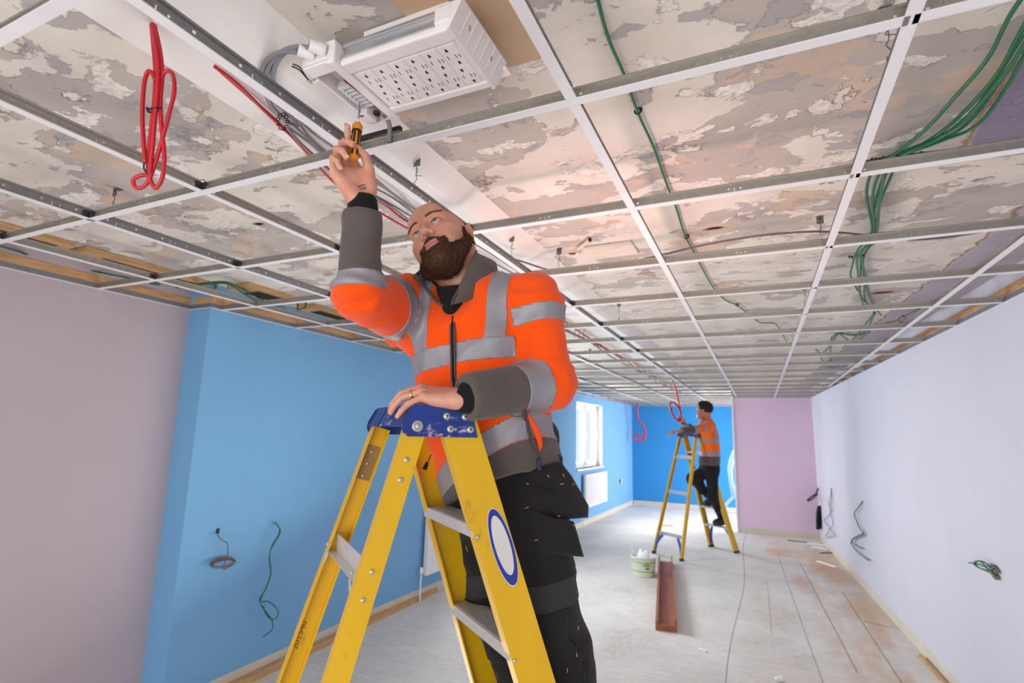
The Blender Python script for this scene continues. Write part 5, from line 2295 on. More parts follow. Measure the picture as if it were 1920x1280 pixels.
def jacket_at(x, y, far=2.2, f=None):
    """where the line of sight through a pixel meets the cloth."""
    o_ = np.array(CAM_LOC)
    d_ = unit(A3(x, y, 1.0) - o_)
    f = f or jf
    s = np.linspace(.7, far, 1500)
    v = f.value(o_ + s[:, None] * d_)
    k = np.where(v < 0)[0]
    q = o_ + d_ * (s[k[0]] if len(k) else 1.35)
    return q, field_normal(f, q)


# side pocket zip with its pull
ptsn = [jacket_at(x, y) for x, y in ((981, 765), (985, 785), (991, 808), (998, 829), (1005, 843))]
mb = MB()
strip_mesh([p + n_ * .002 for p, n_ in ptsn], [n_ for p, n_ in ptsn], .012, .003, mb)
pz = pj(mb.build('pocket_zip', M_zip, None), PA['jacket'])
ptsn2 = [jacket_at(x, y) for x, y in ((987, 770), (996, 790), (1006, 812), (1011, 832), (1009, 845))]
mb = MB()
mb.tube([Vector(p + n_ * .002) for p, n_ in ptsn2], [.002, .007, .009, .008, .003], 8)
pj(mb.build('pocket_welt', M_orange, None), PA['jacket'])
q = ptsn[-1][0] + ptsn[-1][1] * .008
mb = MB()
mb.tube([Vector(q), Vector(q + V3(.002, 0, -.02)), Vector(q + V3(.003, 0, -.024)), Vector(q + V3(.005, -.002, -.05))], [.0015, .0015, .0055, .005], 8)
pj(mb.build('pocket_zip_pull', M_pull, None), PA['jacket'])
# drawcord toggle by the ladder
q, n0 = jacket_at(806, 848)
mb = MB()
a_ = A3(808, 852, 1.33)
mb.tube([Vector(a_), Vector(A3(804, 862, 1.31)), Vector(A3(801, 868, 1.30))], .0014, 6)
mb.tube([Vector(A3(801, 866, 1.30)), Vector(A3(799, 872, 1.30)), Vector(A3(796, 879, 1.30))], [.003, .0052, .006], 8)
pj(mb.build('drawcord_toggle', M_tee, None), PA['jacket'])

# hems and seams
def seam_line(name, pix, f, r, m_, parent, far=2.2):
    pp = [jacket_at(x, y, far, f) for x, y in pix]
    mb = MB()
    mb.tube([Vector(p + n_ * .001) for p, n_ in pp], r, 5)
    return pj(mb.build(name, m_, None), parent)


# trouser pockets and yellow stitches
tf = PA['tf']


def flap(name, pix, mt, th=.006, out=.010, parent=None, f=None, bulge=0.0):
    """cloth flap hanging over the leg: an outline on the line of sight, laid on the cloth where it lies there, else in its plane."""
    cx = sum(p[0] for p in pix) / len(pix)
    cy = sum(p[1] for p in pix) / len(pix)
    pts = []
    for x, y, d_ in pix:
        pts.append(A3(x, y, d_))
    c_ = sum(pts) / len(pts)
    nn = np.zeros(3)
    for i in range(len(pts)):
        nn += np.cross(pts[i] - c_, pts[(i + 1) % len(pts)] - c_)
    nn = unit(nn)
    if nn @ (np.array(CAM_LOC) - c_) < 0:
        nn = -nn
    # subdivide the outline, then two rings in toward a raised centre
    ring = []
    for i in range(len(pts)):
        for t in (0, .25, .5, .75):
            ring.append(pts[i] * (1 - t) + pts[(i + 1) % len(pts)] * t)
    m_ = len(ring)
    vs = [p - nn * th for p in ring] + [p for p in ring] + [p + (c_ - p) * .12 + nn * (.002 + bulge * .4) for p in ring] + [p + (c_ - p) * .5 + nn * (.003 + bulge) for p in ring] + [c_ + nn * (.004 + bulge * 1.1), c_ - nn * th]
    fs = []
    for k in range(3):
        for i in range(m_):
            fs.append((k * m_ + i, k * m_ + (i + 1) % m_, (k + 1) * m_ + (i + 1) % m_, (k + 1) * m_ + i))
    for i in range(m_):
        fs.append((3 * m_ + i, 3 * m_ + (i + 1) % m_, 4 * m_))
        fs.append(((i + 1) % m_, i, 4 * m_ + 1))
    mb = MB()
    mb.add([tuple(v) for v in vs], fs, 0, True)
    o = mb.build(name, mt, None)
    return pj(o, parent)


hol = flap('holster_pocket', [(972, 896, 1.335), (1012, 878, 1.325), (1052, 866, 1.36), (1072, 892, 1.375), (1104, 948, 1.40), (1103, 970, 1.395), (1058, 974, 1.345), (1040, 968, 1.325), (1010, 926, 1.32)], M_black, .012, .01, PA['trousers'], None, .010)
crg = flap('cargo_pocket', [(990, 952, 1.315), (1040, 972, 1.30), (1076, 978, 1.335), (1084, 1004, 1.345), (1095, 1044, 1.35), (1050, 1040, 1.30), (1008, 1036, 1.30), (998, 1000, 1.305)], M_black, .010, .01, PA['trousers'], None, .006)
for nm, prt, segs in (('yellow_stitch', hol, [((1026, 890, 1.318), (1030, 894, 1.318)), ((1056, 888, 1.345), (1058, 893, 1.347)), ((1050, 908, 1.333), (1058, 906, 1.336)), ((1073, 908, 1.36), (1078, 907, 1.364)), ((988, 905, 1.315), (991, 908, 1.315)), ((1046, 966, 1.318), (1050, 968, 1.32))]),
                      ('yellow_stitch', crg, [((985, 953, 1.305), (991, 950, 1.305)), ((1002, 1013, 1.295), (1009, 1011, 1.295)), ((1074, 985, 1.325), (1078, 984, 1.328))])):
    for a_, b_ in segs:
        mb = MB()
        mb.tube([Vector(A3(*a_)), Vector((A3(*a_) + A3(*b_)) / 2 + V3(0, -.001, 0)), Vector(A3(*b_))], .0011, 5)
        pj(mb.build(nm, M_thread, None), PA['trousers'])
for x, y in ((1080, 1172), (1078, 1222), (1062, 1250)):
    q, n0 = jacket_at(x, y, 2.2, tf)
    mb = MB()
    mb.tube([Vector(q + n0 * .006), Vector(q + n0 * .006 + V3(.001, 0, -.005)), Vector(q + n0 * .006 + V3(.001, 0, -.009))], .0010, 5)
    pj(mb.build('yellow_stitch', M_thread, None), PA['trousers'])
mb = MB()
mb.tube([Vector(A3(1046 + 7 * math.cos(a), 860 + 6 * math.sin(a), 1.40)) for a in [i * .7 for i in range(9)]], .0035, 8, 0, True, True)
pj(mb.build('belt_ring', M_rubber, None), PA['trousers'])

# ring, nails, wrist tattoo
M_, js, th = PA['hands']['L']
a_, b_ = js[2][0], js[2][1]
ax = unit(b_ - a_)
u = unit(np.cross(ax, V3(0, 0, 1)))
w = np.cross(ax, u)
mb = MB()
c = a_ + (b_ - a_) * .52
prof = [(.0101, -.003), (.0111, -.0028), (.0114, 0), (.0111, .0028), (.0101, .003)]
vs = [tuple(c + ax * z + (u * math.cos(t) + w * math.sin(t)) * r) for r, z in prof for t in [2 * PI * k / 32 for k in range(32)]]
fs = [(i * 32 + k, i * 32 + (k + 1) % 32, ((i + 1) % 5) * 32 + (k + 1) % 32, ((i + 1) % 5) * 32 + k) for i in range(5) for k in range(32)]
mb.add(vs, fs, 0, True)
pj(mb.build('wedding_ring', M_gold, None), PA['body'])
for s in 'RL':
    M_, js, th = PA['hands'][s]
    z = M_[:, 2]
    for i in range(4):
        d1 = unit(js[i][3] - js[i][2])
        upn = unit(z - d1 * (z @ d1)) if abs(z @ d1) < .95 else unit(M_[:, 0])
        # outer side of a bent finger: perpendicular to the joint in the bending plane, away from the palm
        y = M_[:, 1]
        upn = unit(np.cross(y, d1))
        if upn @ (js[i][2] - (js[i][1] + js[i][3]) / 2) < 0 and np.linalg.norm(js[i][2] - (js[i][1] + js[i][3]) / 2) > .002:
            upn = -upn
        pj(nail(js[i][2], js[i][3], upn, HAND_RAD[i][3], None).build('fingernail', M_nail, None, True), PA['body'])
# faded script round the raised wrist
M_, js, th = PA['hands']['R']
Wr = JA['wrR']
rng = random.Random(11)
mb = MB()
camd = unit(np.array(CAM_LOC) - Wr)
xw = M_[:, 0]
sidev = unit(np.cross(xw, camd))
front = unit(np.cross(sidev, xw))
for row, dz, amp in ((0, .022, .0022), (1, .014, .0016)):
    pts = []
    for i in range(46):
        t = -0.95 + 1.9 * i / 45
        pts.append(Wr + xw * (dz + amp * math.sin(i * 1.9 + row) * rng.uniform(.4, 1)) + (sidev * math.sin(t) + front * math.cos(t)) * (.0262 if abs(t) > .4 else .0252))
    mb.tube([Vector(p) for p in pts], .0007, 4)
pj(mb.build('wrist_tattoo', M_tattoo, None), PA['body'])

# ------------------------------------------------------------------ screwdriver in the raised hand
M_amber = mat('amber_handle_plastic', (226, 140, 20), 0.25, var=0.04)
M_blackrub = mat('black_grip_rubber', (22, 20, 20), 0.45)
M_chrome = mat('chrome_shaft', (190, 192, 196), 0.18, 0.95, var=0.03)
p0, p1 = Vector(A3(663, 300, 1.228)), Vector(H_TIP)
axs = (p1 - p0).normalized()
hl = (Vector(A3(669, 231, 1.262)) - p0).length
sd = empty('screwdriver', p0, 0, 'small screwdriver with amber and black handle gripped in the raised hand', 'screwdriver')


def sd_part(name, m_, fn, parent=sd):
    mb = MB()
    fn(mb)
    o = mb.build(name, m_, None)
    o.parent = parent
    return o


q = Vector((0, 0, 1)).rotation_difference(axs)
sd_part('handle', M_amber, lambda mb: mb.lathe([(.006, 0), (.0105, .004), (.0112, .014), (.0100, hl * .5), (.0088, hl * .72), (.0118, hl * .84), (.0128, hl * .93), (.0090, hl)], 12, (0, 0, 0), axs))
def grips(mb):
    u = axs.orthogonal().normalized()
    w_ = axs.cross(u)
    for k in range(6):
        a = 2 * PI * k / 6
        r = u * math.cos(a) + w_ * math.sin(a)
        mb.beam(axs * .010 + r * .0102, axs * (hl * .72) + r * .0082, [(-.0028, 0), (.0028, 0), (.0022, .002), (-.0022, .002)], r)
    mb.lathe([(.0113, 0), (.0122, .001), (.0122, .005), (.0113, .006)], 12, axs * (hl * .74), axs)
sd_part('grip_inlay', M_blackrub, grips)
L_ = (p1 - p0).length
sd_part('shaft', M_chrome, lambda mb: mb.lathe([(.0024, hl - .002), (.0024, L_ - .010), (.0030, L_ - .004), (.0012, L_)], 10, (0, 0, 0), axs))

# ------------------------------------------------------------------ the second worker on the far stepladder
HRB = np.array([unit(V3(.22, .97, .02)), unit(V3(-.95, .22, .10)), unit(V3(.06, -.06, 1))])
f_ = HRB[1]
r_ = unit(np.cross(f_, HRB[2]))
HB = np.stack([r_, f_, np.cross(r_, f_)], 1)
latB = unit(V3(-.15, -1.0, 0))                    # toward his left, the camera side
c2, s2 = math.cos(YAW2), math.sin(YAW2)


def lad2(a, b_, z):
    return np.array(LOC2) + V3(c2, s2, 0) * a + V3(s2, -c2, 0) * b_ + V3(0, 0, z)


spB = [(A3(1325, 789, 7.6), .07, .07, latB), (A3(1326, 799, 7.6), .165, .11, latB), (A3(1329, 818, 7.6), .17, .125, latB), (A3(1331, 838, 7.6), .165, .125, latB),
       (A3(1331, 855, 7.6), .17, .13, latB), (A3(1330, 866, 7.6), .175, .135, latB), (A3(1330, 876, 7.6), .17, .13, latB)]
hb = A3(1320, 769, 7.6)
cfgB = dict(
    seed=9, step=0.012, hstep=0.006, handstep=0.004, fine=False, skin=M_skin2, thin=.95, orange=M_orange2,
    label='dark-haired worker in orange high-visibility top holding a red cable loop on the far stepladder',
    base=tuple(lad2(.5, .05, .348)), H=HB,
    j=dict(head=hb, neck=A3(1325, 791, 7.6),
           shL=A3(1328, 799, 7.42), elL=A3(1303, 806, 7.28), wrL=A3(1276, 807, 7.16),
           shR=A3(1322, 799, 7.77), elR=A3(1304, 808, 7.55), wrR=A3(1282, 794, 7.42),
           hipL=A3(1334, 880, 7.52), knL=A3(1337, 930, 7.50), anL=lad2(.55, .06, .43), toeL=lad2(.40, .06, .39),
           hipR=A3(1327, 880, 7.68), knR=A3(1298, 896, 7.50), anR=lad2(.48, -.04, .69), toeR=lad2(.34, -.04, .65)),
    spine=spB, face=f_, armR=(.065, .055, .045), armL=(.065, .055, .045), cuffR=.10, cuffL=.015,
    hem=(A3(1331, 872, 7.6), (0, 0, -1)), sleeve=((.35, .55, 1.2, 1.4), (.35, .55, 1.0, 1.18)),
    planes=dict(chest=(A3(1331, 826, 7.6), (0, 0, 1)), waist=(A3(1331, 850, 7.6), (0, 0, 1)), grey=(A3(1331, 855, 7.6), (0, 0, 1))),
    plane_lv=dict(chest=(-.025, .025), waist=(-.03, .03), grey=(0.0,)), strap=(.07, .12), hips=(.155, .12),
    legR=(.09, .07, .056), legL=(.09, .07, .056), kneedirR=f_, kneedirL=f_,
    handR=dict(x=(-.55, -.2, .8), z=(-.2, .9, .3), bends=[(.9, 1.0, .5)] * 4, spreads=[.05, 0, -.03, -.06], thumb=[(.022, .026, -.014), (.058, .040, -.028), (.085, .030, -.036), (.104, .018, -.038)]),
    handL=dict(x=(-.9, -.35, -.1), z=(0, 0, 1), bends=[(.3, .5, .3)] * 4, spreads=[.1, .03, -.03, -.1], thumb=[(.022, .026, -.012), (.058, .052, -.020), (.086, .062, -.026), (.108, .066, -.030)]),
)
PB = build_person(cfgB)
# short dark hair over the skull
f = Field((-.12, -.15, -.10), (.12, .12, .17), .006)
f.ell((0, -.022, .040), (.084, .106, .098), 0)
f.ell((0, .035, .095), (.056, .050, .032), .03)
f.ell((0, .10, .0), (.10, .075, .075), .01, 's')
f.ell((0, .05, -.07), (.12, .085, .085), .01, 's')
f.ell((0, -.05, -.12), (.12, .12, .05), .01, 's')
V, F = f.mesh()
N = vnormals(V, F)
V = V + N * np.array([.004 * fbm(p * 60, 2) for p in V])[:, None]
link_mesh('hair', hb + V @ HB.T, F, M_hair, PB['body'])
mb = MB()
q = PB['J']['wrR']
mb.tube([Vector(q + V3(.03 * math.cos(t), .03 * math.sin(t), 0)) for t in [2 * PI * i / 12 for i in range(12)]], .007, 6, 0, True, True)
pj(mb.build('wristband', M_rubber, None), PB['root'])
# ================================================================== services above the grid
M_red = mat('red_cable_sheath', (192, 22, 38), 0.35, var=0.06, vscale=40)
M_green = mat('green_cable_sheath', (12, 104, 64), 0.32, var=0.1, vscale=40)
M_gcab = mat('grey_cable_sheath', (132, 132, 136), 0.45, var=0.05)
M_bcab = mat('brown_grey_cable_sheath', (112, 96, 90), 0.5, var=0.05)
M_tie = mat('black_cable_tie', (22, 22, 24), 0.45)
M_plast = mat('white_moulded_plastic', (236, 230, 230), 0.35, var=0.02)
M_slot = mat('dark_socket_slot', (30, 22, 20), 0.6, var=0)
M_ply = mat('plywood_pattress', (196, 166, 136), 0.7, var=0.08, vscale=6)
M_cored = mat('brown_core', (122, 62, 34), 0.4)
M_coreb = mat('blue_core', (36, 104, 180), 0.4)
M_corey = mat('yellow_green_core', (206, 178, 40), 0.4)
M_term = mat('grey_terminal_block', (198, 198, 202), 0.4)
M_alu2 = mat('silver_channel', (206, 206, 210), 0.28, 0.85, var=0.03)


def zpts(pix, z):
    return [on_z(p[0], p[1], z if len(p) < 3 else p[2]) for p in pix]


def cable(name, label, cat, strands_, r, m_, group=None, seg=8):
    mb = MB()
    for st in strands_:
        mb.tube(st, r, seg)
    o = mb.build(name, m_)
    return tag(o, label, cat, group)


def child(name, m_, parent, fn):
    mb = MB()
    fn(mb)
    return mb.build(name, m_, parent)


# socket tray -------------------------------------------------------
tx0, tx1, ty0, ty1, tz0, tz1 = 0.160, 0.425, -0.238, -0.048, 2.352, 2.406
tray = empty('socket_tray', ((tx0 + tx1) / 2, (ty0 + ty1) / 2, tz0), 0, 'white twelve-way socket tray screwed to the old ceiling above the raised hand', 'socket tray')
T0 = Vector(tray.location)


def tb(mb, lo, hi, mi=0, bevel=0.0):
    mb.box2(Vector(lo) - T0, Vector(hi) - T0, mi, bevel)


child('tray_body', M_plast, tray, lambda mb: (tb(mb, (tx0, ty0 + .012, tz0 + .004), (tx1, ty1 - .004, tz1), 0, .003), tb(mb, (tx0 - .002, ty0, tz0), (tx1 + .002, ty0 + .034, tz0 + .016), 0, .004),
                                              tb(mb, (tx0 - .002, ty1 - .022, tz0), (tx1 + .002, ty1, tz0 + .022), 0, .004)))
child('side_channel', M_alu2, tray, lambda mb: (tb(mb, (tx0, ty0 + .001, tz0 + .042), (tx1 - .03, ty0 + .012, tz0 + .052), 0, .002), tb(mb, (tx0, ty0 + .008, tz0 + .016), (tx1 - .03, ty0 + .0125, tz0 + .044)),
                                                tb(mb, (tx0, ty0 - .001, tz0 + .014), (tx1 - .03, ty0 + .012, tz0 + .022), 0, .002)))


def endcap(mb):
    q = [(tx1, ty0 - .004, tz0 - .002), (tx1 + .006, ty0 - .004, tz0 - .002), (tx1 + .006, ty1 + .004, tz0 - .002), (tx1, ty1 + .004, tz0 - .002)]
    q2 = [(tx1, ty0 - .004, tz1), (tx1 + .034, ty0 - .004, tz1), (tx1 + .034, ty1 + .004, tz1), (tx1, ty1 + .004, tz1)]
    mb.hexa([Vector(p) - T0 for p in q] + [Vector(p) - T0 for p in q2])
    tb(mb, (tx1 - .030, ty0 - .006, tz0 + .012), (tx1 + .010, ty0 + .02, tz1), 0, .006)
    for k in range(6):
        y = ty0 + .03 + k * .027
        mb.beam(Vector((tx1 + .009, y, tz0 + .006)) - T0, Vector((tx1 + .032, y, tz1 - .004)) - T0, [(-.0012, 0), (.0012, 0), (.0012, .0016), (-.0012, .0016)], (1, 0, -.6))
    tb(mb, (tx1 + .004, ty1 - .002, tz1 - .016), (tx1 + .036, ty1 + .026, tz1 - .012), 0, .001)


cap_ = child('end_cap', M_plast, tray, endcap)
for y in (ty0 + .045, ty1 - .05):
    child('cap_screw', M_rivet, cap_, lambda mb: mb.lathe([(.005, -.001), (.005, .0012), (.003, .002)], 12, Vector((tx1 + .0215, y, tz0 + .030)) - T0, (.85, 0, -.5)))
nx, ny = 6, 2
px_, py_ = (tx1 - tx0 - .020) / nx, (ty1 - ty0 - .062) / ny
for i in range(nx):
    for j in range(ny):
        x0, y0 = tx0 + .010 + i * px_, ty0 + .038 + j * py_
        plate = child('socket_outlet', M_plast, tray, lambda mb: tb(mb, (x0 + .0006, y0 + .0006, tz0 + .0015), (x0 + px_ - .0006, y0 + py_ - .0006, tz0 + .005), 0, .0008))

        def slots(mb):
            cx, cy, z = x0 + px_ / 2, y0 + py_ / 2, tz0 + .0012
            sg = 1 if j == 0 else -1
            for (u, v_, w_, h_) in ((-.011, .002, .0016, .011), (.007, .003, .0016, .011), (.015, .004, .0016, .011)):
                tb(mb, (cx + u - w_ / 2, cy + v_ - h_ / 2, z), (cx + u + w_ / 2, cy + v_ + h_ / 2, z + .0012))
            for (u, v_) in ((-.004, -.018), (.004, .022)):
                pts = [(cx + u - .0014, cy + v_ - sg * .005), (cx + u + .0014, cy + v_ - sg * .005), (cx + u + .0034, cy + v_ + sg * .004), (cx + u - .0034, cy + v_ + sg * .004)]
                mb.prism([Vector((a, b, z)) - T0 for a, b in pts], (0, 0, .0012))
        child('socket_slots', M_slot, plate, slots)
child('mounting_spacer', M_plast, tray, lambda mb: tb(mb, (tx0 + .03, ty0 + .03, tz1 - .002), (tx1 - .02, ty1 - .02, 2.4455)))
bx0, bx1, by0, by1 = 0.070, 0.158, -0.256, -0.022


def tbox(mb):
    t = .004
    tb(mb, (bx0, by0, tz0 + .008), (bx0 + t, by1, tz1 - .008)); tb(mb, (bx1 - .022, by0, tz0 - .002), (bx1, by1, tz1 - .008), 0, .004)
    tb(mb, (bx0 + .0005, by0 + .0008, tz0 + .009), (bx1 - .012, by0 + t, tz1 - .009)); tb(mb, (bx0 + .0005, by1 - t, tz0 + .009), (bx1 - .012, by1 - .0008, tz1 - .009))
    tb(mb, (bx0 - .0008, by0 - .0008, tz1 - .010), (bx1 - .001, by1 + .0006, tz1 - .004), 0, .001)
    tb(mb, (bx0, by0, tz0 + .002), (bx1 - .01, by0 + .032, tz0 + .008), 0, .003)
    tb(mb, (bx0 + .002, by1 - .062, tz0 - .004), (bx0 + .030, by1 - .018, tz0 + .03), 0, .004)


box = child('terminal_box', M_plast, tray, tbox)
for k in range(7):
    y = by0 + .092 + k * .0125
    child('terminal_block', M_term, box, lambda mb: (tb(mb, (bx0 + .012, y, tz0 + .012), (bx0 + .052, y + .009, tz0 + .032), 0, .002), tb(mb, (bx0 + .020, y + .002, tz0 + .008), (bx0 + .028, y + .007, tz0 + .013), 0, .001)))
rngw = random.Random(2)
for k, m_ in enumerate((M_cored, M_coreb, M_cored, M_corey, M_cored, M_coreb, M_corey)):
    y = by0 + .096 + k * .0125
    x = bx0 + .040
    s = Vector((bx0 + .055 + rngw.uniform(-.01, .01), by0 + .045, tz0 + .02))
    child('wire_core', m_, box, lambda mb: mb.tube([s - T0, Vector((x + .016, by0 + .070 + k * .006, tz0 + .012 - rngw.uniform(0, .006))) - T0, Vector((x + .018, y - .006, tz0 + .012)) - T0, Vector((x, y + .004, tz0 + .016)) - T0], .0017, 6))
child('wire_core', M_cored, box, lambda mb: mb.tube([Vector((bx0 + .014, by0 + .165, tz0 + .01)) - T0, Vector((bx0 + .010, by0 + .172, tz0 - .006)) - T0, Vector((bx0 + .018, by0 + .178, tz0 - .004)) - T0, Vector((bx0 + .022, by0 + .176, tz0 + .01)) - T0], .0017, 6))
child('wire_core', M_corey, box, lambda mb: mb.tube([Vector((bx0 + .056, by0 + .08, tz0 + .012)) - T0, Vector((bx0 + .064, by0 + .12, tz0 + .006)) - T0, Vector((bx0 + .062, by0 + .18, tz0 + .010)) - T0, Vector((bx0 + .058, by0 + .205, tz0 + .02)) - T0], .0018, 6))
child('cord_gland_hole', M_slot, box, lambda mb: mb.lathe([(.009, 0), (.009, .003)], 14, Vector((bx0 + .045, by1 - .040, tz0 + .006)) - T0, (0, -.3, -1)))
for x, y in ((bx0 + .028, by0 + .004), (bx0 + .062, by0 + .002)):
    g0 = Vector((x, y, tz0 + .030))
    gd = Vector((-.55, -.75, .05)).normalized()
    gl = child('cable_gland', M_plast, tray, lambda mb: (mb.lathe([(.0135, 0), (.0145, .004), (.0145, .014), (.0128, .018), (.0128, .030), (.0110, .034), (.0062, .034)], 18, g0 - T0, gd), [mb.box(g0 - T0 + gd * .009 + Vector((0, 0, 0)), (.004, .004, .004)) for _ in range(1)]))
    child('gland_bore', M_slot, gl, lambda mb: mb.lathe([(.0075, .0335), (.0075, .0346)], 14, g0 - T0, gd))
child('offcut_cores', M_tie, box, lambda mb: (mb.tube([Vector(p) - T0 for p in zpts([(577, 148, 2.37), (570, 138, 2.368), (562, 126, 2.37), (549, 120, 2.372)], 2.37)], .0016, 6), mb.tube([Vector(p) - T0 for p in zpts([(578, 150, 2.37), (568, 138, 2.366), (560, 130, 2.368), (547, 124, 2.37)], 2.37)], .0016, 6)))
child('offcut_sheath', M_alu2, box, lambda mb: mb.tube([Vector(p) - T0 for p in zpts([(578, 150, 2.37), (584, 154, 2.371), (592, 150, 2.374), (600, 143, 2.378)], 2.37)], [.0035, .0046, .0046, .004], 8))
# board behind the tray
mb = MB()
mb.box2((0.30, -0.30, 2.4455), (0.535, 0.02, 2.4498), 0, 0.002)
tag(mb.build('pattress_board', M_ply), 'tan board fixed to the old ceiling above the socket tray', 'board')

# grey cables looping from the glands over the main tee
for k, (pix, lab) in enumerate((
        ([(608, 98, 2.378), (590, 92, 2.384), (560, 88, 2.392), (530, 96, 2.398), (508, 118, 2.399), (498, 140, 2.398), (497, 165, 2.394), (510, 200, 2.39), (545, 232, 2.388)], 'grey cable in the widest loop out of the tray glands'),
        ([(603, 100, 2.378), (575, 89, 2.388), (545, 92, 2.395), (522, 112, 2.398), (512, 140, 2.397), (515, 165, 2.393), (530, 200, 2.39), (560, 235, 2.387)], 'grey cable in the middle loop out of the tray glands'),
        ([(576, 106, 2.378), (560, 99, 2.386), (540, 96, 2.394), (515, 102, 2.398), (496, 118, 2.399), (490, 140, 2.398), (493, 165, 2.394), (508, 195, 2.39)], 'grey cable in the narrow outer loop by the plaster beam'))):
    cable('grey_cable', lab, 'cable', [zpts(pix, 2.39)], .0055, M_gcab, 'grey cables at the socket tray')
for k, off in enumerate(((0, 0), (7, -5), (13, -13), (-6, 6), (-12, 13))):
    pix = [(548, 232), (585, 268), (632, 306), (686, 343), (738, 376), (800, 420), (900, 482), (985, 536), (1040, 575)]
    pix = [(x + off[0] * (1 - i * .05) + 5 * math.sin(i * 1.7 + k * 2), y + off[1] * (1 - i * .05) + 3 * math.sin(i * 1.3 + k)) for i, (x, y) in enumerate(pix)]
    cable('grey_cable', ['grey cable in the middle of the bundle under the plaster beam', 'grey cable second from the main tee in the beam bundle', 'grey cable closest to the main tee in the beam bundle', 'grey cable sagging below the beam bundle', 'lowest grey cable of the bundle nearest the red pair'][k], 'cable',
          [zpts(pix, 2.392 - .0088 * k)], .0036, M_gcab, 'grey cables along the plaster beam')
# red pair
for k, pix in enumerate(([(403, 124), (440, 157), (482, 194), (530, 238), (575, 286), (620, 336), (662, 369), (712, 398), (766, 429), (860, 476)], [(402, 124), (446, 158), (492, 204), (528, 238), (580, 284), (632, 330), (675, 358), (722, 384), (768, 418), (865, 470)])):
    cable('red_cable', ['lower red cable of the pair running behind the raised wrist', 'upper red cable of the pair running behind the raised wrist'][k], 'cable', [zpts(pix, 2.392 - .0125 * k)], .0042, M_red, 'red cables behind the raised wrist')
mb = MB()
cc = [(530 + 9 * math.cos(a), 228 + 14 * math.sin(a)) for a in [2 * PI * i / 9 for i in range(9)]]
for x, y in cc:
    p = on_z(x, y, 2.378)
    mb.tube([p + Vector((.0042 * math.cos(a), 0.002 * math.cos(a), .0042 * math.sin(a))) for a in [2 * PI * i / 8 for i in range(8)]], .0014, 5, 0, False, True)
tag(mb.build('cable_strap', M_tie), 'black perforated strap looped round the red cables', 'strap')

# hanging red coil ---------------------------------------------------
D = 1.10
coil = [
    [(286, 44, 1.09), (291, 80), (296, 120), (296, 165), (291, 215), (287, 265), (283, 305), (281, 326)],
    [(289, 46, 1.09), (300, 95), (304, 140), (301, 190), (303, 240), (308, 290), (305, 330), (294, 352), (286, 346), (278, 330), (264, 329), (250, 338), (256, 352), (274, 346), (289, 312), (304, 262), (318, 210), (327, 170), (324, 140), (313, 133), (303, 148), (299, 200)],
    [(292, 152), (285, 137), (277, 135), (270, 160), (267, 215), (269, 265), (273, 305)],
    [(284, 44, 1.092), (288, 90), (291, 130), (290, 180), (284, 235), (279, 285), (277, 322)]]
mb = MB()
for k, st in enumerate(coil):
    mb.tube([at(p[0], p[1], (p[2] if len(p) > 2 else D + .006 * (k - 1.5))) for p in st], .0043, 8)
c = mb.build('cable_coil', M_red)
tag(c, 'red cable coil tied up and hanging from the plaster beam', 'cable')
mb = MB()
mb.tube([at(290 + 13 * math.cos(a), 206 + 4 * math.sin(a) - 2 * math.cos(a), D + .012 * math.sin(a)) for a in [2 * PI * i / 14 for i in range(14)]], .0022, 6, 0, True, True)
mb.tube([at(279, 205, D - .006), at(274, 202, D - .010)], .003, 6)
mb.build('cable_tie', M_tie, c)
mb = MB()
mb.tube([at(270, 306, D), at(270, 316, D), at(276, 326, D)], .0018, 6)
mb.build('cable_tie', M_tie, c)

# green cables -------------------------------------------------------
ggrp = 'green cables above the grid'
cable('green_cable', 'single green cable clipped along the middle of the ceiling', 'cable', [zpts([(1116, -20), (1140, 70), (1170, 140), (1196, 212), (1225, 275), (1250, 345), (1268, 390), (1284, 440), (1305, 480), (1335, 535), (1360, 562), (1382, 572), (1402, 588)], 2.435)], .0042, M_green, ggrp)
cable('green_cable', 'thin end of the single green cable sagging six rows away', 'cable', [zpts([(1416, 599), (1428, 605), (1452, 606), (1463, 620), (1475, 640)], 2.43)], .0042, M_green, ggrp)
for x, y in ((1196, 210), (1287, 445), (1382, 572)):
    p = on_z(x, y, 2.436)
    mb = MB()
    mb.tube([p + Vector((.008 * math.cos(a), 0, .008 * math.sin(a) + .003)) for a in [2 * PI * i / 10 for i in range(10)]], .0025, 6, 0, True, True)
    mb.box(p + Vector((.008, 0, .006)), (.008, .006, .010), 0, None, .001)
    tag(mb.build('cable_clip', M_tie), {1196: 'black clip on the single green cable just past the raised hand row', 1287: 'black clip on the single green cable beside the ragged black hole', 1382: 'small black clip where the single green cable bends'}[x], 'clip', 'clips on the single green cable')
main = [(1960, 20), (1925, 75), (1880, 150), (1820, 225), (1760, 262), (1690, 293), (1660, 330), (1645, 385), (1640, 445), (1615, 478), (1618, 520), (1625, 560), (1640, 585)]
names = ['green cable at the wall side of the thick bundle', 'green cable in the middle of the thick bundle', 'glossy lower green cable of the thick bundle', 'thin green cable above the thick bundle', 'green cable on the window side of the thick bundle', 'loose green cable crossing over the thick bundle']
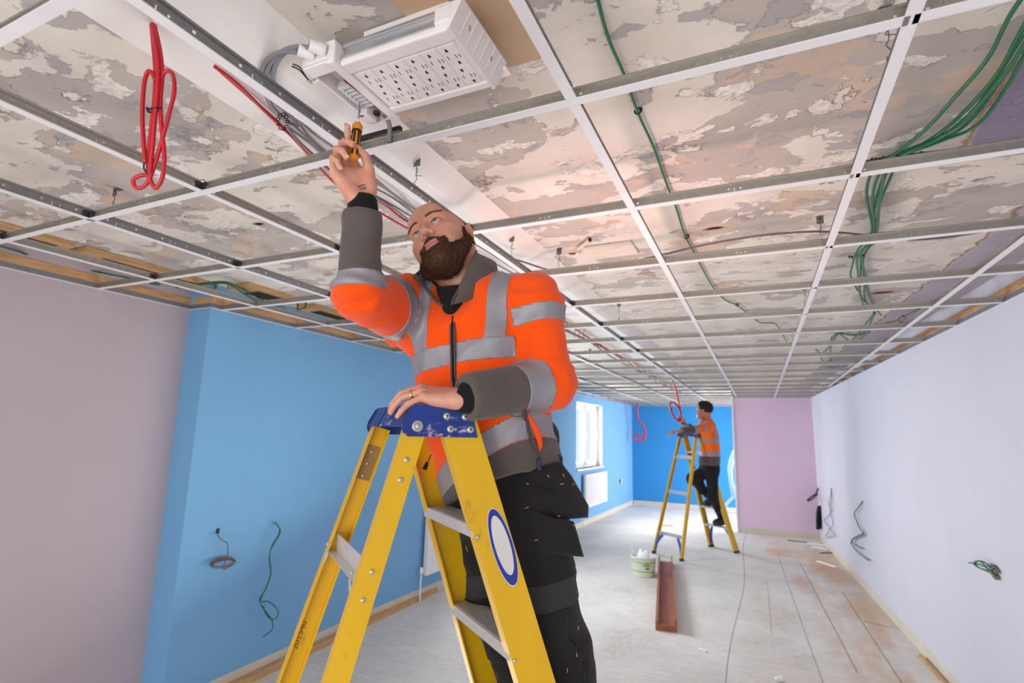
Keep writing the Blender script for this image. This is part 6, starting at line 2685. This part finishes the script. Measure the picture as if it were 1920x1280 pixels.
for k, off in enumerate(((0, 0), (-8, -6), (10, 8), (-32, -40), (-16, -8), (4, -12))):
    pix = []
    for i, (x, y) in enumerate(main):
        w = max(0.0, 1 - abs(i - 5) * 0.0) * (0.25 if i in (5, 8, 9) else (0.55 if i in (4, 6, 7, 10) else 1.0))
        pix.append((x + off[0] * w + 3 * math.sin(i * 2.1 + k), y + off[1] * w + 2 * math.cos(i * 1.7 + k)))
    z0 = 2.425 - .0102 * k
    cable('green_cable', names[k], 'cable', [[on_z(x, y, z0 - (.0 if 6 <= i <= 7 else 0)) for i, (x, y) in enumerate(pix)]], .0046, M_green, ggrp)
cable('green_cable', 'green cable leaving the bundle along the tee toward the pale wall', 'cable', [zpts([(1690, 292), (1750, 285), (1820, 276), (1880, 268), (1930, 258)], 2.385)], .0042, M_green, ggrp)
far = [
    [(1640, 585), (1625, 605), (1612, 622), (1595, 640), (1580, 652)], [(1640, 587), (1632, 605), (1628, 622), (1600, 628), (1570, 625), (1556, 640)],
    [(1575, 625), (1590, 637), (1605, 640), (1622, 628), (1630, 622)], [(1570, 625), (1562, 640), (1550, 655), (1540, 662), (1530, 655)], [(1560, 632), (1558, 650), (1556, 672), (1552, 690)], [(1545, 660), (1540, 672), (1548, 680), (1560, 676), (1558, 690), (1572, 684)]]
for k, pix in enumerate(far):
    cable('green_cable', ['far green cable running on from the bundle toward the pale wall corner', 'far green cable curving back over the eighth row', 'far green cable in a hanging loop below the tees', 'far green cable gathered in a knot near the pale wall', 'far green cable dropping straight between distant rows', 'far green cable in a small tangle near the end wall'][k], 'cable', [zpts(pix, 2.39)], .006, M_green, ggrp)
for (x, y), lab in (((1635, 300), 'black spiked banding where the thick green bundle crosses the tee, window side'), ((1705, 291), 'black spiked banding on the thick green bundle, wall side'), ((1606, 480), 'black spiked banding pinching the green bundle three rows away')):
    p = on_z(x, y, 2.40)
    mb = MB()
    for i in range(7):
        q = p + Vector((.009 * (i - 3), .003 * math.sin(i), .002 * math.cos(i * 2)))
        mb.box(q, (.008, .006, .007), 0, None, .001)
        mb.box(q + Vector((0, 0, -.006)), (.003, .003, .007))
    tag(mb.build('cable_banding', M_tie), lab, 'banding', 'black bandings on the green bundle')
cable('brown_cable', 'thin brown-grey cable looping across the grid behind the shoulder', 'cable', [zpts([(940, 478), (985, 492), (1030, 506), (1075, 511), (1130, 502), (1240, 478), (1330, 457), (1440, 440), (1545, 434), (1640, 443), (1700, 449), (1780, 444), (1860, 430), (1940, 412)], 2.362)], .0042, M_bcab)
cable('brown_cable', 'short brown cable curled by the pale wall seven rows away', 'cable', [zpts([(1640, 612), (1660, 606), (1684, 600), (1692, 592), (1698, 596), (1690, 604), (1684, 598), (1705, 588), (1725, 578)], 2.39)], .005, M_bcab)
for k in range(3):
    cable('green_cable', ['green cable of the trio above the lilac wall, on the inside', 'middle green cable of the trio above the lilac wall', 'green cable of the trio above the lilac wall, against the noggins'][k], 'cable',
          [[on_z(x, y + k * 4, 2.388 + .012 * k) for x, y in [(-20, 455), (30, 470), (90, 490), (150, 503), (210, 515), (262, 524), (300, 530)]]], .0046, M_green, 'green cables above the lilac wall')
for k in range(2):
    cable('green_cable', ['upper green cable draped over the laths above the blue wall', 'lower green cable draped over the laths above the blue wall'][k], 'cable',
          [[on_z(x, y + k * 3, 2.41 - .012 * k) for x, y in [(330, 536), (370, 532), (405, 528), (430, 530), (455, 542 + 4 * k), (480, 556 + 5 * k), (505, 568 + 6 * k), (560, 590), (620, 612)]]], .0046, M_green, 'green cables above the blue wall')
mb = MB()
p = on_z(404, 535, 2.40)
mb.box(p, (.03, .004, .05), 0, None, .001)
mb.box(p + Vector((0, -.012, -.024)), (.03, .028, .003))
tag(mb.build('steel_bracket', M_galvy), 'galvanised angle bracket by the green cables above the blue corner', 'bracket')
mb = MB()
p = on_z(562, 575, 2.385)
mb.tube([p + Vector((-.02, 0, .03)), p + Vector((-.02, 0, -.02)), p + Vector((.02, .03, .0)), p + Vector((.02, .03, .04))], .005, 6, 0, False)
tag(mb.build('steel_bracket', M_tie), 'dark upright bracket above the near blue wall', 'bracket')
# row of red and grey cables far along the beam
for k in range(3):
    pts = []
    for i in range(16):
        y = 1.9 + i * .5
        pts.append(Vector((-.33 + .02 * math.sin(i * 1.3 + k * 2) - .015 * k, y, 2.395 - .018 * k + .006 * math.sin(i * 2.2 + k))))
    cable('red_cable' if k < 2 else 'grey_cable', ['far red cable strapped along the window side of the beam', 'second far red cable sagging along the beam', 'far grey cable strapped along the window side of the beam'][k], 'cable', [pts], .007, M_red if k < 2 else M_gcab, 'cables strapped along the far beam')
for i in range(4):
    mb = MB()
    y = 1.95 + i * .55
    for dx, dz in ((-.025, 0.0), (.0, -.012), (.028, .006)):
        mb.tube([Vector((-.35 + dx, y + dx, 2.36 + dz)), Vector((-.352 + dx, y + dx, 2.40)), Vector((-.345 + dx, y + .01 + dx, 2.43))], .0022, 5)
    tag(mb.build('cable_strap', M_tie), ['dark strap ends on the beam cables just behind the shoulder', 'dark strap ends on the beam cables second from the shoulder', 'dark strap ends on the beam cables third from the shoulder', 'dark strap ends on the beam cables fourth from the shoulder'][i], 'strap', 'strap ends along the far beam')
# black bar and conduit by the hand
mb = MB()
mb.box2((0.0, 0.004, 2.346), (0.135, 0.016, 2.358))
tag(mb.build('support_bar', M_tie), 'black bar lying on the tee beside the raised hand', 'bar')
mb = MB()
mb.tube([Vector((0.112, -.03, 2.372)), Vector((0.112, -.012, 2.362)), Vector((0.114, -.008, 2.345)), Vector((0.114, -.006, 2.31))], .006, 10)
tag(mb.build('grey_conduit', M_gcab), 'short grey flexible conduit dropping from the terminal box behind the hand', 'conduit')

# painted-over alarm and plate on the old ceiling ---------------------
M_cream = mat('cream_ceiling_paint', (228, 212, 196), 0.7, var=0.05, vscale=20, bump=0.3, bscale=60)
al = empty('painted_over_alarm', (0.172, 1.285, 2.45), 0, 'round alarm base painted over with a pipe stub on the old ceiling', 'alarm')
child('alarm_base', M_cream, al, lambda mb: mb.lathe([(.052, 0), (.050, -.008), (.040, -.012), (.038, -.024), (.034, -.028), (.028, -.022), (.010, -.018)], 24))
child('alarm_core', M_cored, al, lambda mb: mb.lathe([(.020, -.019), (.018, -.023), (.006, -.022)], 12))
child('pipe_stub', M_cream, al, lambda mb: (mb.tube([Vector((.03, -.02, -.012)), Vector((.07, -.06, -.011)), Vector((.11, -.105, -.011))], .010, 10), mb.lathe([(.013, 0), (.013, .014)], 12, (.105, -.10, -.011), (.7, -.7, 0))))
child('pipe_opening', M_slot, al, lambda mb: mb.lathe([(.0085, 0), (.0085, .002)], 12, (.1205, -.1155, -.011), (.7, -.7, 0)))
mb = MB()
mb.box2((0.215, 1.265, 2.440), (0.455, 1.44, 2.4495), 0, .008)
tag(mb.build('blanking_plate', M_cream), 'rounded painted-over plate beside the alarm base on the old ceiling', 'plate')

# ================================================================== walls and floor
def on_wall(x, y, X):
    v = RIGHT * ((x - 960) / FPX) + UP * (-(y - 640) / FPX) + FWD
    return Vector(CAM_LOC) + v * ((X - CAM_LOC[0]) / v.x)


XW = -2.10
mb = MB()
pp = [(408, 997, 0.0), (409, 1004, .05), (416, 1012, .06), (426, 1018, .06), (427, 1030, .06), (426, 1042, .055)]
ang = [i * .55 for i in range(44)]
pp += [(418 + (21 + 3 * math.sin(a * .37)) * math.sin(a), 1055 + (8 + 3 * math.cos(a * .21)) * math.cos(a) - 3 * math.sin(a), .055 + .03 * math.cos(a)) for a in ang]
mb.tube([on_wall(x, y, XW + o) for x, y, o in pp], .0035, 7)
c = tag(mb.build('cable_coil', M_bcab), 'beige-grey cable coil hanging from a hole in the blue wall', 'cable')
mb = MB()
q = on_wall(408, 995, XW + .006)
mb.box(q, (.006, .022, .03))
mb.build('cable_hole', M_slot, c)
mb = MB()
mb.tube([on_wall(x, y, XW + o) for x, y, o in [(517, 979, 0), (519, 983, .05), (524, 990, .07), (522, 1003, .075), (511, 1020, .075), (505, 1045, .075), (507, 1075, .075), (497, 1105, .08), (487, 1122, .08), (491, 1136, .08), (503, 1152, .08), (511, 1166, .08), (510, 1180, .08), (502, 1187, .08), (492, 1194, .08)]], .0036, 7)
mb.tube([on_wall(x, y, XW + o) for x, y, o in [(518, 981, 0), (521, 986, .05), (526, 995, .08), (520, 1010, .08), (508, 1030, .08), (506, 1050, .08), (508, 1075, .08), (500, 1100, .085), (490, 1120, .085), (492, 1128, .085), (502, 1127, .09), (515, 1136, .09), (522, 1148, .09), (518, 1158, .09), (508, 1160, .09), (498, 1150, .09), (494, 1135, .085)]], .0036, 7)
tag(mb.build('green_cable', M_green), 'doubled green cable hanging in a twist from the blue wall', 'cable', 'green cables hanging from the walls')

M_rad = mat('white_radiator_enamel', (238, 236, 240), 0.3, var=0.01)


def radiator(label, ya, yb, z0, z1):
    x0, x1 = xl(ya), xl(yb)
    L = math.hypot(x1 - x0, yb - ya)
    r = empty('radiator', (x0 + .03, ya, z0), -math.atan2(x1 - x0, yb - ya), label, 'radiator', 'white panel radiators under the windows')
    H = z1 - z0
    def panel(mb):
        nrib = int(L / .035)
        mb.box2((.0, 0, 0), (.05, L, H), 0, .006)
        for i in range(nrib):
            y = .02 + i * (L - .04) / nrib
            mb.box2((.048, y + .006, .04), (.056, y + (L - .04) / nrib - .006, H - .04), 0, .003)
    child('radiator_panel', M_rad, r, panel)
    child('top_grille', M_rad, r, lambda mb: [mb.box2((.004, .02 + i * .03, H), (.046, .034 + i * .03, H + .006)) for i in range(int((L - .05) / .03))])
    child('radiator_valve', M_upvc, r, lambda mb: (mb.lathe([(.016, 0), (.018, .02), (.016, .05), (.012, .055)], 14, (.02, -.05, .03), (0, 0, 1)), mb.tube([Vector((.02, 0, .03)), Vector((.02, -.05, .03)), Vector((.02, -.05, -z0 + .0))], .007, 8)))
    child('wall_bracket', M_rad, r, lambda mb: (mb.box2((-.03, .15, .08), (.0, .19, H - .05)), mb.box2((-.03, L - .19, .08), (.0, L - .15, H - .05))))
    return r


radiator('white radiator low on the blue wall behind the near ladder legs', 3.56, 4.95, 0.22, 0.80)
radiator('white radiator under the bright window beyond the worker', 8.30, 9.62, 0.31, 0.88)
so = empty('wall_socket', (xl(10.86) + .001, 10.86, .60), 0, 'small white socket plate hanging off the far blue wall', 'socket')
child('socket_plate', M_plast, so, lambda mb: mb.box2((.012, .02, -.045), (.022, .11, .045), 0, .003))
child('back_box', M_slot, so, lambda mb: mb.box2((.0, -.05, -.04), (.011, .03, .04)))

# pale wall cables
def rw(pix, off=.03):
    out = []
    for q in pix:
        x, y = q[0], q[1]
        v = RIGHT * ((x - 960) / FPX) + UP * (-(y - 640) / FPX) + FWD
        n_ = Vector((1, .33 / 7, 0))
        P0 = Vector((xr(0) - off * (q[2] if len(q) > 2 else 1), 0, 0))
        out.append(Vector(CAM_LOC) + v * ((P0 - Vector(CAM_LOC)).dot(n_) / v.dot(n_)))
    return out


cable('green_cable', 'green cable zigzagging down the pale lilac wall', 'cable', [rw([(1618, 939, 0), (1612, 948), (1602, 962), (1606, 975), (1612, 990), (1619, 1000), (1608, 1006), (1597, 1013), (1598, 1022), (1612, 1038), (1629, 1050)]), rw([(1619, 1000), (1605, 1006), (1597, 1012), (1602, 1020), (1617, 1028)])], .006, M_green, 'green cables hanging from the walls')
cable('thin_cable', 'thin grey-green cables dangling on the pale wall near the pink wall', 'cable', [rw([(1558, 914, 0), (1558, 928), (1554, 945), (1560, 955), (1552, 968), (1545, 975), (1555, 990), (1548, 1004)]), rw([(1558, 914, 0), (1560, 935), (1556, 955), (1562, 980), (1558, 992), (1565, 1002), (1556, 1006), (1546, 1008)])], .0045, M_bcab)
k = tag(MB().tube([rw([(1534, 915, .1)])[0], at(1530, 925, 8.50), at(1520, 932, 8.46), at(1514, 938, 8.44), at(1522, 936, 8.46), rw([(1533, 926, .1)])[0]], .012, 7).build('cable_loop', M_tie), 'dark cable loop sticking out at the pink wall corner', 'cable')
mb = MB()
for i in range(4):
    mb.tube([at(1536 + 4 * math.sin(a + i), 970 - 21 * math.cos(a), 8.44 + .02 * i) for a in [2 * PI * t / 10 for t in range(10)]], .016, 6, 0, True, True)
tag(mb.build('cable_coil', M_tie), 'dark cable coil hanging in the corner beside the pink wall', 'cable')
mb = MB()
mb.tube(rw([(1868, 1074, 0), (1858, 1068), (1846, 1062), (1832, 1056), (1816, 1055)]), .004, 7)
mb.tube(rw([(1862, 1070, .4), (1852, 1066), (1838, 1052, 1.4), (1826, 1056, 1.6), (1836, 1064, 1.2), (1850, 1068), (1862, 1066)]), .004, 7)
mb.tube(rw([(1862, 1074, .4), (1850, 1070), (1834, 1063, 1.2), (1828, 1053, 1.5), (1842, 1052, 1.2), (1856, 1062)]), .004, 7)
c = tag(mb.build('green_cable', M_green), 'green cable knotted short at a hole in the pale lilac wall', 'cable', 'green cables hanging from the walls')
mb = MB()
for i in range(6):
    q = rw([(1862 + 3 * (i % 3), 1062 + 4 * i, .5)])[0]
    mb.box(q, (.02, .02, .022), 0, Matrix.Rotation(i, 3, 'X'), .003)
mb.build('plaster_rim', mat('crumbly_plaster', (120, 114, 100), 0.9, bump=0.6), c)

# far red cables
hR = PB['hands']['R'][1][1][1]
mb = MB()
z_ = Vector(hR)
loop = [(1262, 712), (1265, 722), (1268, 731), (1271, 748), (1275, 765), (1277, 780), (1273, 789), (1265, 783), (1258, 770), (1256, 758), (1262, 753), (1270, 760), (1275, 772), (1277, 786), (1270, 788), (1261, 776), (1259, 764)]
mb.tube([at(x, y, 7.42) for x, y in loop], .012, 7)
tag(mb.build('cable_coil', M_red), 'red cable loop held up by the dark-haired worker', 'cable')
mb = MB()
mb.tube([at(x, y, 12.2) for x, y in [(1195, 757), (1194, 775), (1197, 787), (1205, 797), (1210, 808), (1209, 820), (1202, 826), (1193, 825), (1188, 820), (1192, 815), (1201, 816), (1208, 821)]], .021, 7)
tag(mb.build('cable_coil', M_red), 'red cable curl hanging against the deep blue end wall', 'cable')
# loose plastic sheet by the partition
n = NT('clear_plastic_sheet')
n.color(lin(226, 232, 238))
n.set(Roughness=0.2)
n.b.inputs['Alpha'].default_value = 0.35
M_sheet = n.m
mb = MB()
rr = random.Random(4)
pts = [(1380, 842), (1373, 858), (1368, 878), (1370, 900), (1375, 918), (1376, 930), (1366, 940), (1354, 951), (1350, 957)]
vs, fs = [], []
for i, (x, y) in enumerate(pts):
    for k, o in enumerate((-.05, -.015, .02, .055)):
        vs.append(at(x, y, 11.4) + Vector((o + rr.uniform(-.012, .012), rr.uniform(-.05, .05), rr.uniform(-.02, .02))))
for i in range(len(pts) - 1):
    for k in range(3):
        fs.append((i * 4 + k, i * 4 + k + 1, i * 4 + 5 + k, i * 4 + 4 + k))
mb.add(vs, fs, 0, True)
tag(mb.build('plastic_sheet', M_sheet, None, False), 'crumpled clear plastic sheet hanging beside the partition edge', 'plastic sheet')

# batten on the floor
mb = MB()
mb.box2((-2.071, 1.15, 0.0), (-2.026, 3.86, 0.04), 0, .002)
mb.v = [(x - (y - 1.15) * .0152 if y > 1 else x, y, z) for x, y, z in mb.v]
tag(mb.build('timber_batten', M_pine), 'long pine batten lying on the floor along the near blue wall', 'batten')

# bucket --------------------------------------------------------------
BK = Vector((-0.365, 5.60, 0))
bk = empty('plaster_bucket', BK, 0, 'white plastic bucket with green bands standing by the brown trough', 'bucket')
M_bk = mat('white_bucket_plastic', (238, 238, 232), 0.4, var=0.03)
M_bkg = mat('lime_green_print', (140, 200, 40), 0.5)
M_bkb = mat('brown_print', (150, 104, 84), 0.5)
child('bucket_shell', M_bk, bk, lambda mb: mb.lathe([(.118, 0), (.122, .004), (.142, .200), (.149, .204), (.149, .216), (.144, .216), (.138, .20), (.118, .02)], 32))
child('green_band', M_bkg, bk, lambda mb: [mb.lathe([(.1225 + .1 * z, z), (.1228 + .1 * z + .0012, z + .001), (.1228 + .1 * (z + .014) + .0012, z + .013), (.1225 + .1 * (z + .014), z + .014)], 32) for z in (.052,)])
child('green_band', M_bkg, bk, lambda mb: [mb.lathe([(.1225 + .1 * z, z), (.1228 + .1 * z + .0012, z + .001), (.1228 + .1 * (z + .014) + .0012, z + .013), (.1225 + .1 * (z + .014), z + .014)], 32) for z in (.150,)])
def lbl(mb, mi=0, a0=-1.35, a1=-.75, z0=.10, z1=.145):
    vs = []
    for i in range(9):
        a = a0 + (a1 - a0) * i / 8
        for z in (z0, z1 - (.02 * abs(i - 4) / 4)):
            r = .1235 + .1 * z + .002
            vs.append((r * math.cos(a), r * math.sin(a), z))
    mb.add(vs, [(2 * i, 2 * i + 2, 2 * i + 3, 2 * i + 1) for i in range(8)])
child('brown_emblem', M_bkb, bk, lambda mb: lbl(mb, 0, -1.25, -.85, .085, .115))
child('green_chevron', M_bkg, bk, lambda mb: lbl(mb, 0, -1.45, -.75, .118, .152))
child('bucket_handle', M_rivet, bk, lambda mb: mb.tube([Vector((.150 * math.cos(a), .150 * math.sin(a) * .6 - .06, .20 - .10 * math.sin(a) * 0)) for a in [PI * i / 12 + PI for i in range(13)]], .003, 6))
M_bag = mat('white_rag', (236, 236, 236), 0.8, var=0.05, bump=0.5, bscale=20)
mb = MB()
f = Field((-.1, -.1, -.06), (.1, .1, .12), .008)
f.ell((0, 0, .02), (.07, .06, .05), .0)
f.ell((.03, .02, .05), (.04, .04, .04), .03)
f.ell((-.03, .01, .06), (.03, .03, .045), .02)
V, F = f.mesh()
V = V + vnormals(V, F) * np.array([.008 * fbm(p * 22, 2) for p in V])[:, None]
o = link_mesh('crumpled_rag', V + np.array(BK) + V3(.0, .0, .18), F, M_bag)
tag(o, 'crumpled white rag stuffed in the top of the bucket', 'rag')
mb = MB()
mb.tube([BK + Vector((-.02, .02, .10)), BK + Vector((-.10, -.02, .24)), BK + Vector((-.135, -.03, .29))], [.010, .010, .012], 8)
b_ = mb.build('brush_handle', M_bk)
tag(b_, 'white handle leaning out of the bucket on the window side', 'brush')
mb = MB()
mb.tube([BK + Vector((.05, .0, .12)), BK + Vector((.095, -.02, .225)), BK + Vector((.10, -.02, .25))], [.010, .012, .022], 8)
b_ = mb.build('brush_handle', M_bk)
tag(b_, 'short knobbed handle in the bucket beside the trough', 'brush')

# brown timber trough --------------------------------------------------
M_redwood = mat('reddish_brown_timber', (150, 88, 56), 0.55, var=0.25, vscale=4, stretch=(8, .8, 8), bump=0.1, bscale=20)
a, b = Vector((0.155, 3.86, 0)), Vector((-0.235, 6.35, 0))
mb = MB()
mb.beam(a, b, [(-.085, 0), (.085, 0), (.085, .075), (.062, .075), (.062, .018), (-.072, .018), (-.072, .095), (-.085, .095)], (0, 0, 1))
tr_ = mb.build('timber_trough', M_redwood)
tag(tr_, 'long reddish-brown timber trough lying on the floor by the bucket', 'timber')
t_ = (b - a).normalized()
s_ = Vector((0, 0, 1)).cross(t_)
mb = MB()
mb.hexa([a - s_ * .07 + Vector((0, 0, .018)), a + s_ * .06 + Vector((0, 0, .018)), a + s_ * .06 + t_ * .02 + Vector((0, 0, .018)), a - s_ * .07 + t_ * .02 + Vector((0, 0, .018)),
         a - s_ * .07 + Vector((0, 0, .05)), a + s_ * .06 + Vector((0, 0, .05)), a + s_ * .06 + t_ * .02 + Vector((0, 0, .05)), a - s_ * .07 + t_ * .02 + Vector((0, 0, .05))])
mb.build('end_stop', M_redwood, tr_)

# debris ----------------------------------------------------------------
M_bit = mat('white_plastic_offcut', (246, 246, 244), 0.5, var=0.01)
for (x, y, L, w, rz, lab) in ((1538, 1027, .22, .07, -.5, 'white plastic offcut on the floor close to the pale skirting corner'), (1550, 1057, .32, .05, -.95, 'white strip offcut lying on the bare boards by the pale wall'),
                              (1532, 1020, .28, .05, -.35, 'flat white sliver lying against the pale skirting'), (1317, 1218, .06, .025, -.4, 'small white scrap on the open floor beyond the trough')):
    p = on_z(x, y, .006)
    mb = MB()
    mb.box(Vector((0, 0, .006)), (L, w, .012), 0, None, .004)
    o = mb.build('plastic_offcut', M_bit)
    o.location = (p.x, p.y, 0)
    o.rotation_euler = (0, 0, rz)
    tag(o, lab, 'offcut', 'white offcuts on the floor')
for (x, y, L, rz, lab) in ((1500, 1015, .35, -.1, 'thin dark batten offcut lying near the pink wall'), (1548, 1036, .2, .7, 'short brown sliver on the boards by the pale skirting'), (1250, 985, .22, .3, 'flat pale batten scrap on the floor behind the far ladder')):
    p = on_z(x, y, .005)
    mb = MB()
    mb.box(Vector((0, 0, .006)), (L, .035, .012), 0, None, .002)
    o = mb.build('timber_offcut', M_bcab if y != 985 else M_pine)
    o.location = (p.x, p.y, 0)
    o.rotation_euler = (0, 0, rz)
    tag(o, lab, 'offcut', 'timber offcuts on the floor')
p = on_z(1462, 1274, .012)
f = Field((-.06, -.05, -.02), (.06, .05, .06), .006)
f.ell((0, 0, .012), (.03, .02, .016), 0)
f.ell((.018, .008, .018), (.015, .018, .014), .01)
V, F = f.mesh()
V = V + vnormals(V, F) * np.array([.005 * fbm(q * 60, 2) for q in V])[:, None]
V[:, 2] -= V[:, 2].min()
o = link_mesh('crumpled_paper', V + V3(p.x, p.y, 0), F, M_bag)
tag(o, 'crumpled white paper scrap on the floor near the camera', 'paper')
mb = MB()
a, b = on_z(1728, 1232, .0), on_z(1790, 1300, .0)
mb.beam(a + Vector((-.008, 0, 0)), b + Vector((-.008, 0, 0)), [(-.012, 0), (.012, 0), (.012, .02), (-.012, .02)], (0, 0, 1))
tag(mb.build('timber_strip', M_pine), 'thin bare timber strip along the foot of the pale skirting', 'timber')
# tidy helper marks
for o in bpy.data.objects:
    if '_used' in o:
        del o['_used']
